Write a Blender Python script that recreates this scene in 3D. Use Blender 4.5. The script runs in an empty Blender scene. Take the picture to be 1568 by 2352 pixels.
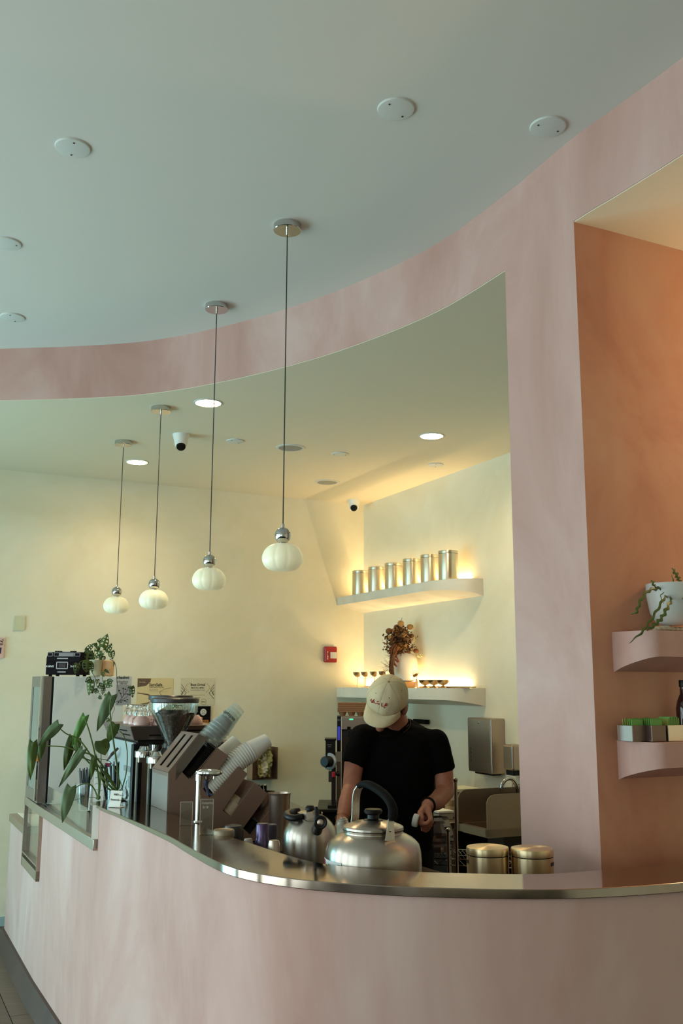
import bpy, bmesh, math, random
from mathutils import Vector, Matrix, Euler, geometry
random.seed(7)
V = Vector
pi = math.pi
SC = bpy.context.scene
COL = SC.collection
# ------------------------------------------------------------------ camera
F, PITCH, ROLL = 2190.0, math.radians(10.33), math.radians(0.22)
CAM = V((0, 0, 1.6))
_f = V((0, math.cos(PITCH), math.sin(PITCH)))
_u0 = V((0, -math.sin(PITCH), math.cos(PITCH)))
_r0 = V((1, 0, 0))
_r = _r0 * math.cos(ROLL) + _u0 * math.sin(ROLL)
_u = -_r0 * math.sin(ROLL) + _u0 * math.cos(ROLL)
cd = bpy.data.cameras.new('camera')
cd.sensor_fit = 'VERTICAL'
cd.sensor_height = 36.0
cd.lens = F / 2352 * 36.0
cd.clip_start = 0.05
cam = bpy.data.objects.new('camera', cd)
m = Matrix((_r, _u, -_f)).transposed().to_4x4()
m.translation = CAM
cam.matrix_world = m
COL.objects.link(cam)
SC.camera = cam
# ------------------------------------------------------------------ world, exposure
w = bpy.data.worlds.new('world')
SC.world = w
w.use_nodes = True
bg = w.node_tree.nodes['Background']
bg.inputs[0].default_value = (0.62, 0.85, 1.0, 1)
bg.inputs[1].default_value = 0.8
SC.view_settings.view_transform = 'Standard'
SC.view_settings.look = 'None'
SC.view_settings.gamma = 1.0
SC.view_settings.use_curve_mapping = False
SC.view_settings.exposure = -0.05


def area(name, loc, tgt, sx, sy, power, col, spread=180):
    l = bpy.data.lights.new(name, 'AREA')
    l.shape = 'RECTANGLE'
    l.size, l.size_y = sx, sy
    l.energy = power
    l.color = col
    l.spread = math.radians(spread)
    o = bpy.data.objects.new(name, l)
    o.location = loc
    d = V(tgt) - V(loc)
    o.rotation_euler = d.to_track_quat('-Z', 'Y').to_euler()
    COL.objects.link(o)
    return o


DAY = (0.70, 0.90, 0.90)
DAYC = (0.30, 0.80, 0.92)  # strong teal for the added corner window
DAYR = (0.78, 0.94, 0.90)
# daylight through the shop windows: the left wall (x = -4.2) and the left half of the rear wall (y = -3)
LEFT_WIN = [(-2.3, -0.9), (-0.7, 0.7), (0.9, 2.3), (2.5, 4.0), (4.2, 5.5)]  # last one added near the corner, to throw teal light on the wall
REAR_WIN = [(-3.9, -2.6), (-2.4, -1.1)]
for a, b in LEFT_WIN:
    zc_, hh_ = (1.0, 1.7) if a > 4.1 else (1.55, 2.75)
    area('window_daylight', (-4.27, (a + b) / 2, zc_), (0, (a + b) / 2, zc_), b - a, hh_, (62 if a > 4.1 else 40) * (b - a), DAYC if a > 4.1 else DAY)
for a, b in REAR_WIN:
    area('window_daylight', ((a + b) / 2, -3.07, 1.55), ((a + b) / 2, 0, 1.55), b - a, 2.75, 13 * (b - a), DAYR)

nl_ = bpy.data.lights.new('niche_sconce_lamp', 'POINT')
nl_.energy, nl_.color, nl_.shadow_soft_size = 26, (1.0, 0.70, 0.38), 0.075
nlo = bpy.data.objects.new('niche_sconce_lamp', nl_)
nlo.location = (1.95, 3.25, 2.62)
COL.objects.link(nlo)

# ------------------------------------------------------------------ pixel helpers (1568 x 2352)


def ray(x, y):
    return _f + _r * ((x - 784) / F) - _u * ((y - 1176) / F)


def PY(x, y, Y):
    d = ray(x, y)
    return CAM + d * (Y / d.y)


def PZ(x, y, z):
    d = ray(x, y)
    return CAM + d * ((z - 1.6) / d.z)


def PP(x, y, a, b, off=0.0):
    """point where the ray meets the vertical plane through plan points a, b (moved off towards the camera)"""
    n = V((b[1] - a[1], -(b[0] - a[0]), 0)).normalized()
    a = V((a[0], a[1], 0))
    if n.dot(-a) < 0:
        n = -n
    a = a + n * off
    d = ray(x, y)
    t = n.dot(a) / n.dot(d) if abs(n.dot(d)) > 1e-9 else 1
    # camera sits on x = y = 0
    return CAM + d * t


# ------------------------------------------------------------------ mesh builder
class MB:
    def __init__(s):
        s.v, s.f, s.mi = [], [], []
        s.cur = 0

    def add(s, vs, fs):
        n = len(s.v)
        s.v += [V(p) for p in vs]
        s.f += [tuple(i + n for i in f) for f in fs]
        s.mi += [s.cur] * len(fs)
        return s

    def box(s, c, d, M=None):
        c = V(c)
        vs = []
        for z in (-1, 1):
            for y in (-1, 1):
                for x in (-1, 1):
                    p = V((x * d[0] / 2, y * d[1] / 2, z * d[2] / 2))
                    vs.append((M @ p if M else p) + c)
        return s.add(vs, [(0, 2, 3, 1), (4, 5, 7, 6), (0, 1, 5, 4), (2, 6, 7, 3), (0, 4, 6, 2), (1, 3, 7, 5)])

    def lathe(s, prof, c=(0, 0, 0), n=32, M=None, cap=True, lobes=0, amp=0.0):
        """prof: list of (r, z)"""
        c = V(c)
        vs, fs = [], []
        m_ = len(prof)
        for i, (r, z) in enumerate(prof):
            for k in range(n):
                a = 2 * pi * k / n
                rr = r
                if lobes:
                    rr = r * (1 - amp * (1 - abs(math.cos(a * lobes / 2)) ** 0.5) * 1.0)
                p = V((rr * math.cos(a), rr * math.sin(a), z))
                vs.append((M @ p if M else p) + c)
        for i in range(m_ - 1):
            for k in range(n):
                k2 = (k + 1) % n
                fs.append((i * n + k, i * n + k2, (i + 1) * n + k2, (i + 1) * n + k))
        if cap:
            if prof[0][0] > 1e-6:
                fs.append(tuple(range(n - 1, -1, -1)))
            if prof[-1][0] > 1e-6:
                fs.append(tuple((m_ - 1) * n + k for k in range(n)))
        return s.add(vs, fs)

    def cyl(s, a, b, r0, r1=None, n=16, cap=True):
        a, b = V(a), V(b)
        r1 = r0 if r1 is None else r1
        d = b - a
        if d.length < 1e-9:
            return s
        q = d.to_track_quat('Z', 'Y').to_matrix()
        return s.lathe([(r0, 0), (r1, d.length)], a, n, q, cap)

    def along(s, prof, a, d, n=24, cap=True, up=None):
        """lathe a profile about the axis from a in direction d"""
        q = V(d).normalized().to_track_quat('Z', 'Y').to_matrix()
        return s.lathe(prof, a, n, q, cap)

    def sphere(s, c, r, n=16, M=None, sc=(1, 1, 1)):
        pr = [(r * math.sin(pi * i / (n // 2)) , -r * math.cos(pi * i / (n // 2))) for i in range(n // 2 + 1)]
        pr[0] = (1e-5, -r)
        pr[-1] = (1e-5, r)
        S = Matrix.Diagonal(V(sc))
        return s.lathe(pr, c, n, (M @ S) if M else S, True)

    def tube(s, pts, r, n=8, cap=True, flat=1.0):
        pts = [V(p) for p in pts]
        rs = r if isinstance(r, (list, tuple)) else [r] * len(pts)
        vs, fs = [], []
        prev = None
        for i, p in enumerate(pts):
            t = (pts[min(i + 1, len(pts) - 1)] - pts[max(i - 1, 0)]).normalized()
            if prev is None:
                a = V((0, 0, 1)) if abs(t.z) < 0.9 else V((1, 0, 0))
                x = t.cross(a).normalized()
            else:
                x = (prev - t * prev.dot(t))
                x = x.normalized() if x.length > 1e-6 else t.orthogonal().normalized()
            prev = x
            y = t.cross(x)
            for k in range(n):
                a = 2 * pi * k / n
                vs.append(p + x * math.cos(a) * rs[i] * flat + y * math.sin(a) * rs[i])
        for i in range(len(pts) - 1):
            for k in range(n):
                k2 = (k + 1) % n
                fs.append((i * n + k, i * n + k2, (i + 1) * n + k2, (i + 1) * n + k))
        if cap:
            fs.append(tuple(range(n - 1, -1, -1)))
            fs.append(tuple((len(pts) - 1) * n + k for k in range(n)))
        return s.add(vs, fs)

    def strip(s, pts, z0, z1, off0, off1):
        """closed wall along plan points; offsets are normal distances; z0, z1 numbers or functions of t"""
        n = len(pts)
        nr = normals(pts)
        vs, fs = [], []
        for i, p in enumerate(pts):
            t = i / (n - 1)
            a = z0(t) if callable(z0) else z0
            b = z1(t) if callable(z1) else z1
            p0 = V((p[0], p[1], 0)) + nr[i] * off0
            p1 = V((p[0], p[1], 0)) + nr[i] * off1
            vs += [V((p0.x, p0.y, a)), V((p0.x, p0.y, b)), V((p1.x, p1.y, b)), V((p1.x, p1.y, a))]
        for i in range(n - 1):
            o = i * 4
            for k in range(4):
                k2 = (k + 1) % 4
                fs.append((o + k, o + 4 + k, o + 4 + k2, o + k2))
        fs.append((0, 1, 2, 3))
        fs.append(tuple((n - 1) * 4 + k for k in (3, 2, 1, 0)))
        return s.add(vs, fs)

    def prism(s, poly, o, ex, ey, ez, holes=()):
        """extrude the 2-D polygon (in ex, ey from o) by vector ez"""
        o, ex, ey, ez = V(o), V(ex), V(ey), V(ez)
        loops = [list(poly)] + [list(h) for h in holes]
        flat = [p for l in loops for p in l]
        tris = geometry.tessellate_polygon([[V((p[0], p[1], 0)) for p in l] for l in loops])
        b = [o + ex * p[0] + ey * p[1] for p in flat]
        n = len(flat)
        vs = b + [q + ez for q in b]
        fs = [tuple(t) for t in tris] + [tuple(i + n for i in reversed(t)) for t in tris]
        k = 0
        for l in loops:
            for i in range(len(l)):
                j = (i + 1) % len(l)
                fs.append((k + i, k + j, k + j + n, k + i + n))
            k += len(l)
        return s.add(vs, fs)

    def build(s, name, mat, parent=None, smooth=35, bevel=0, local=False, weld=False):
        me = bpy.data.meshes.new(name)
        off = V((0, 0, 0))
        if parent is not None and not local:
            off = WLOC.get(parent.name, V((0, 0, 0)))
        me.from_pydata([tuple(p - off) for p in s.v], [], s.f)
        bm = bmesh.new()
        bm.from_mesh(me)
        if weld:
            bmesh.ops.remove_doubles(bm, verts=bm.verts, dist=1e-5)
        bmesh.ops.recalc_face_normals(bm, faces=bm.faces)
        bm.to_mesh(me)
        bm.free()
        mats = mat if isinstance(mat, (list, tuple)) else [mat]
        for q in mats:
            me.materials.append(q)
        if len(mats) > 1:
            me.polygons.foreach_set('material_index', s.mi)
        me.update()
        if smooth:
            me.shade_smooth()
            me.set_sharp_from_angle(angle=math.radians(smooth))
        o = bpy.data.objects.new(name, me)
        COL.objects.link(o)
        if parent is not None:
            o.parent = parent
            WLOC[o.name] = off if not local else V((0, 0, 0))
        if bevel:
            b = o.modifiers.new('bevel', 'BEVEL')
            b.width = bevel
            b.segments = 2
            b.limit_method = 'ANGLE'
            b.harden_normals = False
        return o


WLOC = {}


def normals(pts):
    out = []
    for i in range(len(pts)):
        a = V(pts[max(i - 1, 0)][:2])
        b = V(pts[min(i + 1, len(pts) - 1)][:2])
        d = (b - a).normalized()
        out.append(V((-d.y, d.x, 0)))
    return out


def crom(pts, k=6):
    """Catmull-Rom through points of any dimension"""
    P = [V(p) for p in pts]
    out = []
    for i in range(len(P) - 1):
        p0 = P[max(i - 1, 0)]
        p1, p2 = P[i], P[i + 1]
        p3 = P[min(i + 2, len(P) - 1)]
        for j in range(k):
            t = j / k
            out.append(0.5 * ((2 * p1) + (p2 - p0) * t + (2 * p0 - 5 * p1 + 4 * p2 - p3) * t * t + (3 * p1 - p0 - 3 * p2 + p3) * t ** 3))
    out.append(P[-1])
    return out


def thing(name, label, cat, loc=(0, 0, 0), group=None):
    o = bpy.data.objects.new(name, None)
    o.empty_display_size = 0.05
    COL.objects.link(o)
    o.location = loc
    WLOC[o.name] = V(loc)
    return tag(o, label, cat, group)


def tag(o, label, cat, group=None):
    o['label'] = label
    o['category'] = cat
    if group:
        o['group'] = group
    return o


def kids(o):
    return [c for c in bpy.data.objects if c.parent == o]


def dup(root, loc, label=None, rotz=None, group=None, scale=None, rot=None):
    tree = {}
    for c in list(bpy.data.objects):
        if c.parent is not None:
            tree.setdefault(c.parent.name, []).append(c)

    def cp(o, par):
        c = o.copy()
        COL.objects.link(c)
        if par is not None:
            c.parent = par
        for ch in tree.get(o.name, []):
            cp(ch, c)
        return c
    r = cp(root, None)
    r.location = loc
    WLOC[r.name] = V(loc)
    if rotz is not None:
        r.rotation_euler = (0, 0, rotz)
    if rot is not None:
        r.rotation_euler = rot
    if label:
        r['label'] = label
    if group:
        r['group'] = group
    if scale:
        r.scale = scale if isinstance(scale, tuple) else (scale,) * 3
    return r


def struct(o):
    o['kind'] = 'structure'
    return o


def stuff(o):
    o['kind'] = 'stuff'
    return o


# ------------------------------------------------------------------ materials
def lin(c):
    if isinstance(c, str):
        c = [int(c[i:i + 2], 16) / 255 for i in (0, 2, 4)]
        return tuple((x / 12.92 if x <= 0.04045 else ((x + 0.055) / 1.055) ** 2.4) for x in c) + (1,)
    return tuple(c)[:3] + (1,)


def mat(name, col, rough=0.5, metal=0.0, col2=None, nscale=6.0, ndetail=4, bump=0.0, bscale=60.0, stretch=None, emit=None, estr=0.0,
        trans=0.0, ior=1.45, alpha=1.0, coat=0.0, spec=None, rvar=0.0, sheen=0.0, aniso=0.0, contrast=(0.35, 0.65), sss=0.0):
    M = bpy.data.materials.new(name)
    M.use_nodes = True
    nt = M.node_tree
    b = nt.nodes['Principled BSDF']
    I = b.inputs
    I['Base Color'].default_value = lin(col)
    I['Roughness'].default_value = rough
    I['Metallic'].default_value = metal
    I['IOR'].default_value = ior
    I['Transmission Weight'].default_value = trans
    I['Alpha'].default_value = alpha
    I['Coat Weight'].default_value = coat
    I['Sheen Weight'].default_value = sheen
    I['Anisotropic'].default_value = aniso
    if sss:
        I['Subsurface Weight'].default_value = sss
        I['Subsurface Radius'].default_value = (0.02, 0.01, 0.006)
    if spec is not None:
        I['Specular IOR Level'].default_value = spec
    if emit:
        I['Emission Color'].default_value = lin(emit)
        I['Emission Strength'].default_value = estr
    L = nt.links.new
    tc = None
    if col2 or bump or rvar:
        tc = nt.nodes.new('ShaderNodeTexCoord')
        mp = nt.nodes.new('ShaderNodeMapping')
        L(tc.outputs['Object'], mp.inputs[0])
        if stretch:
            mp.inputs['Scale'].default_value = stretch
    if col2 or rvar:
        no = nt.nodes.new('ShaderNodeTexNoise')
        no.inputs['Scale'].default_value = nscale
        no.inputs['Detail'].default_value = ndetail
        no.inputs['Roughness'].default_value = 0.6
        L(mp.outputs[0], no.inputs['Vector'])
    if col2:
        cr = nt.nodes.new('ShaderNodeValToRGB')
        cr.color_ramp.elements[0].position = contrast[0]
        cr.color_ramp.elements[1].position = contrast[1]
        cr.color_ramp.elements[0].color = lin(col)
        cr.color_ramp.elements[1].color = lin(col2)
        L(no.outputs['Fac'], cr.inputs[0])
        L(cr.outputs[0], I['Base Color'])
    if rvar:
        mr = nt.nodes.new('ShaderNodeMapRange')
        mr.inputs['From Min'].default_value = 0.3
        mr.inputs['From Max'].default_value = 0.7
        mr.inputs['To Min'].default_value = max(0.02, rough - rvar)
        mr.inputs['To Max'].default_value = rough + rvar
        L(no.outputs['Fac'], mr.inputs['Value'])
        L(mr.outputs[0], I['Roughness'])
    if bump:
        n2 = nt.nodes.new('ShaderNodeTexNoise')
        n2.inputs['Scale'].default_value = bscale
        n2.inputs['Detail'].default_value = 3
        L(mp.outputs[0], n2.inputs['Vector'])
        bp = nt.nodes.new('ShaderNodeBump')
        bp.inputs['Strength'].default_value = bump
        bp.inputs['Distance'].default_value = 0.01
        L(n2.outputs['Fac'], bp.inputs['Height'])
        L(bp.outputs[0], I['Normal'])
    return M


def plaster(name, c1, c2, c3, rough=0.62, spec=0.3, vert=0.45):
    """troweled limewash: large soft cloud of three tones, streaked vertically, fine bump"""
    M = mat(name, c1, rough, bump=0.12, bscale=9.0, spec=spec)
    nt = M.node_tree
    L = nt.links.new
    tc = nt.nodes.new('ShaderNodeTexCoord')
    mp = nt.nodes.new('ShaderNodeMapping')
    mp.inputs['Scale'].default_value = (1, 1, vert)
    L(tc.outputs['Object'], mp.inputs[0])
    a = nt.nodes.new('ShaderNodeTexNoise')
    a.inputs['Scale'].default_value = 1.7
    a.inputs['Detail'].default_value = 7
    a.inputs['Roughness'].default_value = 0.62
    a.inputs['Distortion'].default_value = 0.7
    L(mp.outputs[0], a.inputs['Vector'])
    r = nt.nodes.new('ShaderNodeValToRGB')
    e = r.color_ramp.elements
    e[0].position, e[1].position = 0.34, 0.68
    e[0].color, e[1].color = lin(c2), lin(c3)
    x = e.new(0.5)
    x.color = lin(c1)
    L(a.outputs['Fac'], r.inputs[0])
    L(r.outputs[0], nt.nodes['Principled BSDF'].inputs['Base Color'])
    return M


M_PINK = plaster('pink_plaster', 'c59b90', 'b98d81', 'cfada3')
M_NICHE = plaster('terracotta_plaster', 'c98d70', 'bb7a60', 'cf9a7c', vert=0.8)
M_CREAM = plaster('cream_plaster', 'e4dcc4', 'dfd6bc', 'e9e2cd', rough=0.7, vert=1)
M_SHELF = plaster('pale_shelf_plaster', 'dfd6c6', 'd2c8b6', 'e6dfd0', vert=1)
M_CEIL = mat('ceiling_paint', 'd8d2c8', 0.75, bump=0.03, bscale=30, spec=0.2)
M_CEIL2 = mat('bar_ceiling_paint', 'dfd3ba', 0.75, bump=0.03, bscale=30, spec=0.2)
M_STEEL = mat('brushed_steel', 'b9a698', 0.32, 1.0)
M_TOP = mat('polished_counter_steel', 'a89486', 0.12, 1.0, rvar=0.05, nscale=4)
M_WORK = mat('worn_worktop_steel', '7f7770', 0.2, 1.0, rvar=0.05, nscale=2)
M_CHROME = mat('chrome', 'c9c6c2', 0.05, 1.0)
M_BLACK = mat('black_plastic', '120f0f', 0.4, spec=0.3)
M_BLACKM = mat('matte_black', '100c0c', 0.75, spec=0.12)
M_DARK = mat('dark_grey_metal', '3a3532', 0.35, 0.8)
M_WHITE = mat('white_plastic', 'e6e4dc', 0.4)
M_PAPER = mat('paper_white', 'e8e5dc', 0.8)
M_GLASS = mat('clear_glass', 'ffffff', 0.02, trans=1.0, ior=1.45)
M_KICK = mat('grey_tile', '553b30', 0.55, col2='4a332a', nscale=4)
M_TAUPE = mat('taupe_powder_coat', '84695c', 0.42, metal=0.3)


def thin_glass(name, tint=(0.95, 0.98, 0.97, 1), base=0.05, edge=0.55, rough=0.03, haze=0.0):
    M = bpy.data.materials.new(name)
    M.use_nodes = True
    nt = M.node_tree
    nt.nodes.remove(nt.nodes['Principled BSDF'])
    out = nt.nodes['Material Output']
    t = nt.nodes.new('ShaderNodeBsdfTransparent')
    t.inputs[0].default_value = tint
    g = nt.nodes.new('ShaderNodeBsdfGlossy')
    g.inputs['Roughness'].default_value = rough
    g.inputs[0].default_value = (0.9, 0.9, 0.9, 1)
    lw = nt.nodes.new('ShaderNodeLayerWeight')
    lw.inputs[0].default_value = 0.35
    mr = nt.nodes.new('ShaderNodeMapRange')
    mr.inputs['To Min'].default_value = base
    mr.inputs['To Max'].default_value = edge
    mx = nt.nodes.new('ShaderNodeMixShader')
    L = nt.links.new
    L(lw.outputs['Facing'], mr.inputs['Value'])
    L(mr.outputs[0], mx.inputs[0])
    L(t.outputs[0], mx.inputs[1])
    L(g.outputs[0], mx.inputs[2])
    last = mx
    if haze:
        d = nt.nodes.new('ShaderNodeBsdfDiffuse')
        d.inputs[0].default_value = (0.75, 0.75, 0.74, 1)
        m2 = nt.nodes.new('ShaderNodeMixShader')
        m2.inputs[0].default_value = haze
        L(mx.outputs[0], m2.inputs[1])
        L(d.outputs[0], m2.inputs[2])
        last = m2
    L(last.outputs[0], out.inputs[0])
    return M


M_ACR = thin_glass('thin_acrylic')


def brushed(M, amount=0.85, rot=0.25):
    """turned metal: brushing runs round the z axis, so highlights stretch upright"""
    nt = M.node_tree
    tg = nt.nodes.new('ShaderNodeTangent')
    tg.direction_type = 'RADIAL'
    tg.axis = 'Z'
    b = nt.nodes['Principled BSDF']
    nt.links.new(tg.outputs[0], b.inputs['Tangent'])
    b.inputs['Anisotropic'].default_value = amount
    b.inputs['Anisotropic Rotation'].default_value = rot
    return M



# ------------------------------------------------------------------ the shell
BEAM = [(-4.2, 5.12), (-3.2, 5.12), (-2.4, 5.08), (-1.88, 5.035), (-1.45, 4.99), (-1.05, 4.905), (-0.64, 4.705), (-0.23, 4.415), (0.09, 4.115),
        (0.39, 3.75), (0.608, 3.345), (0.773, 2.965), (0.87, 2.785), (0.993, 2.549), (1.15, 2.2), (1.30, 1.8), (1.46, 1.1), (1.52, 0.2), (1.52, -3.0)]
beam = [tuple(p) for p in crom(BEAM, 6)]
A_BK, B_BK = (-2.469, 6.727), (0.191, 8.056)          # cream back wall
A_SH, B_SH = (0.191, 8.056), (1.117, 6.172)           # wall with the shelves
A_NI, B_NI = (0.773, 2.965), (1.214, 3.179)           # niche wall
dB = (V(B_BK) - V(A_BK)).normalized()
dS = (V(B_SH) - V(A_SH)).normalized()
dN = (V(B_NI) - V(A_NI)).normalized()
ZB, ZM = 3.13, 3.43


def P3(p, z=0.0):
    return V((p[0], p[1], z))


def slab(name, poly, z0, z1, m):
    b = MB()
    b.prism(poly, (0, 0, z0), (1, 0, 0), (0, 1, 0), (0, 0, z1 - z0))
    return struct(b.build(name, m, smooth=0))


def wall(name, a, b, z0, z1, th, m, side=1):
    """th thick behind the line a-b"""
    o = MB()
    a, b = V(a), V(b)
    d = (b - a).normalized()
    n = V((-d.y, d.x)) * side * th
    o.prism([tuple(a), tuple(b), tuple(b + n), tuple(a + n)], (0, 0, z0), (1, 0, 0), (0, 1, 0), (0, 0, z1 - z0))
    return struct(o.build(name, m, smooth=0))


# main ceiling in front of the curve, lower bar ceiling behind it
slab('ceiling', [(-4.3, -3.1)] + beam[:1] + beam[1:] , ZM, ZM + 0.05, M_CEIL)
slab('ceiling_bar', [(1.62, -3.1), (4.2, -3.1), (4.2, 8.6), (-4.4, 8.6), (-4.4, 5.14)] + [(p[0] + 0.002, p[1] + 0.002) for p in beam[1:]], ZB, ZB + 0.05, M_CEIL2)
back_l = V(A_BK) - dB * 2.2
wall('wall_back', tuple(back_l), tuple(V(B_BK) + dB * 0.15), 0, ZB + 0.02, 0.12, M_CREAM)
sh_end = V(B_SH) + dS * 2.75
wall('wall_shelf', A_SH, tuple(sh_end), 0, ZB + 0.02, 0.12, M_CREAM, 1)
ni_end = V(A_NI) + dN * 2.6
_q = [V(p) for p in beam]
_k = min(range(len(_q)), key=lambda i: (_q[i] - V(A_NI)).length)
_n = normals(beam[:_k + 1])[-1].xy
wall('wall_niche', tuple(V(A_NI) + _n * 0.12), tuple(ni_end), 0, ZB + 0.005, 0.10, M_NICHE, 1)
wall('wall_right', (2.95, -3.1), (2.95, 4.2), 0, ZM, 0.1, M_CREAM, -1)
# pink fascia beam and its pillar
b = MB()
b.strip(beam, ZB + 0.003, ZM + 0.03, 0, 0.12)
o = struct(b.build('beam_curved', M_PINK, smooth=30))
i0 = min(range(len(beam)), key=lambda i: (V(beam[i]) - V((0.608, 3.345))).length)
i1 = min(range(len(beam)), key=lambda i: (V(beam[i]) - V((0.773, 2.965))).length)
b = MB()
b.strip(beam[i0:i1 + 1], 0, ZB + 0.003, 0, 0.12)
b.mi[-1] = 1
struct(b.build('pillar', [M_PINK, M_NICHE], smooth=30))
# floor: wide dark planks
fl = MB()
fl.prism([(-4.4, -3.1), (4.2, -3.1), (4.2, 8.6), (-4.4, 8.6)], (0, 0, -0.06), (1, 0, 0), (0, 1, 0), (0, 0, 0.045))
floor = struct(fl.build('floor', mat('floor_joint', '2c2521', 0.8), smooth=0))
M_PLANK = [mat('floor_plank_%s' % k, c, 0.42, col2=c2, nscale=5, stretch=(1, 9, 1), bump=0.05) for k, c, c2 in
           (('a', '68503f', '574235'), ('b', '745b49', '614a3c'), ('c', '5a4537', '695241'))]
# planks run along the counter front
u = V((-0.44, 0.898))
v = V((0.898, 0.44))
pm = []
for mm in M_PLANK:
    q = MB()
    q.prism([(0.002, 0.002), (1.198, 0.002), (1.198, 0.178), (0.002, 0.178)], (0, 0, 0), (u.x, u.y, 0), (v.x, v.y, 0), (0, 0, 0.015))
    t = q.build('plank', mm, floor, smooth=0)
    pm.append(t.data)
    bpy.data.objects.remove(t)
k = 0
for j in range(-14, 6):
    for i in range(0, 6):
        base = V((-1.6, 4.6)) + v * (0.18 * j) + u * (1.2 * (i - 2) + (j % 3) * 0.4)
        if base.x < -4.1 or base.y > 6.6 or base.y < 1.2:
            continue
        o = bpy.data.objects.new('plank', pm[(j * 7 + i * 3) % 3])
        COL.objects.link(o)
        o.parent = floor
        o.location = (base.x, base.y, -0.015)
        k += 1


def window_wall(name, p0, d, length, spans, n_out, zs=0.12, zt=2.95):
    """wall with openings; spans are distances along d"""
    p0, d, n_out = V(p0), V(d), V(n_out)

    def bx(mb, s0, s1, z0, z1, t0=0.0, t1=0.12):
        a = p0 + d * s0 + n_out * t0
        c = p0 + d * s1 + n_out * t1
        ce = (a + c) / 2
        sz = (abs(c.x - a.x), abs(c.y - a.y), z1 - z0)
        mb.box((ce.x, ce.y, (z0 + z1) / 2), sz)
    b = MB()
    bx(b, 0, length, 0, zs)
    bx(b, 0, length, zt, ZM)
    edges = [0] + [q for s in spans for q in s] + [length]
    for i in range(0, len(edges), 2):
        bx(b, edges[i], edges[i + 1], zs, zt)
    wl = struct(b.build(name, M_CREAM, smooth=0))
    for k, (s0, s1) in enumerate(spans):
        f = MB()
        for q in (s0, s1 - 0.05):
            bx(f, q, q + 0.05, zs, zt, 0.0, 0.05)
        bx(f, s0, s1, zs, zs + 0.05, 0, 0.05)
        bx(f, s0, s1, zt - 0.05, zt, 0, 0.05)
        bx(f, s0, s1, 2.28, 2.32, 0, 0.05)
        struct(f.build('window_%d' % WINC[0], M_DARK, smooth=0))
        WINC[0] += 1


WINC = [1]
window_wall('wall_left', (-4.2, -3.1), (0, 1), 9.0, [(a + 3.1, b + 3.1) for a, b in LEFT_WIN], (-1, 0))
window_wall('wall_rear', (-4.3, -3.0), (1, 0), 7.3, [(a + 4.3, b + 4.3) for a, b in REAR_WIN], (0, -1))
# small baseboard seen left of the counter
b = MB()
s0 = V(A_BK) - dB * 2.0
s1 = V(A_BK) + dB * 0.6
nrm = V((dB.y, -dB.x))
b.prism([tuple(s0), tuple(s1), tuple(s1 + nrm * 0.012), tuple(s0 + nrm * 0.012)], (0, 0, 0), (1, 0, 0), (0, 1, 0), (0, 0, 0.06))
struct(b.build('baseboard_back', mat('blue_grey_skirting', '9fb4b4', 0.5), smooth=0))

# ------------------------------------------------------------------ counter
FR = [(-2.11, 6.33), (-1.74, 5.58), (-1.273, 4.66), (-1.028, 4.18), (-0.80, 3.77), (-0.587, 3.375), (-0.504, 3.195), (-0.40, 2.975), (-0.322, 2.83),
      (-0.246, 2.735), (-0.151, 2.66), (-0.062, 2.612), (0.044, 2.576), (0.197, 2.54), (0.446, 2.518), (0.646, 2.537), (0.892, 2.612), (1.2, 2.745),
      (1.6, 2.93), (2.2, 3.21), (2.9, 3.55)]
front = [V((p[0], p[1])) for p in crom(FR, 8)]


def near_i(p):
    return min(range(len(front)), key=lambda i: (front[i] - V(p)).length)


def lineat(y):
    """x of the straight part of the counter front at plan y"""
    return -2.11 + (6.33 - y) * 0.4885


iS = near_i((-1.028, 4.18))
S0 = front[iS]
Q1 = V((lineat(5.26), 5.26))
Q2 = V((lineat(5.75), 5.75))
E0 = V((-2.11, 6.33))
hi = front[iS:]
ctr = thing('service_counter', 'long curved pink plaster service counter with grey tiled foot, front of the bar', 'counter', (0, 3.2, 0))
b = MB()
b.strip(hi, 0.0, 1.082, 0.012, 0.12)
b.strip([Q1, (Q1 + S0) / 2, S0], 0.0, 0.925, 0.012, 0.12)
b.strip([Q2, Q1], 0.0, 0.60, 0.012, 0.12)
b.strip([E0, Q2], 0.0, 0.745, 0.012, 0.12)
b.build('plaster_front', M_PINK, ctr, smooth=30)
# flared tile foot
fp = [E0, Q2, Q1, (Q1 + S0) / 2] + hi
nr = normals(fp)
vs, fs = [], []
for i, p in enumerate(fp):
    p3 = V((p.x, p.y, 0))
    vs += [p3 - nr[i] * 0.035, p3 - nr[i] * 0.004 + V((0, 0, 0.1)), p3 + nr[i] * 0.02 + V((0, 0, 0.1)), p3 + nr[i] * 0.02]
for i in range(len(fp) - 1):
    for k in range(4):
        k2 = (k + 1) % 4
        fs.append((i * 4 + k, i * 4 + 4 + k, i * 4 + 4 + k2, i * 4 + k2))
fs += [(0, 1, 2, 3)]
b = MB()
b.add(vs, fs)
b.build('tiled_foot', M_KICK, ctr, smooth=30)
# end cheek of the raised part and side returns
b = MB()
n0 = normals([Q1, S0])[0]
w0 = P3(S0) + n0 * 0.012
b.prism([(0, 0), (0.10, 0), (0.10, 1.08), (0, 1.08)], w0, n0, (0, 0, 1), P3((S0 - Q1).normalized()) * 0.01)
b.build('end_panel', M_PINK, ctr, smooth=0)

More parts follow.
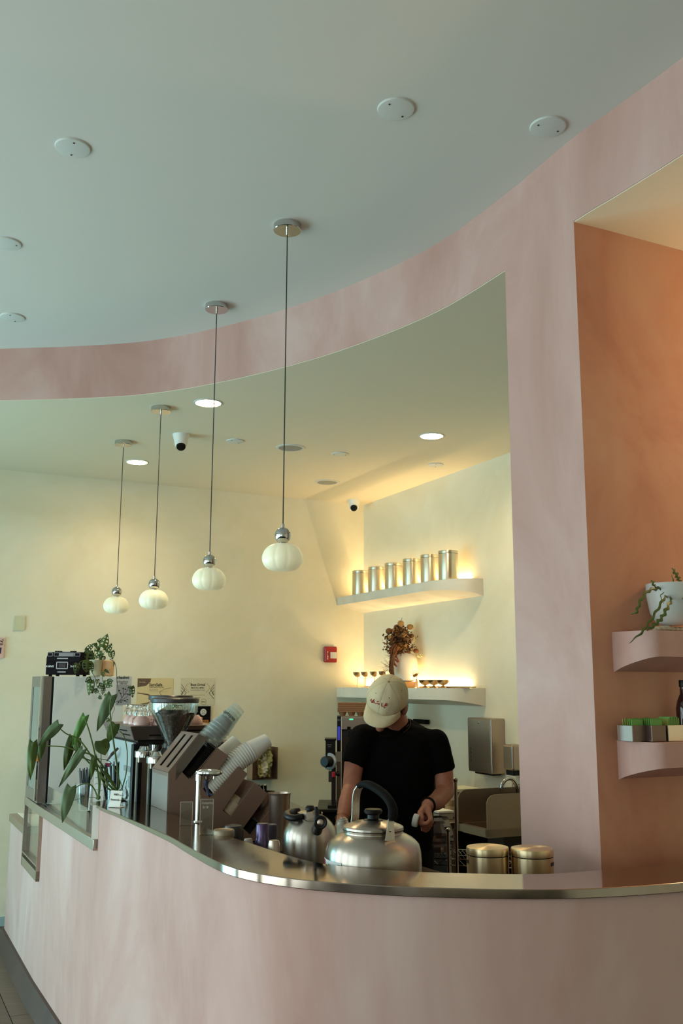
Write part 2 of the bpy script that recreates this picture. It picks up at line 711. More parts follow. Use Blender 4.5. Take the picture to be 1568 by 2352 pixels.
# polished steel bar top with its lip
BKP = [(-1.0, 4.45), (-0.939, 4.382), (-0.838, 4.242), (-0.70, 3.99), (-0.448, 3.489), (-0.335, 3.29), (-0.255, 3.16), (-0.172, 3.02), (-0.066, 2.875), (0.05, 2.805),
       (0.212, 2.745), (0.40, 2.722), (0.572, 2.725), (0.731, 2.785), (0.988, 2.886), (1.3, 3.02), (1.9, 3.27), (2.88, 3.72)]
backc = [V((p[0], p[1])) for p in crom(BKP, 8)]
tip = V((-1.083, 4.275))
nf = normals(hi)
topf = [tip] + [p - V((q.x, q.y)) * 0.0 for p, q in zip(hi, nf)]


def resample(pts, n):
    L = [0]
    for a, c in zip(pts, pts[1:]):
        L.append(L[-1] + (c - a).length)
    out = []
    j = 0
    for i in range(n):
        s = L[-1] * i / (n - 1)
        while j < len(L) - 2 and L[j + 1] < s:
            j += 1
        t = (s - L[j]) / max(L[j + 1] - L[j], 1e-9)
        out.append(pts[j].lerp(pts[j + 1], min(1, t)))
    return out


N = 90
tf, tb = resample(topf, N), resample(backc, N)
vs, fs = [], []
for i in range(N):
    t = i / (N - 1)
    dep = 0.010 + 0.014 * min(1, t / 0.3)
    vs += [P3(tf[i], 1.1 - dep), P3(tf[i], 1.1), P3(tb[i], 1.1), P3(tb[i], 1.1 - 0.02)]
for i in range(N - 1):
    for k in range(4):
        k2 = (k + 1) % 4
        fs.append((i * 4 + k, i * 4 + 4 + k, i * 4 + 4 + k2, i * 4 + k2))
fs += [(0, 1, 2, 3), tuple((N - 1) * 4 + k for k in (3, 2, 1, 0))]
b = MB()
b.add(vs, fs)
top = b.build('steel_bar_top', M_TOP, smooth=30, bevel=0.002)
tag(top, 'polished stainless steel ledge curving along the top of the pink counter', 'countertop')

# lower steel work surface behind the ledge
wk = thing('steel_worktop', 'lower stainless steel work surface behind the curved ledge, under the kettles', 'worktop', (0, 3.5, 0.9))
inner = [p + V((q.x, q.y)) * 0.125 for p, q in zip(hi, nf)]
inner = [p for p in inner if p.x < 0.66]
WB = [(0.66, 2.92), (0.50, 3.28), (0.364, 3.493), (0.287, 3.63), (0.10, 3.98), (-0.02, 4.4), (-0.10, 5.0), (-0.3, 5.6), (-0.75, 5.95), (-1.45, 6.1), (-1.72, 5.94)]
b = MB()
poly = [(lineat(5.72) + 0.004, 5.72)] + [(Q1.x + 0.004, Q1.y)] + [tuple(S0 + V((n0.x, n0.y)) * 0.004)] + [tuple(p) for p in inner[1:]] + WB
b.prism(poly, (0, 0, 0.925), (1, 0, 0), (0, 1, 0), (0, 0, 0.035))
b.build('work_surface', M_WORK, wk, smooth=0)
b = MB()
b.strip([V(p) for p in WB], 0.0, 0.92, 0.02, 0.05)
b.build('back_panel', M_DARK, wk, smooth=0)
b = MB()
pl = [Q2 + (Q1 - Q2) * -0.02, Q1, (Q1 + S0) / 2, S0]
b.strip(pl, 0.917, 0.962, -0.006, 0.02)
b.build('front_lip', M_STEEL, wk, smooth=30, bevel=0.002)
# small low ledge at the far left end
lw = thing('low_steel_ledge', 'small low steel ledge at the far end of the pink counter, beside the glass guard', 'countertop', (E0.x, E0.y, 0.74))
b = MB()
nl = normals([E0, Q2])[0]
e = P3(E0)
q = P3(Q2)
b.prism([tuple((E0)[:]), tuple(Q2), tuple((q + nl * 0.30).xy), tuple((e + nl * 0.30).xy)], (0, 0, 0.745), (1, 0, 0), (0, 1, 0), (0, 0, 0.045))
b.build('ledge_top', M_STEEL, lw, smooth=0, bevel=0.003)
b = MB()
b.prism([tuple((e + nl * 0.05 + dB.to_3d() * 0.0).xy), tuple((q + nl * 0.05).xy), tuple((q + nl * 0.24).xy), tuple((e.lerp(q, 0.35) + nl * 0.24).xy)], (0, 0, 0.79), (1, 0, 0), (0, 1, 0), (0, 0, 0.002))
b.build('paper_sheet', M_PAPER, lw, smooth=0)
# display opening with steel frame, pane and lit white inside
dc = thing('display_case', 'small steel framed glass display set into the far end of the pink counter', 'display case', (Q1.x, Q1.y, 0.6))
dd = (Q1 - Q2).normalized()
L_ = (Q1 - Q2).length
o0 = P3(Q2)
dx = P3(dd)
b = MB()
for (x0, x1, z0, z1) in ((0, L_, 0.585, 0.635), (0, 0.02, 0.585, 0.93), (L_ - 0.015, L_, 0.585, 0.93), (0.02, L_ - 0.015, 0.655, 0.663)):
    b.prism([(x0, z0), (x1, z0), (x1, z1), (x0, z1)], o0 - nl * 0.006, dx, (0, 0, 1), nl * 0.02)
b.build('frame', M_STEEL, dc, smooth=0)
b = MB()
b.prism([(0.02, 0.64), (L_ - 0.016, 0.64), (L_ - 0.016, 1.0), (0.02, 1.0)], o0 + nl * 0.014, dx, (0, 0, 1), nl * 0.004)
b.build('glass_pane', M_ACR, dc, smooth=0)
b = MB()
b.prism([(0.0, 0.6), (L_, 0.6), (L_, 0.80), (0.0, 0.80)], o0 + nl * 0.12, dx, (0, 0, 1), nl * 0.01)
b.prism([(0.0, 0.0), (L_, 0.0), (L_, 0.12), (0.0, 0.12)], o0 + V((0, 0, 0.60)), dx, nl, V((0, 0, 0.01)))
b.build('white_liner', M_WHITE, dc, smooth=0)
b = MB()
b.prism([(L_ - 0.012, 0.95), (L_ + 1.02, 0.95), (L_ + 1.02, 1.055), (L_ - 0.012, 1.055)], o0 + nl * 0.03, dx, (0, 0, 1), nl * 0.004)
gg = b.build('glass_guard', M_ACR, smooth=0)
gg.location.z = 0.012
tag(gg, 'low clear glass guard standing on the lower counter beside the straws', 'glass guard')
# ------------------------------------------------------------------ pendants
M_OPAL = mat('opal_glass', 'ebe7cc', 0.35, sss=0.0, emit='f4ecb4', estr=0.26)
M_CORD = mat('black_cord', '2a2622', 0.6)
PEND = [((660, 521), ZM, (645, 1280)), ((498, 705), ZM, (477, 1330)), ((370, 940), ZB, (351, 1377)), ((284, 1018), ZB, (265, 1390))]
LB = ['pumpkin shaped white glass pendant lamp hanging nearest, from the main ceiling, largest of four',
      'second pendant lamp from the right, white pumpkin glass, last one on the main ceiling',
      'pendant lamp with white pumpkin glass, the nearer of the two on the lower bar ceiling',
      'farthest and smallest looking of the four white pumpkin glass pendant lamps']


def pendant_parts(root, h):
    b = MB()
    b.lathe([(0.054, -0.026), (0.056, -0.024), (0.056, 0.0)], n=40)
    b.build('canopy', M_CHROME, root, local=True)
    b = MB()
    b.lathe([(0.003, -0.046), (0.0055, -0.044), (0.0055, -0.036), (0.004, -0.035), (0.0055, -0.034), (0.0055, -0.026)], n=12)
    b.build('cord_grip', M_CHROME, root, local=True)
    b = MB()
    b.cyl((0, 0, -0.04), (0, 0, -h + 0.118), 0.0022, n=8)
    b.build('cord', M_CORD, root, local=True)
    b = MB()
    b.lathe([(0.006, -h + 0.128), (0.006, -h + 0.112)][::-1], n=12)
    b.sphere((0, 0, -h + 0.083), 0.0315, 32)
    b.lathe([(0.014, -h + 0.045), (0.014, -h + 0.054)], n=20)
    b.build('chrome_ball', M_CHROME, root, local=True)
    b = MB()
    pr = []
    for i in range(25):
        a = pi * i / 24
        r = math.sin(a) ** 0.62 * 0.078
        z = -math.cos(a) * 0.0525 * (1 - 0.0 * math.cos(a))
        r *= (1.0 + 0.05 * -math.cos(a) * -1) if z < 0 else 1 - 0.10 * (z / 0.0525)
        pr.append((max(r, 1e-4), z - h))
    n = 96
    vs = []
    for r, z in pr:
        for k in range(n):
            a = 2 * pi * k / n
            rr = r * (1 - 0.035 * (1 - abs(math.sin(a * 5))) ** 2.0)
            vs.append((rr * math.cos(a), rr * math.sin(a), z))
    fs = [(i * n + k, i * n + (k + 1) % n, (i + 1) * n + (k + 1) % n, (i + 1) * n + k) for i in range(24) for k in range(n)]
    b.add(vs, fs)
    b.build('glass_shade', M_OPAL, root, local=True, smooth=80)


for (cp, zc, lp), lab in zip(PEND, LB):
    c = PZ(cp[0], cp[1] - 4, zc)
    s = PY(lp[0], lp[1], c.y)
    r = thing('pendant_lamp', lab, 'lamp', c, 'pumpkin glass pendants over the counter')
    pendant_parts(r, zc - s.z)
    x, y = lp
# ------------------------------------------------------------------ ceiling fittings
M_COVER = mat('cover_plate_white', 'cfcfc8', 0.5)
M_EMIT = mat('lamp_lens', 'fff2d0', 0.5, emit='ffe9b8', estr=14.0)
WARM = (1.0, 0.80, 0.50)
lab = {(909, 249): 'flat round white cover plate with two screws, middle of the main ceiling, largest looking',
       (1258, 290): 'round white cover plate on the main ceiling close to the pink beam',
       (167, 338): 'round white cover plate on the main ceiling, alone on the left side',
       (15, 558): 'round white cover plate cut by the left edge, upper one of two there',
       (29, 728): 'round white cover plate on main ceiling just above the pink beam at left',
       (540, 1012): 'small white cover plate on bar ceiling between dome camera and round speaker',
       (780, 1042): 'small white cover plate on bar ceiling right of the larger round speaker',
       (1000, 1067): 'small white cover plate on bar ceiling behind the rightmost lit downlight'}
for (x, y), l in lab.items():
    z = ZM if y < 800 else ZB
    c = PZ(x, y, z)
    r = thing('ceiling_cover_plate', l, 'cover plate', c, 'round blank plates on the ceilings')
    b = MB()
    R_ = 0.060 if z == ZM else 0.056
    b.lathe([(R_ * 0.9, -0.007), (R_ * 0.97, -0.006), (R_, -0.002), (R_, 0)], n=40)
    b.build('plate', M_COVER, r, local=True)
    ang = random.random() * 3
    for s in (1, -1):
        b = MB()
        b.lathe([(0.0028, -0.009), (0.0035, -0.006)], (s * 0.04 * math.cos(ang), s * 0.04 * math.sin(ang), 0), n=10)
        b.build('screw', M_DARK, r, local=True)
for (x, y), l in {(667, 1028): 'larger looking round grey grille ceiling speaker behind the nearest pendant cord',
                  (751, 1107): 'round grey grille ceiling speaker deep in the bar near the camera dome'}.items():
    c = PZ(x, y, ZB)
    r = thing('ceiling_speaker', l, 'speaker', c, 'round speakers in the bar ceiling')
    b = MB()
    b.lathe([(0.074, -0.001), (0.078, -0.006), (0.094, -0.004), (0.096, 0)], n=40, cap=False)
    b.build('rim', M_COVER, r, local=True)
    b = MB()
    b.lathe([(0.001, -0.006), (0.075, -0.005)], n=40)
    b.build('grille', mat('speaker_grille', '9a988f', 0.7, 0.3), r, local=True)
for (x, y), l in {(478, 925): 'lit recessed ceiling downlight beside the second pendant cord, nearest of three',
                  (315, 1061): 'lit recessed ceiling downlight between the two farthest pendants',
                  (991, 1001): 'lit recessed ceiling downlight on the right, above the canister shelf'}.items():
    c = PZ(x, y, ZB)
    r = thing('downlight', l, 'ceiling light', c, 'lit downlights in the bar ceiling')
    b = MB()
    b.lathe([(0.068, -0.001), (0.070, -0.005), (0.079, -0.003), (0.080, 0)], n=40, cap=False)
    b.build('rim', M_COVER, r, local=True)
    b = MB()
    b.lathe([(0.001, -0.003), (0.069, -0.003)], n=40)
    b.build('lens', M_EMIT, r, local=True)
    li = bpy.data.lights.new('downlight_lamp', 'SPOT')
    li.energy = 34
    li.color = (1.0, 0.84, 0.56)
    li.spot_size = math.radians(150)
    li.spot_blend = 1.0
    li.shadow_soft_size = 0.06
    lo = bpy.data.objects.new('downlight_lamp', li)
    lo.location = c + V((0, 0, -0.02))
    COL.objects.link(lo)
r = thing('wall_sconce', 'warm globe wall light high on the niche wall, out of view on the right', 'wall light', V((1.95, 3.25, 2.62)))
b = MB()
b.sphere((0, 0, 0), 0.07, 20)
b.build('globe', mat('lit_globe', 'ffe6bd', 0.4, emit='ffcf8a', estr=5.0, alpha=0.25), r, local=True)
b = MB()
b.cyl((0, 0.05, 0), (0, 0.26, 0), 0.012, n=12)
b.cyl((0, 0.24, 0), (0, 0.27, 0), 0.05, n=24)
b.build('bracket', M_CHROME, r, local=True)
# dome cameras
for (x, y), l, aim in (((416, 998), 'white dome security camera on the bar ceiling between the pendant cords', V((0.15, -0.6, -1))),
                       ((813, 1149), 'white dome security camera in the far ceiling corner above the shelves', V((-0.1, -1.2, -0.7)))):
    c = PZ(x, y, ZB)
    r = thing('dome_camera', l, 'camera', c, 'security cameras under the bar ceiling')
    b = MB()
    b.lathe([(0.040, -0.052), (0.046, -0.03), (0.052, -0.006), (0.053, 0)], n=32)
    b.build('housing', M_WHITE, r, local=True)
    b = MB()
    b.sphere((0, 0, -0.055), 0.040, 24)
    a = aim.normalized()
    b.build('ball', M_WHITE, r, local=True)
    b = MB()
    b.along([(0.030, 0.024), (0.027, 0.040), (0.010, 0.043), (0.001, 0.043)], V((0, 0, -0.055)), a, 24)
    b.build('lens_face', M_BLACK, r, local=True)

# ------------------------------------------------------------------ plaster shelves on the bar wall


def plaster_shelf(name, label, a, d, s0, s1, zt, zf, zw, dep, m, r0=0.0, r1=0.25, flip=1, strip_end=None):
    """shelf on the wall line a + d*s; rounded ends; underside slopes down to the wall"""
    a, d = V(a), V(d)
    n = V((d.y, -d.x)) * flip
    plan = []          # (s, depth)

    def rnd(s_end, sgn, r):
        out = []
        for i in range(13):
            t = i / 12 * pi / 2
            out.append((s_end - sgn * r * (1 - math.sin(t)), dep * (math.cos(t) ** 0.75 if i < 12 else 0.0)))
        return out
    if r0:
        plan += [(s, q) for s, q in rnd(s0, -1, r0)][::-1]
    else:
        plan += [(s0, 0), (s0, dep)]
    mid = 8
    sa, sb = s0 + r0, s1 - r1
    for i in range(1, mid):
        plan.append((sa + (sb - sa) * i / mid, dep))
    plan += rnd(s1, 1, r1) if r1 else [(s1, dep), (s1, 0)]
    N_ = len(plan)
    topv, botv = [], []
    for s, q in plan:
        p = a + d * s + n * q
        t = q / dep
        topv.append(V((p.x, p.y, zt)))
        botv.append(V((p.x, p.y, zw + (zf - zw) * t ** 0.8)))
    b = MB()
    fs = [tuple(range(N_))]
    for i in range(N_ - 1):
        fs.append((i, i + 1, N_ + i + 1, N_ + i))
    # underside as quads between mirrored points through the wall edge
    wall_pts = []
    for s, q in plan:
        p = a + d * s - n * 0.01
        wall_pts.append(V((p.x, p.y, zw)))
    b.add(topv + botv + wall_pts, fs + [(N_ + i, N_ + i + 1, 2 * N_ + i + 1, 2 * N_ + i) for i in range(N_ - 1)])
    o = b.build(name, m, smooth=40)
    tag(o, label, 'shelf')
    return o


UZ, LZ = 2.322, 1.587
shU = plaster_shelf('plaster_shelf', 'upper cream plaster shelf carrying the row of steel canisters', A_SH, dS, 0.0, 1.76, UZ, UZ - 0.065, UZ - 0.118, 0.25, M_SHELF, r1=0.42)
shL = plaster_shelf('plaster_shelf', 'lower cream plaster shelf carrying vase and dessert coupes behind the barista', A_SH, dS, 0.0, 1.76, LZ, LZ - 0.078, LZ - 0.12, 0.25, M_SHELF, r1=0.12)
shU['group'] = shL['group'] = 'plaster shelves in the bar'
nS = V((dS.y, -dS.x, 0))
if nS.dot(-P3(A_SH)) < 0:
    nS = -nS


def onS(s, dep, z):
    p = P3(A_SH) + P3(dS) * s + nS * dep
    p.z = z
    return p


M_LED = mat('led_strip', 'ffe2a8', 0.5, emit='ffcf7a', estr=14.0)
for z, l, s0, s1, pw in ((UZ, 'warm light strip lying along the wall behind the canisters', 0.05, 1.62, 8.5), (LZ, 'warm light strip lying along the wall behind vase and coupes', 0.05, 1.60, 8.5)):
    r = thing('light_strip', l, 'light strip', onS(0.8, 0.02, z), 'light strips at the back of the shelves')
    b = MB()
    b.prism([(s0, 0.004), (s1, 0.004), (s1, 0.016), (s0, 0.016)], P3(A_SH, z), P3(dS), nS, (0, 0, 0.006))
    b.build('diffuser', M_LED, r)
    b = MB()
    b.prism([(s0, 0.018), (s1, 0.018), (s1, 0.022), (s0, 0.022)], P3(A_SH, z), P3(dS), nS, (0, 0, 0.012))
    b.build('channel', M_STEEL, r)
    ll = area('strip_light', onS((s0 + s1) / 2, 0.012, z + 0.012), onS((s0 + s1) / 2, 0.012, z + 1), s1 - s0, 0.01, pw, (1.0, 0.74, 0.36))
    # turn the long side along the wall
    zax = V((0, 0, -1))
    xax = P3(dS)
    yax = zax.cross(xax) * -1
    R_ = Matrix((xax, V((0, 0, 1)).cross(xax) * -1, V((0, 0, -1)))).transposed()
    R_ = Matrix((xax, V((0, 0, -1)).cross(xax), V((0, 0, -1)))).transposed()
    ll.rotation_euler = R_.to_euler()


def canister_parts(root, r_, h, band=False):
    b = MB()
    b.lathe([(r_ * 0.97, 0), (r_, 0.004), (r_, h - 0.026), (r_ * 0.985, h - 0.024), (r_ * 0.985, h - 0.022)], n=48)
    b.build('body', M_CAN, root, local=True)
    b = MB()
    b.lathe([(r_ * 0.97, h - 0.024), (r_ * 0.97, h - 0.020)], n=48)
    b.build('seal', M_BLACK, root, local=True)
    b = MB()
    b.lathe([(r_, h - 0.020), (r_ * 1.005, h - 0.018), (r_ * 1.005, h - 0.004), (r_ * 0.985, h), (r_ * 0.9, h + 0.001), (0.001, h + 0.002)], n=48)
    b.build('lid', M_CAN, root, local=True)


M_CAN = brushed(mat('satin_canister_steel', 'e6dcc6', 0.36, 1.0))
CL = ['steel canister on the upper shelf, first from the room corner', 'steel canister on the upper shelf, second from the room corner',
      'steel canister on the upper shelf, third from the room corner', 'steel canister on the upper shelf, fourth from the room corner',
      'steel canister on the upper shelf, second from its free rounded end', 'steel canister on the upper shelf, at its free rounded end']
can0 = None
for i, x in enumerate([828, 865, 904, 946, 988, 1030]):
    # centre line of the row, 0.16 m out from the wall
    off = P3(A_SH) + nS * 0.15
    d3 = P3(dS)
    rr = ray(x, 1350)
    # intersect ray plan with the line
    den = rr.x * d3.y - rr.y * d3.x
    t = (off.x * d3.y - off.y * d3.x) / den
    p = V((rr.x * t, rr.y * t, UZ))
    if can0 is None:
        can0 = thing('steel_canister', CL[0], 'canister', p, 'steel canisters on the upper shelf')
        canister_parts(can0, 0.069, 0.205)
    else:
        dup(can0, p, CL[i])
# ------------------------------------------------------------------ things on the bar shelves
def shelf_pt(x, dep, z):
    """point on the line parallel to the shelf wall, dep out from it, seen at image column x"""
    off = P3(A_SH) + nS * dep
    d3 = P3(dS)
    rr = ray(x, 1500)
    den = rr.x * d3.y - rr.y * d3.x
    t = (off.x * d3.y - off.y * d3.x) / den
    return V((rr.x * t, rr.y * t, z))


M_COUPE = mat('bronze_tinted_steel', 'd2b690', 0.28, 1.0)
CP = ['tall stemmed metal coupe on the lower shelf, nearest the room corner', 'tall stemmed metal coupe on the lower shelf, second from the room corner',
      'tall stemmed metal coupe on the lower shelf, third from the room corner', 'tall stemmed metal coupe on the lower shelf, right against the dried flowers']
c0 = None
for i, x in enumerate([821, 839, 860, 880]):
    p = shelf_pt(x, 0.17, LZ)
    if i == 0:
        c0 = thing('stemmed_coupe', CP[0], 'coupe glass', p, 'stemmed coupes on the lower shelf')
        b = MB()
        b.lathe([(0.030, 0), (0.030, 0.002), (0.004, 0.006), (0.0035, 0.085)], n=24)
        b.build('stem', M_COUPE, c0, local=True)
        b = MB()
        b.lathe([(0.004, 0.083), (0.018, 0.087), (0.032, 0.100), (0.0385, 0.122), (0.0375, 0.122), (0.031, 0.102), (0.017, 0.090), (0.001, 0.088)], n=32)
        b.build('bowl', M_COUPE, c0, local=True)
    else:
        dup(c0, p, CP[i])
CP = ['short footed metal dessert bowl beside the small bud vase', 'middle one of three short footed metal dessert bowls', 'short footed metal dessert bowl farthest from the vase']
for i, x in enumerate([975, 995, 1016]):
    p = shelf_pt(x, 0.19, LZ)
    if i == 0:
        c0 = thing('footed_bowl', CP[0], 'dessert bowl', p, 'short footed bowls on the lower shelf')
        b = MB()
        b.lathe([(0.028, 0), (0.027, 0.004), (0.010, 0.014), (0.009, 0.020)], n=28)
        b.build('foot', M_COUPE, c0, local=True)
        b = MB()
        b.lathe([(0.009, 0.019), (0.026, 0.025), (0.040, 0.038), (0.046, 0.056), (0.0445, 0.056), (0.038, 0.040), (0.025, 0.028), (0.001, 0.024)], n=32)
        b.build('bowl', M_COUPE, c0, local=True)
    else:
        dup(c0, p, CP[i])
# thin tray beyond the bowls
p = shelf_pt(1055, 0.12, LZ)
b = MB()
b.box((p.x, p.y, LZ + 0.008), (0.06, 0.24, 0.010), None)
t = thing('thin_tray', 'thin dull metal tray lying at the free end of the lower shelf', 'tray', (p.x, p.y, LZ))
ang = math.atan2(dS.y, dS.x)
RT = Matrix.Rotation(ang, 3, 'Z')
b = MB()
b.box((0, 0, 0.003), (0.24, 0.09, 0.004), RT)
b.build('base', M_COUPE, t, local=True)
b = MB()
for a_, c_ in (((0, 0.045, 0.007), (0.24, 0.003, 0.008)), ((0, -0.045, 0.007), (0.24, 0.003, 0.008)), ((0.12, 0, 0.007), (0.003, 0.09, 0.008)), ((-0.12, 0, 0.007), (0.003, 0.09, 0.008))):
    b.box(RT @ V(a_), c_, RT)
b.build('rim', M_COUPE, t, local=True)

# big vase with dried flowers, on a wooden block
vp = shelf_pt(930, 0.12, LZ)
t = thing('wooden_block', 'small orange brown wooden block under the big white vase', 'block', vp)
b = MB()
b.box((0, 0, 0.022), (0.16, 0.15, 0.044), RT)
b.build('block', mat('honey_wood', 'a9793f', 0.5, col2='93642f', nscale=8, stretch=(1, 8, 1)), t, local=True, bevel=0.002)
M_VASE = mat('cream_glazed_ceramic', 'ded6c6', 0.28, coat=0.3)
vb = vp + V((0, 0, 0.0445))
vz = thing('ceramic_vase', 'large cream ceramic vase with round shoulders holding dried flowers', 'vase', vb)
b = MB()
b.lathe([(0.055, 0), (0.072, 0.012), (0.086, 0.06), (0.093, 0.12), (0.090, 0.165), (0.074, 0.195), (0.045, 0.212), (0.035, 0.222), (0.040, 0.232), (0.036, 0.232), (0.030, 0.22), (0.030, 0.10), (0.001, 0.10)], n=48)
b.build('body', M_VASE, vz, local=True)
fl_ = thing('dried_flowers', 'dried brown bouquet with round seed heads and drooping amaranth in the vase', 'dried flowers', vb + V((0, 0, 0.22)))
M_DB = mat('dried_brown', '8a5a30', 0.8, col2='5d351c', nscale=30)
M_DB2 = mat('dried_tan', 'b98a4c', 0.8, col2='94652f', nscale=25)
M_DR = mat('dried_amaranth_red', '7a3820', 0.85, col2='5a2516', nscale=30)
M_PALE = mat('pale_dried_petal', 'd8c69a', 0.8)
YV = vp.y


def pv(x, y, dY=0.0):
    return PY(x, y, YV + dY)


for (x, y, r_, mm) in ((920, 1432, 7.6, M_DB2), (911, 1441, 7.4, M_DB), (893, 1450, 7.6, M_DB), (941, 1440, 7.4, M_DB2), (931, 1452, 5.5, M_DB), (945, 1461, 6, M_DB), (955, 1495, 6.5, M_DB),
                       (936, 1500, 7, M_DB), (929, 1490, 7, M_DB), (896, 1464, 5, M_DB2)):
    b = MB()
    c = pv(x, y, random.uniform(-0.05, 0.03))
    R_ = r_ / F * YV
    b.sphere(c, R_, 14, sc=(1, 1, random.uniform(0.85, 1)))
    for k in range(10):
        a = random.uniform(0, 2 * pi)
        q = random.uniform(-0.5, 1)
        d = V((math.cos(a), math.sin(a) * 0.6 - 0.3, q)).normalized()
        b.cyl(c + d * R_ * 0.9, c + d * R_ * 1.12, 0.0012, 0.0004, n=4)
    b.build('seed_head', mm, fl_, smooth=60)
# crumpled petals: one dense mass
b = MB()
for k in range(2200):
    t_ = random.random()
    y = 1445 + 60 * t_
    cx = 917 + random.gauss(0, 1) * (8 + 5 * math.sin(t_ * pi))
    c = pv(cx, y + random.gauss(0, 4), random.gauss(0, 0.03))
    s_ = random.uniform(0.007, 0.018)
    d1 = V((random.gauss(0, 1), random.gauss(0, 1), random.gauss(0, 1))).normalized()
    d2 = d1.orthogonal().normalized()
    b.add([c - d1 * s_, c + d2 * s_ * .6, c + d1 * s_, c - d2 * s_ * .6 + d1.cross(d2) * s_ * .4], [(0, 1, 2), (0, 2, 3)])
b.cur = 0
b.mi = [random.choice((0, 0, 1, 2)) for _ in b.f]
stuff(b.build('petals', [M_DB, M_DB2, mat('dried_dark', '3a2013', 0.9)], fl_, smooth=0))
b = MB()
for (x, y) in ((925, 1457), (951, 1468), (948, 1470), (961, 1505), (965, 1507), (924, 1460)):
    c = pv(x, y, -0.03)
    for k in range(16):
        d = V((random.gauss(0, 1), random.gauss(0, .5), random.gauss(0, 1))).normalized()
        b.cyl(c, c + d * 0.016, 0.0015, 0.0035, n=4)
stuff(b.build('pale_blooms', M_PALE, fl_, smooth=0))
# drooping strands
for k in range(16):
    x0 = 903 + random.uniform(-5, 9)
    x1 = random.uniform(893, 905) if k % 2 else random.uniform(899, 915)
    y1 = random.uniform(1535, 1562) if k % 2 else random.uniform(1518, 1532)
    dy = -0.10 - random.uniform(0, 0.03)
    pts = crom([pv(x0 + 8, 1478, -0.02), pv(x0, 1492 + random.uniform(-3, 6), dy), pv((x0 + x1) / 2 - 3, (1495 + y1) / 2, dy), pv(x1, y1, dy + 0.02)], 7)
    rs = [0.0035 + 0.004 * abs(math.sin(i * 1.9 + k)) for i in range(len(pts))]
    b = MB()
    b.tube(pts, rs, 5)
    b.build('amaranth_strand', M_DR if k % 2 == 0 else M_DB, fl_, smooth=50)
for i in range(3):
    b = MB()
    x0, y0 = [(893, 1530), (890, 1545), (899, 1505)][i]
    for k in range(26):
        a = pv(902, 1540 - i * 15, -0.1)
        e = pv(x0 + random.gauss(-8, 5), y0 + random.gauss(-4, 7), -0.1 + random.gauss(0, 0.02))
        b.cyl(a.lerp(e, 0.5), e, 0.0005, n=3)
        b.sphere(e, 0.0016, 4)
    stuff(b.build('dried_spray', M_DB, fl_, smooth=0))
for pts in ([(921, 1424), (924, 1418)], [(898, 1459), (884, 1467)], [(947, 1436), (949, 1443)]):
    b = MB()
    q = [pv(*pts[0], -0.03), pv(*pts[1], -0.03)]
    b.cyl(q[0], q[1], 0.003, 0.0006, n=6)
    b.build('dry_leaf', mat('dry_olive', '4d4527', 0.8), fl_)
b = MB()
for k in range(9):
    a = 2 * pi * k / 9
    b.cyl(vb + V((0.018 * math.cos(a), 0.018 * math.sin(a), 0.14)), pv(918 + 8 * math.cos(a), 1485, 0.02 * math.sin(a)), 0.0018, n=5)
b.build('stems', M_DB, fl_)
# small bud vase
p = shelf_pt(957, 0.16, LZ)
t = thing('bud_vase', 'tiny clear glass bud vase between the wooden block and the metal bowls', 'vase', p)
b = MB()
b.lathe([(0.018, 0), (0.019, 0.004), (0.019, 0.03), (0.010, 0.05), (0.009, 0.062), (0.011, 0.064), (0.008, 0.062), (0.008, 0.05), (0.016, 0.03), (0.016, 0.006), (0.001, 0.006)], n=24)
b.build('glass', M_GLASS, t, local=True)
t2 = thing('dried_sprig', 'small sprig of dried brown flowers in the tiny bud vase', 'dried flowers', p + V((0, 0, 0.05)))
b = MB()
b.cyl((0, 0, -0.04), (-0.004, 0, 0.04), 0.0012, n=5)
b.build('stem', M_DB, t2, local=True)
b = MB()
for k in range(40):
    e = V((random.gauss(-0.012, 0.016), random.gauss(0, 0.012), 0.04 + abs(random.gauss(0.014, 0.016))))
    b.cyl((-0.004, 0, 0.03), e, 0.0005, n=3)
    b.sphere(e, 0.0025, 5)
for k in range(3):
    b.sphere((-0.02 + 0.008 * k, 0, 0.035 + 0.004 * k), 0.010, 8)
stuff(b.build('florets', M_DB, t2, local=True))

# ------------------------------------------------------------------ things on the cream back wall
uB = P3(dB)
nB = V((dB.y, -dB.x, 0))


def wallB(x, y, off=0.0):
    return PP(x, y, A_BK, B_BK, off)


def text(body, size, m, parent, M, name='lettering', extrude=0.0005, align='LEFT', bold=False):
    c = bpy.data.curves.new(name, 'FONT')
    c.body = body
    c.size = size
    c.extrude = extrude
    c.align_x = align
    c.resolution_u = 2
    if bold:
        c.offset = size * 0.02
    t_ = bpy.data.objects.new(name + '_src', c)
    COL.objects.link(t_)
    bpy.context.view_layer.update()
    me = bpy.data.meshes.new_from_object(t_.evaluated_get(bpy.context.evaluated_depsgraph_get()))
    bpy.data.objects.remove(t_)
    me.transform(M)
    if parent is not None:
        me.transform(Matrix.Translation(-WLOC[parent.name]))
    me.materials.clear()
    me.materials.append(m)
    o = bpy.data.objects.new(name, me)
    COL.objects.link(o)
    o.parent = parent
    return o


def frameM(o, ex, ey):
    ex, ey = V(ex).normalized(), V(ey).normalized()
    ez = ex.cross(ey)
    M_ = Matrix((ex, ey, ez)).transposed().to_4x4()
    M_.translation = V(o)
    return M_


M_INK = mat('black_ink', '1c1a1c', 0.7)
M_INKG = mat('grey_ink', '7d7468', 0.7)


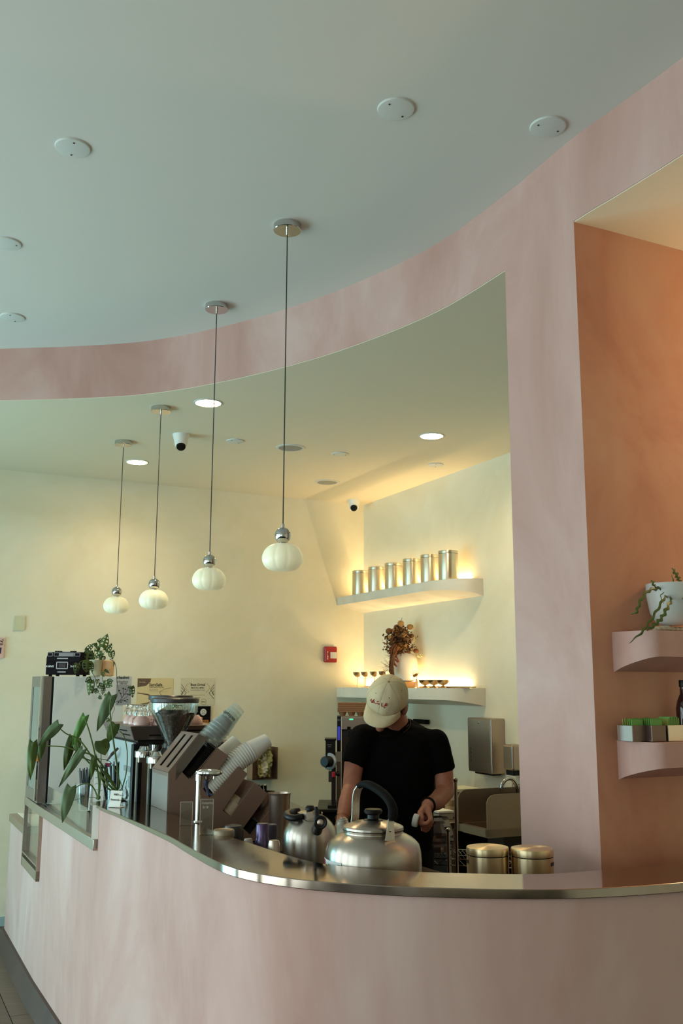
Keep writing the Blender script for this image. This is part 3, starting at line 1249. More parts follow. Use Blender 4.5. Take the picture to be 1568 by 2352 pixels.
def board(name, label, cat, x0, y0, x1, y1, th, m, pname='sheet'):
    """rectangular thing flat on the back wall; returns (thing, top-left corner, width, height, front offset)"""
    a = wallB(x0, y0)
    c = wallB(x1, y1)
    wd = (V((c.x, c.y)) - V((a.x, a.y))).length
    h = a.z - c.z
    t_ = thing(name, label, cat, (a.x, a.y, c.z))
    b_ = MB()
    b_.prism([(0, 0), (wd, 0), (wd, -h), (0, -h)], a + nB * 0.001, uB, (0, 0, 1), nB * th)
    b_.build(pname, m, t_, smooth=0)
    return t_, a + nB * (0.001 + th), wd, h


def quad2(b_, o, pts, th=0.0006, ex=None, n=None):
    b_.prism(pts, o, ex or uB, (0, 0, 1), (n or nB) * th)


def stroke(b_, o, pts, w_, ex=None, n=None, th=0.0006):
    for (x0, y0), (x1, y1) in zip(pts, pts[1:]):
        dx_, dy_ = x1 - x0, y1 - y0
        l_ = math.hypot(dx_, dy_) or 1e-6
        px, py = -dy_ / l_ * w_ / 2, dx_ / l_ * w_ / 2
        quad2(b_, o, [(x0 + px, y0 + py), (x1 + px, y1 + py), (x1 - px, y1 - py), (x0 - px, y0 - py)], th, ex, n)


M_CREAMP = mat('cream_paper', 'dcc898', 0.8)
t, a, wd, h = board('food_safety_certificate', 'cream food safety certificate taped to the wall beside the white cooler', 'certificate', 315, 1557, 396, 1621, 0.001, M_CREAMP)
b = MB()
quad2(b, a, [(0.004, -0.004), (wd * .38, -0.004), (wd * .36, -h * .14), (wd * .25, -h * .28), (0.004, -h * .33)])
b.build('brown_corner', mat('certificate_brown', '6a5443', 0.8), t, smooth=0)
b = MB()
for dy_, sg in ((0.52, 1), (0.98, -1)):
    quad2(b, a, [(0.004, -h * dy_), (wd * .3, -h * (dy_ + .05 * sg)), (wd * .62, -h * (dy_ + .22 * sg)), (wd * .62, -h * (dy_ + .26 * sg)), (wd * .3, -h * (dy_ + .10 * sg)), (0.004, -h * (dy_ + .03 * sg))])
b.build('brown_swoosh', bpy.data.materials['certificate_brown'], t, smooth=0)
b = MB()
stroke(b, a, [(wd * .95, -h * .35), (wd * .75, -h * .40), (wd * .62, -h * .5), (wd * .66, -h * .6), (wd * .8, -h * .66)], 0.004)
stroke(b, a, [(wd * .33, -h * .49), (wd * .85, -h * .49)], 0.0015)
b.build('tan_swoosh', mat('certificate_tan', 'a18f68', 0.8), t, smooth=0)
text('ServSafe', 0.030, M_INK, t, frameM(a + uB * wd * .33 + V((0, 0, -h * .29)), uB, (0, 0, 1)), bold=True)
text('CERTIFICATION', 0.0155, M_INK, t, frameM(a + uB * wd * .33 + V((0, 0, -h * .36)), uB, (0, 0, 1)))
text('HASAN ZAFAR', 0.0105, M_INKG, t, frameM(a + uB * wd * .33 + V((0, 0, -h * .445)), uB, (0, 0, 1)))
text('ServSafe', 0.014, M_CREAMP, t, frameM(a + nB * 0.0008 + uB * wd * .06 + V((0, 0, -h * .17)), uB, (0, 0, 1)))

t, a, wd, h = board('award_certificate', 'cream award sheet reading Best Drink taped to the wall behind the grinders', 'certificate', 415, 1557, 492, 1620, 0.001, mat('award_paper', 'd6cdb0', 0.8))
text('Best Drink', 0.0265, M_INK, t, frameM(a + uB * wd * .5 + V((0, 0, -h * .29)), uB, (0, 0, 1)), align='CENTER', bold=True)
text('MASCHJ x MPRC', 0.0145, M_INK, t, frameM(a + uB * wd * .5 + V((0, 0, -h * .385)), uB, (0, 0, 1)), align='CENTER', bold=True)
text('SUHOORFEST 2025', 0.0135, M_INKG, t, frameM(a + uB * wd * .5 + V((0, 0, -h * .47)), uB, (0, 0, 1)), align='CENTER')
text('Iced Turkish Latte - Chashni Cafe', 0.0085, M_INKG, t, frameM(a + uB * wd * .5 + V((0, 0, -h * .635)), uB, (0, 0, 1)), align='CENTER')
text('7 March 2025', 0.0085, M_INK, t, frameM(a + uB * wd * .5 + V((0, 0, -h * .73)), uB, (0, 0, 1)), align='CENTER')
text('MPRC', 0.012, M_INK, t, frameM(a + uB * wd * .68 + V((0, 0, -h * .89)), uB, (0, 0, 1)), align='CENTER', bold=True)
b = MB()
stroke(b, a, [(wd * .68 + 0.021 * math.cos(q * pi / 10), -h * .87 + 0.021 * math.sin(q * pi / 10)) for q in range(21)], 0.0016)
for sg in (0, 1):
    fx = lambda q: q * wd if sg == 0 else wd - q * wd
    stroke(b, a, [(fx(.02), -h * .23), (fx(.13), -h * .42), (fx(.02), -h * .60)], 0.003)
    stroke(b, a, [(fx(.02), -h * .34), (fx(.17), -h * .55), (fx(.02), -h * .76)], 0.003)
    stroke(b, a, [(fx(.02), -h * .46), (fx(.08), -h * .55), (fx(.02), -h * .64)], 0.003)
stuff(b.build('black_chevrons', M_INK, t, smooth=0))
b = MB()
for sg in (-1, 1):
    for q in range(7):
        aa = -0.4 + q * 0.26
        cx_, cy_ = wd * .5 + sg * wd * .34 * math.cos(aa - 0.3), -h * .42 + h * .24 * math.sin(aa)
        stroke(b, a, [(cx_ - 0.003, cy_ - 0.004), (cx_ + 0.003 * sg, cy_ + 0.006)], 0.004)
o = b.build('tan_wreath', mat('wreath_tan', 'b08a55', 0.8), t, smooth=0)
stuff(o)

t, a, wd, h = board('award_plaque', 'black wall plaque with white round seal and copper plate', 'plaque', 449, 1622, 481, 1672, 0.014, M_BLACKM, 'board')
b = MB()
quad2(b, a, [(wd * .2 * 0 + wd * .5 + 0.024 * math.cos(q * pi / 14) * (1 + .05 * (q % 2)), -h * .27 + 0.024 * math.sin(q * pi / 14) * (1 + .05 * (q % 2))) for q in range(28)], 0.001)
b.build('white_seal', mat('seal_white', 'd9d7cf', 0.6), t, smooth=0)
b = MB()
stroke(b, a + nB * 0.001, [(wd * .5 + 0.010 * math.cos(q * pi / 8), -h * .24 + 0.010 * math.sin(q * pi / 8)) for q in range(17)], 0.002)
b.build('seal_ring', M_INK, t, smooth=0)
text('MASCHJ', 0.009, M_INK, t, frameM(a + nB * 0.0012 + uB * wd * .5 + V((0, 0, -h * .37)), uB, (0, 0, 1)), align='CENTER')
b = MB()
quad2(b, a, [(wd * .13, -h * .62), (wd * .88, -h * .62), (wd * .88, -h * .93), (wd * .13, -h * .93)], 0.001)
b.build('copper_plate', mat('copper_plate', 'c08149', 0.35, 0.6), t, smooth=0)
for k, s_ in enumerate(('Iced Turkish Latte', 'Chashni Cafe', 'Best Drink 2025')):
    text(s_, 0.0095, M_INK, t, frameM(a + nB * 0.0012 + uB * wd * .5 + V((0, 0, -h * (.70 + .085 * k))), uB, (0, 0, 1)), align='CENTER')

# fire alarm
t, a, wd, h = board('fire_alarm', 'red fire alarm strobe on the cream wall near the corner', 'fire alarm', 742, 1485, 770, 1522, 0.035, mat('alarm_red', '9a1f22', 0.35), 'housing')
kids(t)[0].modifiers.new('bevel', 'BEVEL').width = 0.008
b = MB()
quad2(b, a, [(wd * .42, -h * .35), (wd * .92, -h * .35), (wd * .92, -h * .75), (wd * .42, -h * .75)], 0.008)
b.build('strobe_lens', mat('strobe_lens', 'd9d4cd', 0.15), t, smooth=0, bevel=0.003)
b = MB()
quad2(b, a + nB * 0.008, [(wd * .55, -h * .45), (wd * .8, -h * .45), (wd * .8, -h * .65), (wd * .55, -h * .65)], 0.003)
b.build('flash_tube', M_COVER, t, smooth=0)
for k, ch in enumerate('FIRE'):
    text(ch, 0.020, M_WHITE, t, frameM(a + nB * 0.0005 + uB * wd * .17 + V((0, 0, -h * (.42 + .13 * k))), uB, (0, 0, 1)), bold=True)

# blank switch plate
t, a, wd, h = board('wall_plate', 'plain cream switch plate high on the wall at the left', 'switch plate', 33, 1415, 56, 1448, 0.007, mat('plate_cream', 'cfcaa9', 0.5), 'plate')
b = MB()
b.along([(0.003, 0), (0.003, 0.0015), (0.001, 0.002)], a + uB * wd * .5 + V((0, 0, -h * .85)), nB, 10)
b.build('screw', M_COVER, t)
# pink poster cut by the frame
t, a, wd, h = board('pink_poster', 'pink printed panel on the wall cut by the left edge', 'poster', -34, 1464, 7, 1512, 0.012, mat('poster_pink', 'dcb2a6', 0.7), 'panel')
b = MB()
quad2(b, a, [(wd * .3, -h * .48), (wd * .88, -h * .48), (wd * .86, -h * .78), (wd * .3, -h * .78)])
b.build('dark_square', mat('poster_purple', '3b2b41', 0.7), t, smooth=0)
b = MB()
stroke(b, a, [(wd * .78, -h * .15), (wd * .93, -h * .22)], 0.008)
stroke(b, a, [(wd * .5, -h * .28), (wd * .95, -h * .31)], 0.006)
stroke(b, a, [(wd * .5, -h * .35), (wd * .9, -h * .36)], 0.005)
stroke(b, a, [(wd * .93, -h * .09), (wd * .90, -h * .13)], 0.009)
b.build('brown_print', mat('poster_brown', '5a3526', 0.7), t, smooth=0)

# steel wall box with green bags
t, a, wd, h = board('wall_bag_holder', 'steel wall holder with crumpled green and white bags, right of the cups', 'bag holder', 568, 1716, 624, 1787, 0.004, M_TAUPE, 'back_plate')
b = MB()
b.prism([(wd - 0.004, 0), (wd, 0), (wd, -h), (wd - 0.004, -h)], a, uB, (0, 0, 1), nB * 0.11)
b.prism([(0, -h * .1), (0.004, -h * .1), (0.004, -h), (0, -h)], a, uB, (0, 0, 1), nB * 0.11)
b.prism([(0, -h), (wd, -h), (wd, -h + .004), (0, -h + .004)], a, uB, (0, 0, 1), nB * 0.11)
b.build('side_plates', M_STEEL, t, smooth=0)
b = MB()
M_BAG = mat('green_bag', '9d9a66', 0.7)
gr = []
nu, nv = 14, 18
for j in range(nv + 1):
    for i in range(nu + 1):
        u_, v_ = i / nu, j / nv
        gr.append(a + uB * (wd * .34 + wd * .52 * u_) + V((0, 0, -h * (.06 + .88 * v_))) + nB * (0.055 + 0.018 * math.sin(5 * u_ + 7 * v_) + random.uniform(-.012, .012)))
b.add(gr, [(j * (nu + 1) + i, j * (nu + 1) + i + 1, (j + 1) * (nu + 1) + i + 1, (j + 1) * (nu + 1) + i) for j in range(nv) for i in range(nu)])
b.mi = [1 if (f % nu) in (4, 5, 6, 7, 8) and (f // nu) > 2 else 0 for f in range(len(b.f))]
o = b.build('folded_bags', [M_BAG, mat('bag_white', 'cfc9b4', 0.7)], t, smooth=20)
so = o.modifiers.new('thickness', 'SOLIDIFY')
so.thickness = 0.012

# ------------------------------------------------------------------ bar wall equipment on the right: towel box, soap, sink, sign
def wallS(x, y, off=0.0):
    return PP(x, y, A_SH, B_SH, off)


uS = P3(dS)
a = wallS(1165, 1652)
q = wallS(1165, 1782)
# front-left edge seen at x=1085..1137; box 0.27 wide along the wall, 0.10 deep
t = thing('paper_towel_dispenser', 'brushed steel paper towel dispenser on the wall above the hand sink', 'towel dispenser', (a.x, a.y, q.z))
W_, H_, D_ = 0.27, 0.345, 0.105
o_ = V((a.x, a.y, q.z + 0.012)) - uS * 0.30 + nS * 0.001
b = MB()
b.prism([(0, 0), (W_, 0), (W_, H_), (0, H_)], o_, uS, (0, 0, 1), nS * D_)
b.build('cabinet', M_STEEL, t, smooth=0, bevel=0.006)
b = MB()
b.prism([(0.006, 0.02), (W_ - 0.006, 0.02), (W_ - 0.006, H_ - 0.006), (0.006, H_ - 0.006)], o_ + nS * D_, uS, (0, 0, 1), nS * 0.004)
b.build('door', M_STEEL, t, smooth=0, bevel=0.002)
b = MB()
b.along([(0.007, 0), (0.007, 0.004), (0.002, 0.005)], o_ + uS * (W_ / 2) + V((0, 0, H_ - 0.03)) + nS * (D_ + 0.003), nS, 14)
b.build('lock', M_CHROME, t)
b = MB()
for k in range(4):
    b.prism([(0.035, 0.06 + 0.026 * k), (0.039, 0.06 + 0.026 * k), (0.039, 0.078 + 0.026 * k), (0.035, 0.078 + 0.026 * k)], o_ + nS * (D_ + 0.0035), uS, (0, 0, 1), nS * 0.001)
b.build('sight_slots', M_BLACKM, t, smooth=0)
b = MB()
b.prism([(0.05, -0.012), (W_ - 0.02, -0.012), (W_ - 0.02, 0.003), (0.05, 0.003)], o_ + nS * 0.02, uS, (0, 0, 1), nS * 0.07)
b.build('paper_slot', M_BLACK, t, smooth=0, bevel=0.004)

a = wallS(1184, 1708)
q = wallS(1184, 1778)
t = thing('soap_dispenser', 'steel wall soap dispenser half hidden by the pink pillar', 'soap dispenser', (a.x, a.y, q.z))
o_ = V((a.x, a.y, q.z)) + nS * 0.001
b = MB()
b.prism([(0, 0.03), (0.10, 0.03), (0.10, a.z - q.z), (0, a.z - q.z)], o_, uS, (0, 0, 1), nS * 0.10)
b.build('tank', M_STEEL, t, smooth=0, bevel=0.012)
b = MB()
b.prism([(0.01, 0.0), (0.09, 0.0), (0.09, 0.035), (0.01, 0.035)], o_, uS, (0, 0, 1), nS * 0.09)
b.build('spout_base', M_BLACK, t, smooth=0, bevel=0.008)

# hand sink with side guards
M_SINK = mat('brushed_sink_steel', 'a39282', 0.38, 1.0)
sp = wallS(1160, 1900)
p0 = wallS(1118, 1850)
s_w = (V((p0.x, p0.y)) - V(A_SH)).dot(dS)
SW = 0.30
t = thing('hand_sink', 'steel wall mounted hand sink with tall splash guards, beside the pink pillar', 'sink', (p0.x, p0.y, 0.80))


def S3(s, dep, z):
    p_ = P3(A_SH) + uS * s + nS * dep
    p_.z = z
    return p_


s0_ = 2.185
DEP = 0.51
b = MB()
# rim, basin walls, floor
rz = 0.805
for (a0, a1, d0, d1, z0, z1) in ((0, SW, DEP - 0.03, DEP, rz - 0.042, rz), (0, 0.02, 0, DEP, rz - 0.042, rz), (SW - 0.02, SW, 0, DEP, rz - 0.042, rz), (0, SW, 0, 0.18, rz - 0.042, rz),
                                 (0.02, SW - 0.02, 0.05, DEP - 0.02, rz - 0.05, rz - 0.042)):
    b.prism([(a0, d0), (a1, d0), (a1, d1), (a0, d1)], S3(s0_, 0.002, z0), uS, nS, V((0, 0, z1 - z0)))
b.build('basin', M_SINK, t, smooth=0)
b = MB()
for a0 in (0.0, SW - 0.006):
    pts = [(0, -0.042), (DEP, -0.042), (DEP, 0.145), (DEP - 0.012, 0.17), (DEP - 0.035, 0.185), (DEP - 0.06, 0.19), (0, 0.19)]
    b.prism(pts, S3(s0_ + a0, 0.002, rz - 0.01 * 0), nS, (0, 0, 1), uS * 0.006)
b.prism([(0, 0), (SW, 0), (SW, 0.19), (0, 0.19)], S3(s0_, 0.002, rz), uS, (0, 0, 1), nS * 0.01)
b.build('splash_guard', M_SINK, t, smooth=0)
b = MB()
b.prism([(0.05, 0.0), (SW - 0.03, 0.0), (SW - 0.06, 0.05), (0.08, 0.05)], S3(s0_, 0.06, rz - 0.22), uS, nS * 6, V((0, 0, 0.17)))
b.build('trap_cover', M_DARK, t, smooth=0)
fa = thing('gooseneck_faucet', 'small chrome gooseneck faucet over the hand sink', 'faucet', S3(s0_ + 0.09, 0.14, rz))
bs = S3(s0_ + 0.09, 0.14, rz)
pts = [bs, bs + V((0, 0, 0.15)), bs + V((0, 0, 0.21)) + nS * 0.010, bs + V((0, 0, 0.245)) + nS * 0.04, bs + V((0, 0, 0.247)) + nS * 0.08, bs + V((0, 0, 0.22)) + nS * 0.115, bs + V((0, 0, 0.185)) + nS * 0.12]
b = MB()
b.tube(crom(pts, 6), 0.011, 14)
b.build('spout', M_CHROME, fa)
b = MB()
b.cyl(bs, bs + V((0, 0, 0.015)), 0.024, 0.02, 20)
b.build('base', M_CHROME, fa)
sg = wallS(1176, 1798)
t = thing('hand_wash_sign', 'small notice reading HAND WASH on the wall behind the faucet', 'sign', sg)
b = MB()
b.prism([(0, 0), (0.15, 0), (0.15, -0.07), (0, -0.07)], sg + nS * 0.001, uS, (0, 0, 1), nS * 0.002)
b.build('panel', mat('sign_grey', 'b9ad9b', 0.5), t, smooth=0)
b = MB()
stroke(b, sg + nS * 0.003, [(0.004, -0.004), (0.146, -0.004), (0.146, -0.066), (0.004, -0.066), (0.004, -0.004)], 0.002, uS, nS)
b.build('border', M_INK, t, smooth=0)
text('HAND WASH', 0.024, M_INK, t, frameM(sg + nS * 0.0035 + uS * 0.010 + V((0, 0, -0.043)), uS, (0, 0, 1)), bold=True)
# ------------------------------------------------------------------ left end: cooler, radio, plants
LD = V((-0.441, 0.898, 0))       # along the counter, away from the camera
RD = V((0.898, 0.441, 0))        # into the bar, away from the customer
ZW = 0.96
# counter-top cooler: side panel faces the camera
YF = 5.37
c0_ = PY(107, 1851, YF - 0.02)
cr_ = PY(303, 1700, YF + 0.12)
zt = PY(125, 1553, YF).z
# side panel plane from left-front corner to right-rear
pa = V((-1.585, 5.36, 0))
pb = pa + RD * 0.387
zt = PY(125, 1553, pa.y).z
ux = RD.copy()
uy = LD.copy()
fr_w = 0.387
t = thing('counter_cooler', 'tall white sided glass door cooler standing on the counter, radio and plant on top', 'cooler', (pa.x, pa.y, ZW))
b = MB()
b.prism([(0, ZW + 0.002), (fr_w, ZW + 0.002), (fr_w, zt), (0, zt)], pa, ux, (0, 0, 1), uy * 0.42)
b.build('cabinet', mat('cooler_white', 'dfe2dd', 0.45), t, smooth=0, bevel=0.003)
b = MB()
b.prism([(-0.012, ZW + 0.01), (0, ZW + 0.01), (0, zt - 0.004), (-0.012, zt - 0.004)], pa + uy * 0.004, ux, (0, 0, 1), uy * 0.41)
b.build('door_gasket', M_BLACK, t, smooth=0)
b = MB()
for (y0, y1, z0, z1) in ((0, 0.06, ZW + 0.01, zt), (0.36, 0.42, ZW + 0.01, zt), (0.06, 0.36, zt - 0.06, zt), (0.06, 0.36, ZW + 0.01, ZW + 0.07)):
    b.prism([(-0.055, z0), (-0.012, z0), (-0.012, z1), (-0.055, z1)], pa + uy * y0, ux, (0, 0, 1), uy * (y1 - y0))
b.build('door', mat('cooler_door_steel', '8b7d77', 0.3, 0.8), t, smooth=0)
b = MB()
b.prism([(-0.053, ZW + 0.07), (-0.045, ZW + 0.07), (-0.045, zt - 0.06), (-0.053, zt - 0.06)], pa + uy * 0.06, ux, (0, 0, 1), uy * 0.30)
b.build('door_glass', mat('dark_cooler_glass', '7f9396', 0.1, 0.7), t, smooth=0)
b = MB()
b.prism([(-0.066, ZW + 0.02), (-0.055, ZW + 0.02), (-0.055, zt), (-0.066, zt)], pa + uy * 0.02, ux, (0, 0, 1), uy * 0.03)
b.build('bright_trim', M_CHROME, t, smooth=0)
b = MB()
b.prism([(-0.070, ZW + 0.23), (-0.056, ZW + 0.23), (-0.056, ZW + 0.26), (-0.070, ZW + 0.26)], pa - uy * 0.001, ux, (0, 0, 1), uy * 0.02)
b.build('orange_tag', mat('orange_tag', 'c07a45', 0.5), t, smooth=0)
nP = -uy
# poster on the cooler
def onP(x, y, off=0.0):
    return PP(x, y, (pa.x, pa.y), (pb.x, pb.y), off)
a = onP(268, 1553.5)
c = onP(300, 1619)
wd, h = (V((c.x, c.y)) - V((a.x, a.y))).length, a.z - c.z
t2 = thing('cafe_poster', 'small white poster with leaf drawing on the side of the white cooler', 'poster', (a.x, a.y, c.z))
b = MB()
quad2(b, a + nP * 0.001, [(0, 0), (wd, 0), (wd, -h), (0, -h)], 0.001, ux, nP)
b.build('sheet', mat('poster_paper', 'c9cac8', 0.8), t2, smooth=0)
b = MB()
quad2(b, a + nP * 0.002, [(0, -h * .30), (wd, -h * .30), (wd, -h), (0, -h)], 0.0005, ux, nP)
b.build('grey_panel', mat('poster_grey', 'a3a3a6', 0.8), t2, smooth=0)
text('chashni', 0.0235, M_INK, t2, frameM(a + nP * 0.0023 + ux * 0.001 + V((0, 0, -h * .085)), ux, (0, 0, 1)), bold=True)
text('chashni', 0.021, M_INKG, t2, frameM(a + nP * 0.0023 + ux * 0.003 + V((0, 0, -h * .225)), ux, (0, 0, 1)))
text('coffee shop', 0.009, M_INK, t2, frameM(a + nP * 0.0023 + ux * 0.018 + V((0, 0, -h * .275)), ux, (0, 0, 1)))
b = MB()
for k, pts in enumerate(([(.1, .98), (.4, .75), (.7, .5), (.85, .35)], [(.4, .75), (.2, .5)], [(.55, .62), (.9, .62)], [(.3, .82), (.8, .9)], [(.5, .68), (.45, .4)])):
    stroke(b, a + nP * 0.0027, [(wd * p, -h * q) for p, q in pts], 0.0022, ux, nP, 0.0004)
for p, q in ((.2, .5), (.3, .6), (.45, .42), (.6, .45), (.8, .38), (.88, .5), (.75, .62), (.9, .65), (.6, .85), (.75, .82), (.35, .9), (.18, .9)):
    quad2(b, a + nP * 0.0027, [(wd * p + wd * .07 * math.cos(k_ * pi / 3 + p * 9), -h * q + wd * .035 * math.sin(k_ * pi / 3 + p * 9)) for k_ in range(6)], 0.0004, ux, nP)
b.cur = 0
stuff(b.build('leaf_drawing', M_INK, t2, smooth=0))

# boombox
zb = zt + 0.001
bx = onP(107, 1548)
yb = YF + 0.10
def OB(x, y, d=0.0):
    return PY(x, y, yb + d)
l_, r_ = OB(107, 1500), OB(186, 1500)
bw = r_.x - l_.x
bz0, bz1 = zb, zb + 0.135
t = thing('boombox', 'black cassette boombox radio with grey trim on top of the white cooler', 'radio', (l_.x, yb, bz0))
M_BB = mat('radio_black', '171013', 0.6, spec=0.12)
M_SIL = mat('radio_silver', '9a9696', 0.35, 0.5)
b = MB()
b.prism([(0.0, 0.008), (bw, 0.008), (bw, 0.10), (bw - 0.003, 0.135), (0.006, 0.135), (0.0, 0.10)], V((l_.x, yb, bz0)), (1, 0, 0), (0, 0, 1), (0.05, 0.12, 0))
b.build('case', M_BB, t, smooth=0, bevel=0.003)
of = V((l_.x, yb - 0.001, bz0))
X_, nY = V((1, 0, 0)), V((0, -1, 0))
b = MB()
for (x0, x1, z0, z1) in ((0.008, 0.034, 0.112, 0.130), (bw - 0.034, bw - 0.005, 0.112, 0.130), (0.044, bw - 0.038, 0.112, 0.130)):
    stroke(b, of, [(x0, z0), (x1, z0), (x1, z1), (x0, z1), (x0, z0)], 0.002, X_, nY, 0.002)
b.build('silver_bezel', M_SIL, t, smooth=0)
b = MB()
quad2(b, of, [(0.070, 0.120), (bw - 0.042, 0.120), (bw - 0.042, 0.127), (0.070, 0.127)], 0.001, X_, nY)
quad2(b, of, [(0.070, 0.113), (bw - 0.042, 0.113), (bw - 0.042, 0.117), (0.070, 0.117)], 0.001, X_, nY)
b.build('tuning_scale', M_SIL, t, smooth=0)
mx = bw / 2 - 0.005
b = MB()
stroke(b, of, [(mx - 0.031, 0.042), (mx + 0.031, 0.042), (mx + 0.031, 0.078), (mx - 0.031, 0.078), (mx - 0.031, 0.042)], 0.005, X_, nY, 0.003)
quad2(b, of, [(mx - 0.031, 0.096), (mx + 0.031, 0.096), (mx + 0.031, 0.102), (mx - 0.031, 0.102)], 0.002, X_, nY)
b.build('deck_frame', M_SIL, t, smooth=0)
b = MB()
quad2(b, of, [(mx - 0.020, 0.048), (mx + 0.020, 0.048), (mx + 0.020, 0.072), (mx - 0.020, 0.072)], 0.002, X_, nY)
b.build('cassette_window', mat('smoky_window', '3c3438', 0.1), t, smooth=0)
b = MB()
for k in range(6):
    quad2(b, of, [(mx - 0.024 + 0.008 * k, 0.020), (mx - 0.018 + 0.008 * k, 0.020), (mx - 0.018 + 0.008 * k, 0.027), (mx - 0.024 + 0.008 * k, 0.027)], 0.003, X_, nY)
stuff(b.build('deck_buttons', M_SIL, t, smooth=0))
for cx in (0.027, bw - 0.030):
    b = MB()
    b.along([(0.026, 0), (0.026, 0.002), (0.024, 0.002), (0.022, -0.001), (0.001, 0.001)], of + X_ * cx + V((0, 0, 0.060)), nY, 32, cap=False)
    b.build('speaker_ring', M_BB, t)
    text('X-BASS', 0.0145, M_WHITE, t, frameM(of + nY * 0.003 + X_ * (cx - 0.026) + V((0, 0, 0.050)), X_, (0, 0, 1)), bold=True)
b = MB()
for k, (x0, x1) in enumerate(((0.04, 0.05), (0.054, 0.064), (0.068, 0.078), (0.125, 0.131), (0.135, 0.141), (0.148, 0.162))):
    b.box((l_.x + x0 + 0.005, yb + 0.03, bz1 + 0.003), (x1 - x0, 0.012, 0.008))
stuff(b.build('top_buttons', M_BB, t, smooth=0))
b = MB()
b.prism([(0.07, 0.135), (0.125, 0.135), (0.12, 0.139), (0.075, 0.139)], V((l_.x, yb + 0.04, bz0)), (1, 0, 0), (0, 0, 1), (0, 0.02, 0))
b.build('carry_handle', M_SIL, t, smooth=0)
b = MB()
for x0 in (0.02, bw - 0.02):
    b.box((l_.x + x0, yb + 0.03, bz0 + 0.005), (0.015, 0.02, 0.010))
    b.box((l_.x + x0 + 0.02, yb + 0.10, bz0 + 0.005), (0.015, 0.02, 0.010))
stuff(b.build('feet', M_BB, t, smooth=0))

# ------------------------------------------------------------------ leaves
M_LEAF = mat('deep_green_leaf', '445628', 0.5, col2='566a34', nscale=9, spec=0.25)
M_LEAFD = mat('dark_green_leaf', '36401c', 0.55, col2='444f26', nscale=9, spec=0.15)
M_LEAFG = mat('blue_green_leaf', '566a48', 0.5, col2='647857', nscale=9, spec=0.25)
M_STEM = mat('green_stem', '55692f', 0.5)
M_STEMB = mat('woody_stem', '4b3a26', 0.7)


def leaf(parent, mtl, base, tip, width, side, curl=0.0, fold=0.25, holes=False, nu=10, nv=8, name='leaf', lobe=True):
    """leaf from base to tip; side is the direction across the blade"""
    base, tip, side = V(base), V(tip), V(side)
    d = tip - base
    L_ = d.length
    d = d / L_
    side = (side - d * side.dot(d)).normalized()
    nrm = d.cross(side)
    vs, fs = [], []
    for i in range(nu + 1):
        t_ = i / nu
        if lobe:
            hw = (math.sin(pi * min(1, (t_ * 0.86 + 0.14)) ** 0.72) ** 0.85 if t_ < 1 else 0) * width / 2
        else:
            hw = math.sin(pi * (t_ * 0.97 + 0.015) ** 0.9) * width / 2
        hw = max(hw, 0.0006)
        for j in range(nv + 1):
            s_ = j / nv * 2 - 1
            back = -0.10 * L_ * (abs(s_) ** 1.0) * (1 - t_) ** 3 * (1 if lobe else 0)
            p = base + d * (L_ * t_ + back) + side * (hw * s_) + nrm * (fold * hw * abs(s_) + curl * L_ * math.sin(pi * t_) + 0.02 * L_ * math.sin(9 * t_ + 3 * s_))
            vs.append(p)
    for i in range(nu):
        for j in range(nv):
            if holes and 1 < i < nu - 2 and (i % 2 == 0) and j in (1, 2, nv - 3, nv - 2):
                continue
            o_ = i * (nv + 1) + j
            fs.append((o_, o_ + 1, o_ + nv + 2, o_ + nv + 1))
    b_ = MB()
    b_.add(vs, fs)
    o = b_.build(name, mtl, parent, smooth=60)
    so_ = o.modifiers.new('thickness', 'SOLIDIFY')
    so_.thickness = 0.0008
    return o


def stemc(parent, pts, r, m=None, k=6, name='stem'):
    b_ = MB()
    pts = crom(pts, k)
    n = len(pts)
    b_.tube(pts, [r * (1 - 0.45 * i / n) for i in range(n)], 7)
    return b_.build(name, m or M_STEM, parent)


# trailing plant on the cooler
def c1(x, y, Y):       # coordinates of the 7.13x crop from (100, 1440)
    return PY(100 + x / 7.127, 1440 + y / 7.127, Y)
YH = YF + 0.10
base = PY(212, 1549, YH)
zp = zt + 0.001
t = thing('trailing_monstera', 'trailing plant with holed leaves spilling from a pot on top of the cooler', 'plant', (base.x, YH, zp + 0.04))
HL = [((960, 330), (1046, 110), 90), ((700, 385), (825, 270), 55), ((845, 265), (868, 350), 38), ((905, 325), (888, 400), 30), ((1010, 385), (1120, 265), 75), ((1100, 400), (1130, 530), 80),
      ((955, 425), (800, 530), 65), ((730, 400), (700, 640), 115), ((960, 470), (920, 560), 80), ((920, 560), (900, 790), 95), ((720, 560), (700, 750), 110), ((560, 600), (515, 775), 70),
      ((1080, 570), (1110, 700), 85), ((985, 560), (1000, 660), 60), ((1000, 700), (1080, 760), 30), ((960, 740), (990, 820), 45), ((770, 600), (800, 740), 60),
      ((780, 850), (680, 900), 65), ((760, 880), (740, 1120), 95), ((880, 860), (880, 930), 45), ((1040, 900), (1140, 880), 60), ((970, 930), (1130, 970), 75), ((900, 950), (1000, 990), 60),
      ((830, 1010), (790, 1090), 70), ((870, 1030), (840, 1095), 50), ((980, 1000), (960, 1110), 45), ((900, 1140), (955, 1180), 40), ((1000, 1100), (1035, 1145), 28),
      ((1440, 980), (1460, 1160), 60), ((1480, 975), (1415, 1020), 30), ((1080, 1510), (1020, 1560), 45), ((860, 400), (930, 300), 50), ((900, 250), (980, 180), 50)]
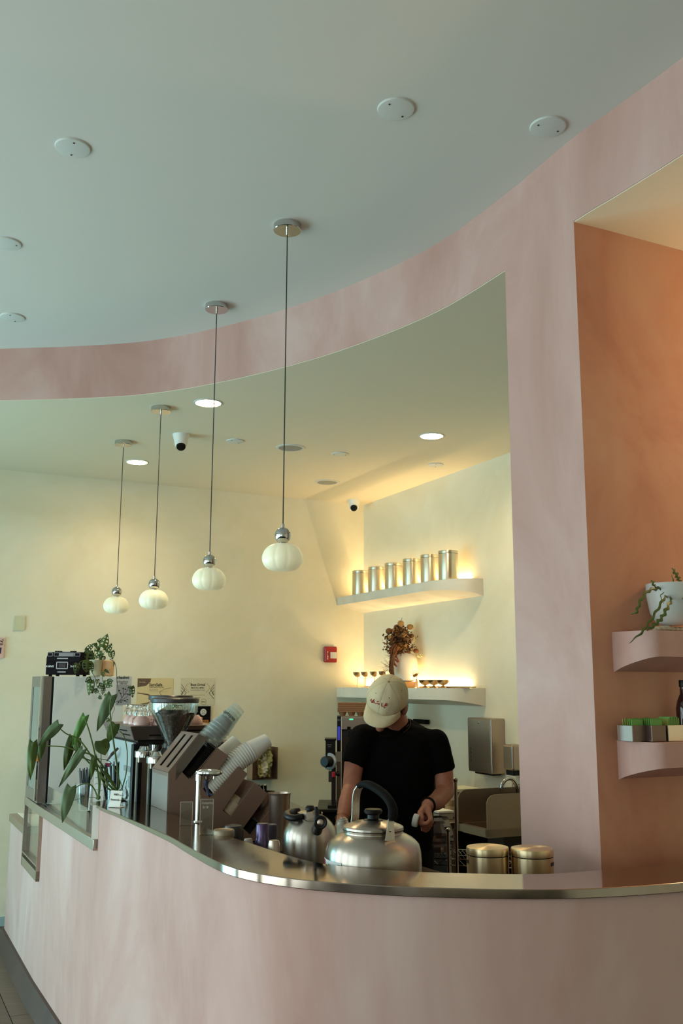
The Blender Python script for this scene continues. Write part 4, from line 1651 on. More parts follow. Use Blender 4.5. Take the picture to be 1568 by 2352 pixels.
for k, (p, q, wpx) in enumerate(HL):
    dy = random.uniform(-0.09, 0.05)
    if 100 + p[0] / 7.127 < 215 and p[1] < 800 and p[0] < 720:
        dy = -0.13
    if p[1] > 800:
        dy = -0.16 - random.uniform(0, 0.05)
    if p[0] > 1350 or p[1] > 1400:
        dy = -0.25
    A_, B_ = c1(*p, YH + dy), c1(*q, YH + dy - random.uniform(-0.02, 0.02))
    d_ = (B_ - A_)
    sd = d_.cross(V((random.uniform(-.4, .4), -1, random.uniform(-.3, .3))))
    leaf(t, M_LEAFD if k % 3 else M_LEAF, A_, B_, wpx / 7.127 * YH / F * 1.55, sd, curl=random.uniform(-0.15, 0.15), fold=random.uniform(0.1, 0.5), holes=wpx > 40, nu=9, nv=8)
pot = base + V((0, 0, 0.05))
for pts, r in (([(215, 1530), (216, 1505), (217, 1488)], .002), ([(225, 1525), (236, 1495), (243, 1475)], .002), ([(225, 1520), (240, 1498), (250, 1490), (256, 1497)], .0018),
               ([(205, 1518), (190, 1517), (181, 1524)], .0015), ([(220, 1530), (206, 1540), (204, 1550)], .0016)):
    stemc(t, [PY(x, y, YH - 0.03 * i) for i, (x, y) in enumerate(pts)], r, M_STEM)
stemc(t, [PY(x, y, YH - 0.15) for x, y in ((210, 1543), (218, 1556), (222, 1575), (226, 1590), (235, 1600))], .0016, M_STEMB)
stemc(t, [PY(x, y, YH - 0.15) for x, y in ((236, 1545), (235, 1560), (240, 1575), (236, 1592))], .0016, M_STEMB)
stemc(t, [PY(x, y, YH - 0.24) for x, y in ((252, 1514), (262, 1520), (267, 1536), (268, 1560), (271, 1588), (266, 1605), (257, 1615), (263, 1627), (258, 1640), (255, 1658))], .0019, M_STEMB)
stemc(t, [PY(x, y, YH - 0.24) for x, y in ((258, 1618), (268, 1611), (282, 1607), (294, 1597), (300, 1588))], .0015, M_STEMB)
pt = thing('cream_plant_pot', 'small cream ribbed pot under the trailing plant on the cooler', 'plant pot', PY(219, 1545, YH).xy.to_3d() + V((0, 0, zp)))
b = MB()
b.lathe([(0.026, 0), (0.030, 0.004), (0.036, 0.088), (0.038, 0.092), (0.034, 0.092), (0.033, 0.075), (0.001, 0.075)], n=28)
b.build('pot', mat('cream_pot', 'c9c3a4', 0.5), pt, local=True)
b = MB()
b.lathe([(0.032, 0.076), (0.001, 0.078)], n=16)
b.build('soil', M_STEMB, pt, local=True)
pt = thing('peach_block', 'small rounded peach coloured block pot on the cooler behind trailing leaves', 'plant pot', PY(247, 1545, YH + .05).xy.to_3d() + V((0, 0, zp)))
b = MB()
b.box((0, 0, 0.046), (0.062, 0.062, 0.090))
b.build('block', mat('peach_ceramic', 'd9ac7c', 0.6), pt, local=True, smooth=0, bevel=0.008)

# philodendron on the ledge
def c2(x, y, Y):       # 3.92x crop from (0, 1400)
    return PY(x / 3.92, 1400 + y / 3.92, Y)
Y0 = 4.32
ga = PZ(226, 1833, 1.10)
gb = PZ(280, 1838, 1.10)
t = thing('philodendron', 'tall philodendron with long drooping green leaves at the end of the steel ledge', 'plant', (gb.x, gb.y, 1.1))
LV = [((530, 1030), (345, 1225), 95, -0.15, M_LEAFG, .55), ((300, 1195), (270, 1535), 85, -0.25, M_LEAF, .5), ((390, 1190), (348, 1370), 60, -0.15, M_LEAF, .3), ((765, 960), (648, 1235), 80, 0.0, mat('fresh_green_leaf', '4c7a30', 0.38, col2='5c8a3c', nscale=9), .4),
      ((655, 1150), (575, 1450), 90, 0.1, M_LEAFD, .5), ((700, 1160), (690, 1290), 75, 0.1, M_LEAF, .4), ((745, 1265), (528, 1600), 75, -0.15, M_LEAFG, .5), ((640, 1600), (560, 1920), 105, -0.3, M_LEAFG, .35), ((1005, 775), (870, 1100), 110, 0.05, M_LEAFG, .3),
      ((1040, 1030), (972, 1198), 100, 0.0, M_LEAF, .3), ((910, 1180), (945, 1312), 135, -0.1, M_LEAFD, .15), ((850, 1330), (818, 1530), 60, -0.1, M_LEAF, .4), ((700, 1290), (590, 1500), 55, -.1, M_LEAFD, .4)]
for (p, q, wpx, dy, mm, fo) in LV:
    A_, B_ = c2(*p, Y0 + dy), c2(*q, Y0 + dy - 0.03)
    sd = (B_ - A_).cross(V((0.35, -1, 0.1)))
    leaf(t, mm, A_, B_, wpx / 3.92 * Y0 / F * 0.95, sd, curl=0.10, fold=fo, nu=14, nv=8)
Ba = c2(885, 1715, 4.32)
Bb = c2(1075, 1660, 4.38)
for st, pts, r in ((Bb, ((870, 1390), (720, 1180), (600, 1120), (535, 1068)), .0042), (Bb, ((880, 1350), (700, 1275), (560, 1235), (380, 1228)), .0042), (Ba, ((890, 1560), (860, 1330), (810, 1120), (765, 985)), .0048),
                   (Bb, ((1060, 1450), (1020, 1180), (990, 920), (1000, 800)), .0048), (Bb, ((1130, 1500), (1145, 1300), (1120, 1150), (1075, 1090)), .003), (Ba, ((900, 1600), (910, 1420), (908, 1280)), .003),
                   (Ba, ((850, 1620), (800, 1570), (720, 1580), (655, 1630)), .0035), (Bb, ((950, 1480), (830, 1370), (690, 1320)), .0042), (Bb, ((1000, 1600), (900, 1480), (740, 1310), (700, 1200)), .005),
                   (Bb, ((960, 1600), (880, 1450), (850, 1340)), .0035), (Ba, ((840, 1690), (740, 1700), (660, 1720)), .0015), (Bb, ((1100, 1600), (1000, 1380), (880, 1340), (870, 1300)), .002)):
    stemc(t, [st] + [c2(x, y, Y0 - 0.02 * i) for i, (x, y) in enumerate(pts)], r)
b = MB()
b.cyl(V((ga.x, ga.y, 1.1005)), c2(905, 1440, ga.y), 0.004, 0.0035, 8)
b.build('support_stake', mat('bamboo_stake', '8a5a34', 0.6), t)
b = MB()
b.tube([Bb + V((0, 0, 0.0)), Bb + V((-.004, 0, -0.03)), V((gb.x, gb.y, 1.105))], [0.009, 0.013, 0.008], 8)
b.tube([Ba + V((0, 0, 0.01)), V((ga.x, ga.y, 1.103))], [0.010, 0.007], 8)
stuff(b.build('root_crown', M_STEM, t))
pv_ = thing('propagation_vase', 'clear bulb glass vase holding philodendron stems on the steel ledge', 'vase', (gb.x, gb.y, 1.1))
b = MB()
b.lathe([(0.014, 0), (0.024, 0.004), (0.028, 0.02), (0.024, 0.038), (0.016, 0.052), (0.017, 0.075), (0.020, 0.088), (0.019, 0.088), (0.016, 0.075), (0.015, 0.052), (0.022, 0.038), (0.026, 0.02), (0.022, 0.006), (0.001, 0.004)], n=28)
b.build('glass', M_GLASS, pv_, local=True)

# wifi card on the ledge
a = PZ(262, 1855, 1.1)
t = thing('password_card', 'small white slanted acrylic card with wifi text on the steel ledge', 'sign', a)
cx_ = V((0.94, -0.33, 0)).normalized()
cy_ = (V((0.10, 0.22, 1))).normalized()
cn = cx_.cross(cy_)
b = MB()
b.prism([(-0.028, 0), (0.028, 0), (0.028, 0.066), (-0.028, 0.066)], a + V((0, 0, 0.002)), cx_, cy_, cn * 0.002)
b.prism([(-0.028, 0), (0.030, 0), (0.030, 0.035), (-0.028, 0.035)], a + V((0, 0, 0.001)), cx_, V((0.33, 0.94, 0)), V((0, 0, 0.002)))
b.build('card', M_PAPER, t, smooth=0)
cM = lambda x, y: frameM(a + V((0, 0, 0.002)) + cx_ * x + cy_ * y + cn * 0.0024, cx_, cy_)
text('WiFi', 0.012, M_INK, t, cM(-0.012, 0.046), bold=True)
text('Chashni', 0.009, M_INKG, t, cM(0.010, 0.046))
text('Password', 0.010, M_INK, t, cM(-0.022, 0.026), bold=True)
text('guest', 0.009, M_INKG, t, cM(0.012, 0.026))

# straws in glasses
M_STRAW = mat('black_straw', '161214', 0.4)
for k, (px, py, zt_, nst, lb) in enumerate(((193, 1862, ZW, 16, 'glass of black straws on the lower counter beside the drooping leaf'), (262, 1790, 1.1, 22, 'second bundle of black straws on the ledge behind the philodendron stems'))):
    if k == 0:
        c = PZ(px, py, ZW)
    else:
        c = PZ(296, 1832, 1.1) + V((0.0, 0.05, 0))
        c = V((PY(264, 1830, 4.55).x, 4.55, ZW + 0.001))
    t = thing('straw_glass', lb, 'straws', c, 'straw glasses on the counter')
    hh = 0.125 if k == 0 else 0.20
    b = MB()
    b.lathe([(0.030, 0), (0.032, 0.003), (0.038, hh), (0.0365, hh), (0.030, 0.006), (0.001, 0.006)], n=28)
    b.build('glass', M_GLASS, t, local=True)
    for j in range(nst):
        a_ = 2 * pi * j / nst * 2.4
        r0_ = 0.018 * ((j % 5) / 5 + .1)
        p0_ = V((r0_ * math.cos(a_), r0_ * math.sin(a_), 0.008))
        ln = random.uniform(0.185, 0.21) + (0.075 if k else 0)
        d_ = V((math.cos(a_ + .5) * 0.10 + (-0.12 if k else -0.02), math.sin(a_ + .5) * 0.10, 1)).normalized()
        b = MB()
        b.cyl(p0_, p0_ + d_ * ln, 0.0032, n=6)
        b.build('straw', M_STRAW, t, local=True)
# white card standing against the raised end
p_ = P3(S0) - P3((S0 - Q1).normalized()) * 0.012 + n0 * 0.02
t = thing('tall_menu_card', 'tall white printed card standing on the lower counter against the raised end', 'sign', (p_.x, p_.y, ZW + 0.003))
a = PZ(213, 1931, ZW) + V((0, 0.02, 0))
b = MB()
b.prism([(0, 0), (0.030, 0), (0.030, 0.137), (0, 0.137)], V((a.x - 0.012, a.y, ZW + 0.003)), V((1, 0.1, 0)).normalized(), (0, 0, 1), (0, 0.003, 0))
b.build('card', M_PAPER, t, smooth=0)
t = thing('printed_menu_stand', 'white menu stand with wavy print on the counter behind the straws', 'sign', PZ(214, 1858, ZW))
c_ = PZ(214, 1880, ZW)
b = MB()
b.prism([(-0.03, 0), (0.02, 0), (0.02, 0.235), (-0.03, 0.235)], c_ + V((0, 0.1, 0.002)), V((1, 0.15, 0)).normalized(), (0, 0, 1), (0, 0.004, 0))
b.build('card', M_PAPER, t, smooth=0)
b = MB()
for k in range(4):
    stroke(b, c_ + V((0, 0.0985, 0.002)), [(-0.026, .21 - .03 * k), (-0.014, .215 - .03 * k), (0.0, .207 - .03 * k), (0.014, .212 - .03 * k)], 0.0015, V((1, 0.15, 0)).normalized(), V((0, -1, 0)))
stuff(b.build('print', M_INKG, t, smooth=0))
# clear tip box left of the straws
c_ = PZ(178, 1868, ZW)
t = thing('acrylic_box', 'small clear acrylic box on the lower counter between leaf and straws', 'box', c_)
b = MB()
for (o1, d1, l1) in ((V((-.03, 0, 0)), V((1, 0, 0)), .06), (V((-.03, .06, 0)), V((1, 0, 0)), .06), (V((-.03, 0, 0)), V((0, 1, 0)), .06), (V((.03, 0, 0)), V((0, 1, 0)), .06)):
    b.prism([(0, 0), (l1, 0), (l1, .14), (0, .14)], c_ + o1 + V((0, 0, .001)), d1, (0, 0, 1), V((0, .002, 0)) if d1.x else V((.002, 0, 0)))
b.build('walls', M_ACR, t, smooth=0)

# two clear acrylic menu holders on the ledge
for (x0, x1, y0, y1, lb) in ((414, 440, 1842, 1896, 'clear upright acrylic card holder on the ledge left of the chrome post'), (459, 487, 1838, 1918, 'clear acrylic card holder with faint writing right of the chrome post')):
    c_ = PZ((x0 + x1) / 2, y1, 1.1)
    t = thing('acrylic_card_holder', lb, 'sign holder', c_, 'acrylic card holders on the ledge')
    wm, hm = (x1 - x0) / F * c_.y, (y1 - y0 - 4) / F * c_.y
    b = MB()
    b.prism([(-wm / 2, 0), (wm / 2, 0), (wm / 2, hm), (-wm / 2, hm)], c_ + V((0, 0, .001)), (1, 0.15, 0), (0, 0, 1), (0, .003, 0))
    b.prism([(-wm / 2, 0), (wm / 2, 0), (wm / 2, .03), (-wm / 2, .03)], c_ + V((0, 0, .001)), (1, 0.15, 0), (0, 1, 0), (0, 0, .002))
    b.build('plate', M_ACR, t, smooth=0)
    b = MB()
    stroke(b, c_ + V((0, -0.0005, 0)), [(-wm / 2, 0.001), (-wm / 2, hm), (wm / 2, hm), (wm / 2, 0.001)], 0.0016, V((1, .15, 0)), V((0, -1, 0)))
    b.build('bright_edge', mat('acrylic_edge', 'b9aea2', 0.2), t, smooth=0)
    if x0 > 450:
        text('instants', 0.0125, mat('etched_white', 'c4bbb0', 0.6), t, frameM(c_ + V((-wm / 2 + .004, -0.002, hm - .016)), (1, .15, 0), (0, 0, 1)))
        text('5/10', 0.011, bpy.data.materials['etched_white'], t, frameM(c_ + V((-wm / 2 + .008, -0.002, hm - .03)), (1, .15, 0), (0, 0, 1)))
# chrome pitcher rinser post
c_ = PZ(454, 1888, 1.1)
c_.z = 1.1
t = thing('chrome_dispenser_post', 'chrome post with flat oval head and dark blue nozzle on the ledge', 'dispenser', c_)
ztop = PY(454, 1775, c_.y).z
b = MB()
b.cyl(c_, V((c_.x, c_.y, ztop)), 0.0105, n=24)
b.cyl(c_, c_ + V((0, 0, 0.006)), 0.018, 0.016, n=24)
b.build('post', M_CHROME, t)
b = MB()
vs = []
pr = [(0.001, 0.0), (0.7, 0.002), (0.97, 0.008), (1.0, 0.013), (0.9, 0.020), (0.55, 0.025), (0.001, 0.027)]
hx = V((c_.x + 0.036, c_.y, ztop - 0.012))
for r_, z_ in pr:
    for k in range(36):
        a_ = 2 * pi * k / 36
        vs.append(hx + V((r_ * 0.052 * math.cos(a_), r_ * 0.022 * math.sin(a_), z_)))
b.add(vs, [(i * 36 + k, i * 36 + (k + 1) % 36, (i + 1) * 36 + (k + 1) % 36, (i + 1) * 36 + k) for i in range(6) for k in range(36)])
b.cyl(V((c_.x, c_.y, ztop - 0.028)), V((c_.x, c_.y, ztop + 0.006)), 0.013, n=24)
b.build('oval_head', M_CHROME, t)
b = MB()
hb = V((hx.x, hx.y, ztop - 0.012))
b.lathe([(0.013, 0), (0.011, -0.008), (0.006, -0.014), (0.0055, -0.018)][::-1], hb + V((-.006, 0, 0)), 20)
b.lathe([(0.005, 0), (0.005, -0.010)][::-1], hb + V((.020, 0, 0)), 14)
b.build('outlet', M_CHROME, t)
b = MB()
b.tube([hb + V((-.008, 0, -.016)), hb + V((-.010, 0, -.03)), hb + V((-.004, 0, -.05)), hb + V((.0, 0, -.068))], [0.010, 0.008, 0.0055, 0.006], 14)
b.tube([hb + V((.0, 0, -.062)), hb + V((.012, 0, -.070)), hb + V((.018, 0, -.064))], [0.005, 0.004, 0.0035], 10)
b.build('nozzle', mat('dark_blue_rubber', '2b3048', 0.35), t)
# ------------------------------------------------------------------ slanted cup and lid organizer
RA = V((-0.69, 3.99))
RU = V((0.898, 0.441))
RB = (RA.x + RU.x, RA.y + RU.y)
ru3, rl3 = P3(RU), V((-0.441, 0.898, 0))
RD_ = 0.24


def onR(x, y, off=0.0):
    p_ = PP(x, y, (RA.x, RA.y), RB, 0.0)
    q_ = V((p_.x, p_.y)) - RA
    return q_.dot(RU), p_.z


comb = [(387, 1775), (457, 1686), (476, 1694), (418, 1774), (434, 1790), (497, 1717), (525, 1737), (466, 1812), (482, 1833), (547, 1760), (568, 1778), (511, 1862), (529, 1875),
        (584, 1797), (615, 1824), (558, 1903), (573, 1917), (632, 1845), (645, 1851), (627, 1873)]
cp2 = [onR(x, y) for x, y in comb]
cp2 += [(cp2[-1][0] + 0.0, ZW + 0.002), (cp2[0][0], ZW + 0.002)]
cp2 = cp2[:-1] + [(onR(388, 1864)[0], ZW + 0.002)]
rk = thing('cup_organizer', 'taupe metal stepped organizer holding slanted stacks of cups and lids', 'cup organizer', (RA.x, RA.y, ZW))
o_ = P3(RA)
b = MB()
b.prism(cp2, o_, ru3, (0, 0, 1), rl3 * 0.008)
b.build('side_panel', M_TAUPE, rk, smooth=0, bevel=0.0015)
b = MB()
b.prism(cp2, o_ + rl3 * (RD_ - 0.008), ru3, (0, 0, 1), rl3 * 0.008)
b.build('side_panel', M_TAUPE, rk, smooth=0)
# shelves between the panels follow the comb outline
b = MB()
for i in range(len(cp2)):
    p_, q_ = V(cp2[i]), V(cp2[(i + 1) % len(cp2)])
    if i in (0, len(cp2) - 2):
        continue
    if (q_ - p_).length < 1e-4:
        continue
    d_ = (q_ - p_).normalized() * 0.002
    n_ = V((-d_.y, d_.x))
    b.prism([tuple(p_), tuple(q_), tuple(q_ + n_ * 1.2), tuple(p_ + n_ * 1.2)], o_ + rl3 * 0.008, ru3, (0, 0, 1), rl3 * (RD_ - 0.016))
b.build('dividers', M_TAUPE, rk, smooth=0)
# outer face towards the window, paler taupe with window light in its colour
z0_, z1_ = ZW + 0.002, cp2[0][1]
b = MB()
b.prism([(0, z0_), (RD_, z0_), (RD_, z1_), (0, z1_)], o_ + ru3 * (cp2[0][0] - 0.002), rl3, (0, 0, 1), ru3 * 0.004)
b.build('outer_panel', mat('taupe_outer', '8d8078', 0.4, metal=0.2), rk, smooth=0)
# slanted top with two long slots
pA, pB = V(cp2[0]), V(cp2[1])
e_ = o_ + ru3 * pA.x + V((0, 0, pA.y))
sl = ru3 * (pB.x - pA.x) + V((0, 0, pB.y - pA.y))
SLn = sl.length
sl.normalize()
b = MB()
hol = [[(0.02, q0), (SLn - 0.012, q0), (SLn - 0.012, q0 + 0.03), (0.02, q0 + 0.03)] for q0 in (0.045, 0.145)]
b.prism([(0, 0), (SLn, 0), (SLn, RD_), (0, RD_)], e_, sl, rl3, sl.cross(rl3) * -0.003 if sl.cross(rl3).z < 0 else sl.cross(rl3) * 0.003, holes=hol)
b.build('slotted_top', M_TAUPE, rk, smooth=0)
b = MB()
b.prism([(0.01, 0.01), (SLn, 0.01), (SLn, RD_ - .01), (0.01, RD_ - .01)], e_ - V((0, 0, 0.025)), sl, rl3, V((0, 0, 0.001)))
b.build('slot_floor', M_BLACKM, rk, smooth=0)
b = MB()
q0_ = V(cp2[1]) + (V(cp2[1]) - V(cp2[0])).normalized() * 0.0
b.prism([(0, -0.02), (SLn * 0.98, -0.02), (SLn * 0.98, 0.05), (0, 0.05)], e_ + ru3 * 0.03 + V((0, 0, -0.012)), sl, (0, 0, 1), rl3 * 0.003)
b.build('clear_divider', M_ACR, rk, smooth=0)


def rp(x, y, dep=0.07):
    u_, z_ = onR(x, y)
    # correct for the stack sitting dep behind the panel: keep the pixel
    return PP(x, y, tuple(RA + rl3.xy * dep), tuple(RA + rl3.xy * dep + RU))


M_CUPW = mat('white_paper_cup', 'd9d4cc', 0.6)
M_CUPC = thin_glass('clear_plastic_cup', base=0.02, edge=0.25, rough=0.2, haze=0.11)
M_LID = mat('black_lid_plastic', '15110f', 0.25)
M_KRAFT = mat('pale_kraft_cup', 'b59e86', 0.6)


def stack(n, path, prof_fn, name, labels, cat, group, m, rim_only=0):
    """things spaced along a pixel path; prof_fn gives a lathe profile (opening at 0, base up)"""
    P_ = [rp(x, y, d) for x, y, d in path]
    pts = crom(P_, 12)
    L = [0]
    for a_, c_ in zip(pts, pts[1:]):
        L.append(L[-1] + (c_ - a_).length)
    first = None
    for i in range(n):
        s_ = L[-1] * i / max(n - 1, 1)
        j = max(k for k in range(len(L)) if L[k] <= s_ + 1e-9)
        j = min(j, len(pts) - 2)
        t_ = (s_ - L[j]) / max(L[j + 1] - L[j], 1e-9)
        p_ = pts[j].lerp(pts[j + 1], t_)
        d_ = (pts[j + 1] - pts[j]).normalized()
        rot = d_.to_track_quat('Z', 'Y').to_euler()
        lab_ = labels(i, n)
        if first is None:
            first = thing(name, lab_, cat, p_, group)
            for (pn, pr_, mm) in prof_fn:
                b_ = MB()
                b_.lathe(pr_, n=28, cap=False)
                b_.build(pn, mm, first, local=True)
            first.rotation_euler = rot
        else:
            dup(first, p_, lab_, rot=rot)


def cupprof(r0, r1, h, m, rimr=0.0034):
    return [('wall', [(r0, 0), (r1, h), (r1 * 0.6, h + 0.0005), (0.001, h + 0.0005)], m),
            ('rim', [(r0 + rimr * math.cos(a * pi / 4), rimr * math.sin(a * pi / 4)) for a in range(9)], m)]


# white paper cups: bottom of the stack lower left, closed ends pointing up right
stack(22, [(478, 1812, .05), (500, 1790, .05), (530, 1760, .05), (556, 1738, .05), (574, 1726, .05)], cupprof(0.0445, 0.030, 0.092, M_CUPW), 'paper_cup',
      lambda i, n: 'white paper cup closing the upper end of the long leaning stack' if i == n - 1 else 'white paper cup nested inside the long ribbed leaning stack', 'cup', 'white paper cups in the long stack', M_CUPW)
stack(4, [(505, 1745, .17), (514, 1735, .17)], cupprof(0.042, 0.030, 0.085, M_CUPW), 'paper_cup',
      lambda i, n: 'white paper cup ending the short stack behind the long one' if i == n - 1 else 'white paper cup nested in the short rear stack', 'cup', 'white paper cups in the short rear stack', M_CUPW)
stack(7, [(468, 1714, .06), (482, 1697, .06), (506, 1671, .06)], cupprof(0.047, 0.030, 0.115, M_CUPC), 'clear_cup',
      lambda i, n: 'clear plastic cup with black lettering at the top of the clear stack' if i == n - 1 else 'clear plastic cup nested in the leaning clear stack', 'cup', 'clear plastic cups in the organizer', M_CUPC)
lidp = [('lid', [(0.001, 0.008), (0.040, 0.008), (0.042, 0.003), (0.0455, 0.0), (0.0465, 0.001), (0.043, 0.005), (0.041, 0.010), (0.001, 0.010)], M_LID)]
stack(24, [(430, 1785, .045), (458, 1752, .045), (484, 1718, .045)], lidp, 'cup_cover', lambda i, n: 'black plastic lid in the slot under the clear cups', 'lid', 'black lids under the clear cups', M_LID)
stack(10, [(566, 1912, .045), (584, 1888, .045)], lidp, 'cup_cover', lambda i, n: 'black plastic lid in the lowest slot of the organizer', 'lid', 'black lids in the lowest slot', M_LID)
stack(12, [(520, 1868, .045), (538, 1846, .045)], cupprof(0.036, 0.026, 0.03, M_KRAFT), 'tasting_cup', lambda i, n: 'small pale kraft cup in the third slot of the organizer', 'cup', 'small kraft cups in the third slot', M_KRAFT)
# printed name on the end clear cup
pe = rp(506, 1671, .06)
de = (rp(506, 1671, .06) - rp(482, 1697, .06)).normalized()
lastcup = [o for o in bpy.data.objects if o.name.startswith('clear_cup') and o.parent is None][-1]
lastcup = max([o for o in bpy.data.objects if o.name.startswith('clear_cup') and o.parent is None], key=lambda o: o.location.z)
nv_ = (CAM - pe).normalized()
nv_ = (nv_ - de * nv_.dot(de)).normalized()
ex_ = -de
ey_ = nv_.cross(ex_)
def cuptext(s_, size, m_, along_, a0):
    o__ = text(s_, size, m_, None, Matrix.Identity(4), align='CENTER')
    rr_ = 0.0405
    for v_ in o__.data.vertices:
        a_ = v_.co.x / rr_ + a0
        v_.co = pe + de * (along_ - v_.co.y) + (nv_ * math.cos(a_) + ey_ * math.sin(a_)) * (rr_ - v_.co.y * -.1 + v_.co.z)
    inv = Matrix.LocRotScale(lastcup.location, lastcup.rotation_euler.to_quaternion(), V((1, 1, 1))).inverted()
    o__.data.transform(inv)
    o__.parent = lastcup
cuptext('chashni', 0.024, M_INK, 0.062, -0.25)
cuptext('yogurt', 0.019, M_INKG, 0.040, -0.25)

# ------------------------------------------------------------------ grinders, tampers, espresso machine
def hopper(root, c_, r_, ztop_, zbot, fill):
    b_ = MB()
    b_.lathe([(r_ * 0.98, ztop_ - 0.022), (r_ * 1.03, ztop_ - 0.018), (r_ * 1.03, ztop_ - 0.004), (r_ * 0.98, ztop_), (0.001, ztop_ + 0.002)], (c_.x, c_.y, 0), 40)
    b_.build('hopper_lid', mat('dark_brown_lid', '33282a', 0.3) if 'dark_brown_lid' not in bpy.data.materials else bpy.data.materials['dark_brown_lid'], root)
    b_ = MB()
    zs = ztop_ - 0.022
    H = zs - zbot
    b_.lathe([(r_ * 0.22, zbot), (r_ * 0.25, zbot + 0.02), (r_ * 0.88, zs - H * .28), (r_ * 0.97, zs - H * .20), (r_ * 0.98, zs), (r_ * 0.95, zs), (r_ * 0.94, zs - H * .20), (r_ * 0.85, zs - H * .28), (r_ * 0.22, zbot + 0.02)], (c_.x, c_.y, 0), 40, cap=False)
    b_.build('hopper_glass', M_ACR, root)
    if fill:
        b_ = MB()
        b_.lathe([(r_ * 0.20, zbot + 0.021), (r_ * 0.83, zs - H * .29), (r_ * 0.80, zs - H * .25), (0.001, zs - H * .24)], (c_.x, c_.y, 0), 40)
        o__ = b_.build('bean_mass', M_BEAN, root)
        b_ = MB()
        for k in range(240):
            if k < 150:
                a_ = random.uniform(0, 2 * pi)
                q_ = r_ * 0.80 * math.sqrt(random.random())
                p_ = V((c_.x + q_ * math.cos(a_), c_.y + q_ * math.sin(a_), zs - H * .24))
            else:
                a_ = random.uniform(pi, 2 * pi)
                t_ = random.random()
                q_ = r_ * (0.25 + 0.58 * t_)
                p_ = V((c_.x + q_ * math.cos(a_), c_.y + q_ * math.sin(a_), zbot + 0.03 + (zs - H * .29 - zbot - 0.03) * t_))
            b_.sphere(p_, 0.0055, 6, Matrix.Rotation(random.uniform(0, 3), 3, 'Z'), (1, 0.65, 0.6))
        stuff(b_.build('coffee_beans', M_BEAN, root))


M_BEAN = mat('roasted_beans', '35251e', 0.6, col2='4a362c', nscale=60, bump=0.6, bscale=140)
gY = 4.42
gl, gr_ = PY(346, 1612, gY), PY(457, 1612, gY)
gc = (gl + gr_) / 2
t = thing('coffee_grinder', 'coffee grinder with wide clear bean hopper full of dark beans, nearer one', 'grinder', (gc.x, gc.y, ZW + .002), 'coffee grinders')
zt_ = PY(400, 1603, gY).z
zb_ = PY(400, 1718, gY).z
hopper(t, gc, (gr_ - gl).length / 2 / 1.03, zt_, zb_, True)
b = MB()
b.lathe([(0.055, ZW + .002), (0.055, zb_ - 0.04), (0.045, zb_ - 0.03), (0.030, zb_ - 0.01), (0.030, zb_ + 0.01)], (gc.x, gc.y, 0), 32)
b.build('body', M_DARK, t)
gY2 = 4.64
gl, gr_ = PY(341, 1612, gY2), PY(443, 1612, gY2)
gc2 = (gl + gr_) / 2
t = thing('coffee_grinder', 'second coffee grinder with empty looking clear hopper just behind the full one', 'grinder', (gc2.x, gc2.y, ZW + .002), 'coffee grinders')
zt2 = PY(392, 1597, gY2).z
zb2 = PY(392, 1712, gY2).z
hopper(t, gc2, (gr_ - gl).length / 2 / 1.03, zt2, zb2, True)
b = MB()
b.lathe([(0.055, ZW + .002), (0.055, zb2 - 0.04), (0.045, zb2 - 0.03), (0.030, zb2 - 0.01), (0.030, zb2 + 0.01)], (gc2.x, gc2.y, 0), 32)
b.build('body', M_DARK, t)
# chrome topped tamping machines
for (x0, x1, yt, Y_, lb) in ((310, 352, 1724, 4.50, 'slim steel tamping machine with round chrome top, left one'), (337, 381, 1737, 4.30, 'slim steel tamping machine with round chrome top, beside the cup organizer')):
    l_, r_2 = PY(x0, yt, Y_), PY(x1, yt, Y_)
    c_ = (l_ + r_2) / 2
    R_ = (r_2 - l_).length / 2
    t = thing('tamping_machine', lb, 'tamper', (c_.x, c_.y, ZW + .002), 'chrome topped tamping machines')
    b = MB()
    b.lathe([(R_, c_.z - 0.028), (R_, c_.z - 0.004), (R_ * .96, c_.z), (R_ * .7, c_.z + 0.001), (R_ * .55, c_.z + 0.008), (R_ * .45, c_.z + 0.02), (0.001, c_.z + 0.022)], (c_.x, c_.y, 0), 40)
    b.build('chrome_top', M_CHROME, t)
    b = MB()
    b.prism([(-R_ * .75, -R_ * .6), (R_ * .75, -R_ * .6), (R_ * .75, R_ * .6), (-R_ * .75, R_ * .6)], (c_.x, c_.y, ZW + .004), RD, LD, (0, 0, c_.z - 0.03 - ZW))
    b.build('column', M_STEEL, t, smooth=0, bevel=0.004)
    b = MB()
    b.prism([(-R_ * .8, -R_ * .3), (-R_ * .4, -R_ * .3), (-R_ * .4, R_ * .3), (-R_ * .8, R_ * .3)], V((c_.x, c_.y, ZW + .01)) - LD * R_ * .5, RD, LD, (0, 0, c_.z - 0.06 - ZW))
    b.build('front_strip', M_BLACK, t, smooth=0)

# espresso machine
E1 = PY(297, 1700, 4.62)
em = thing('espresso_machine', 'large espresso machine with taupe cup rail and glasses stacked on top', 'espresso machine', (E1.x, E1.y, ZW + .002))
e0 = V((E1.x, E1.y, 0))
zr0, zr1 = PY(297, 1702, 4.62).z, PY(297, 1668, 4.62).z
ML, MW = 0.60, 0.46
M_EM = mat('espresso_taupe_metal', '7d6a60', 0.3, 0.6)
b = MB()
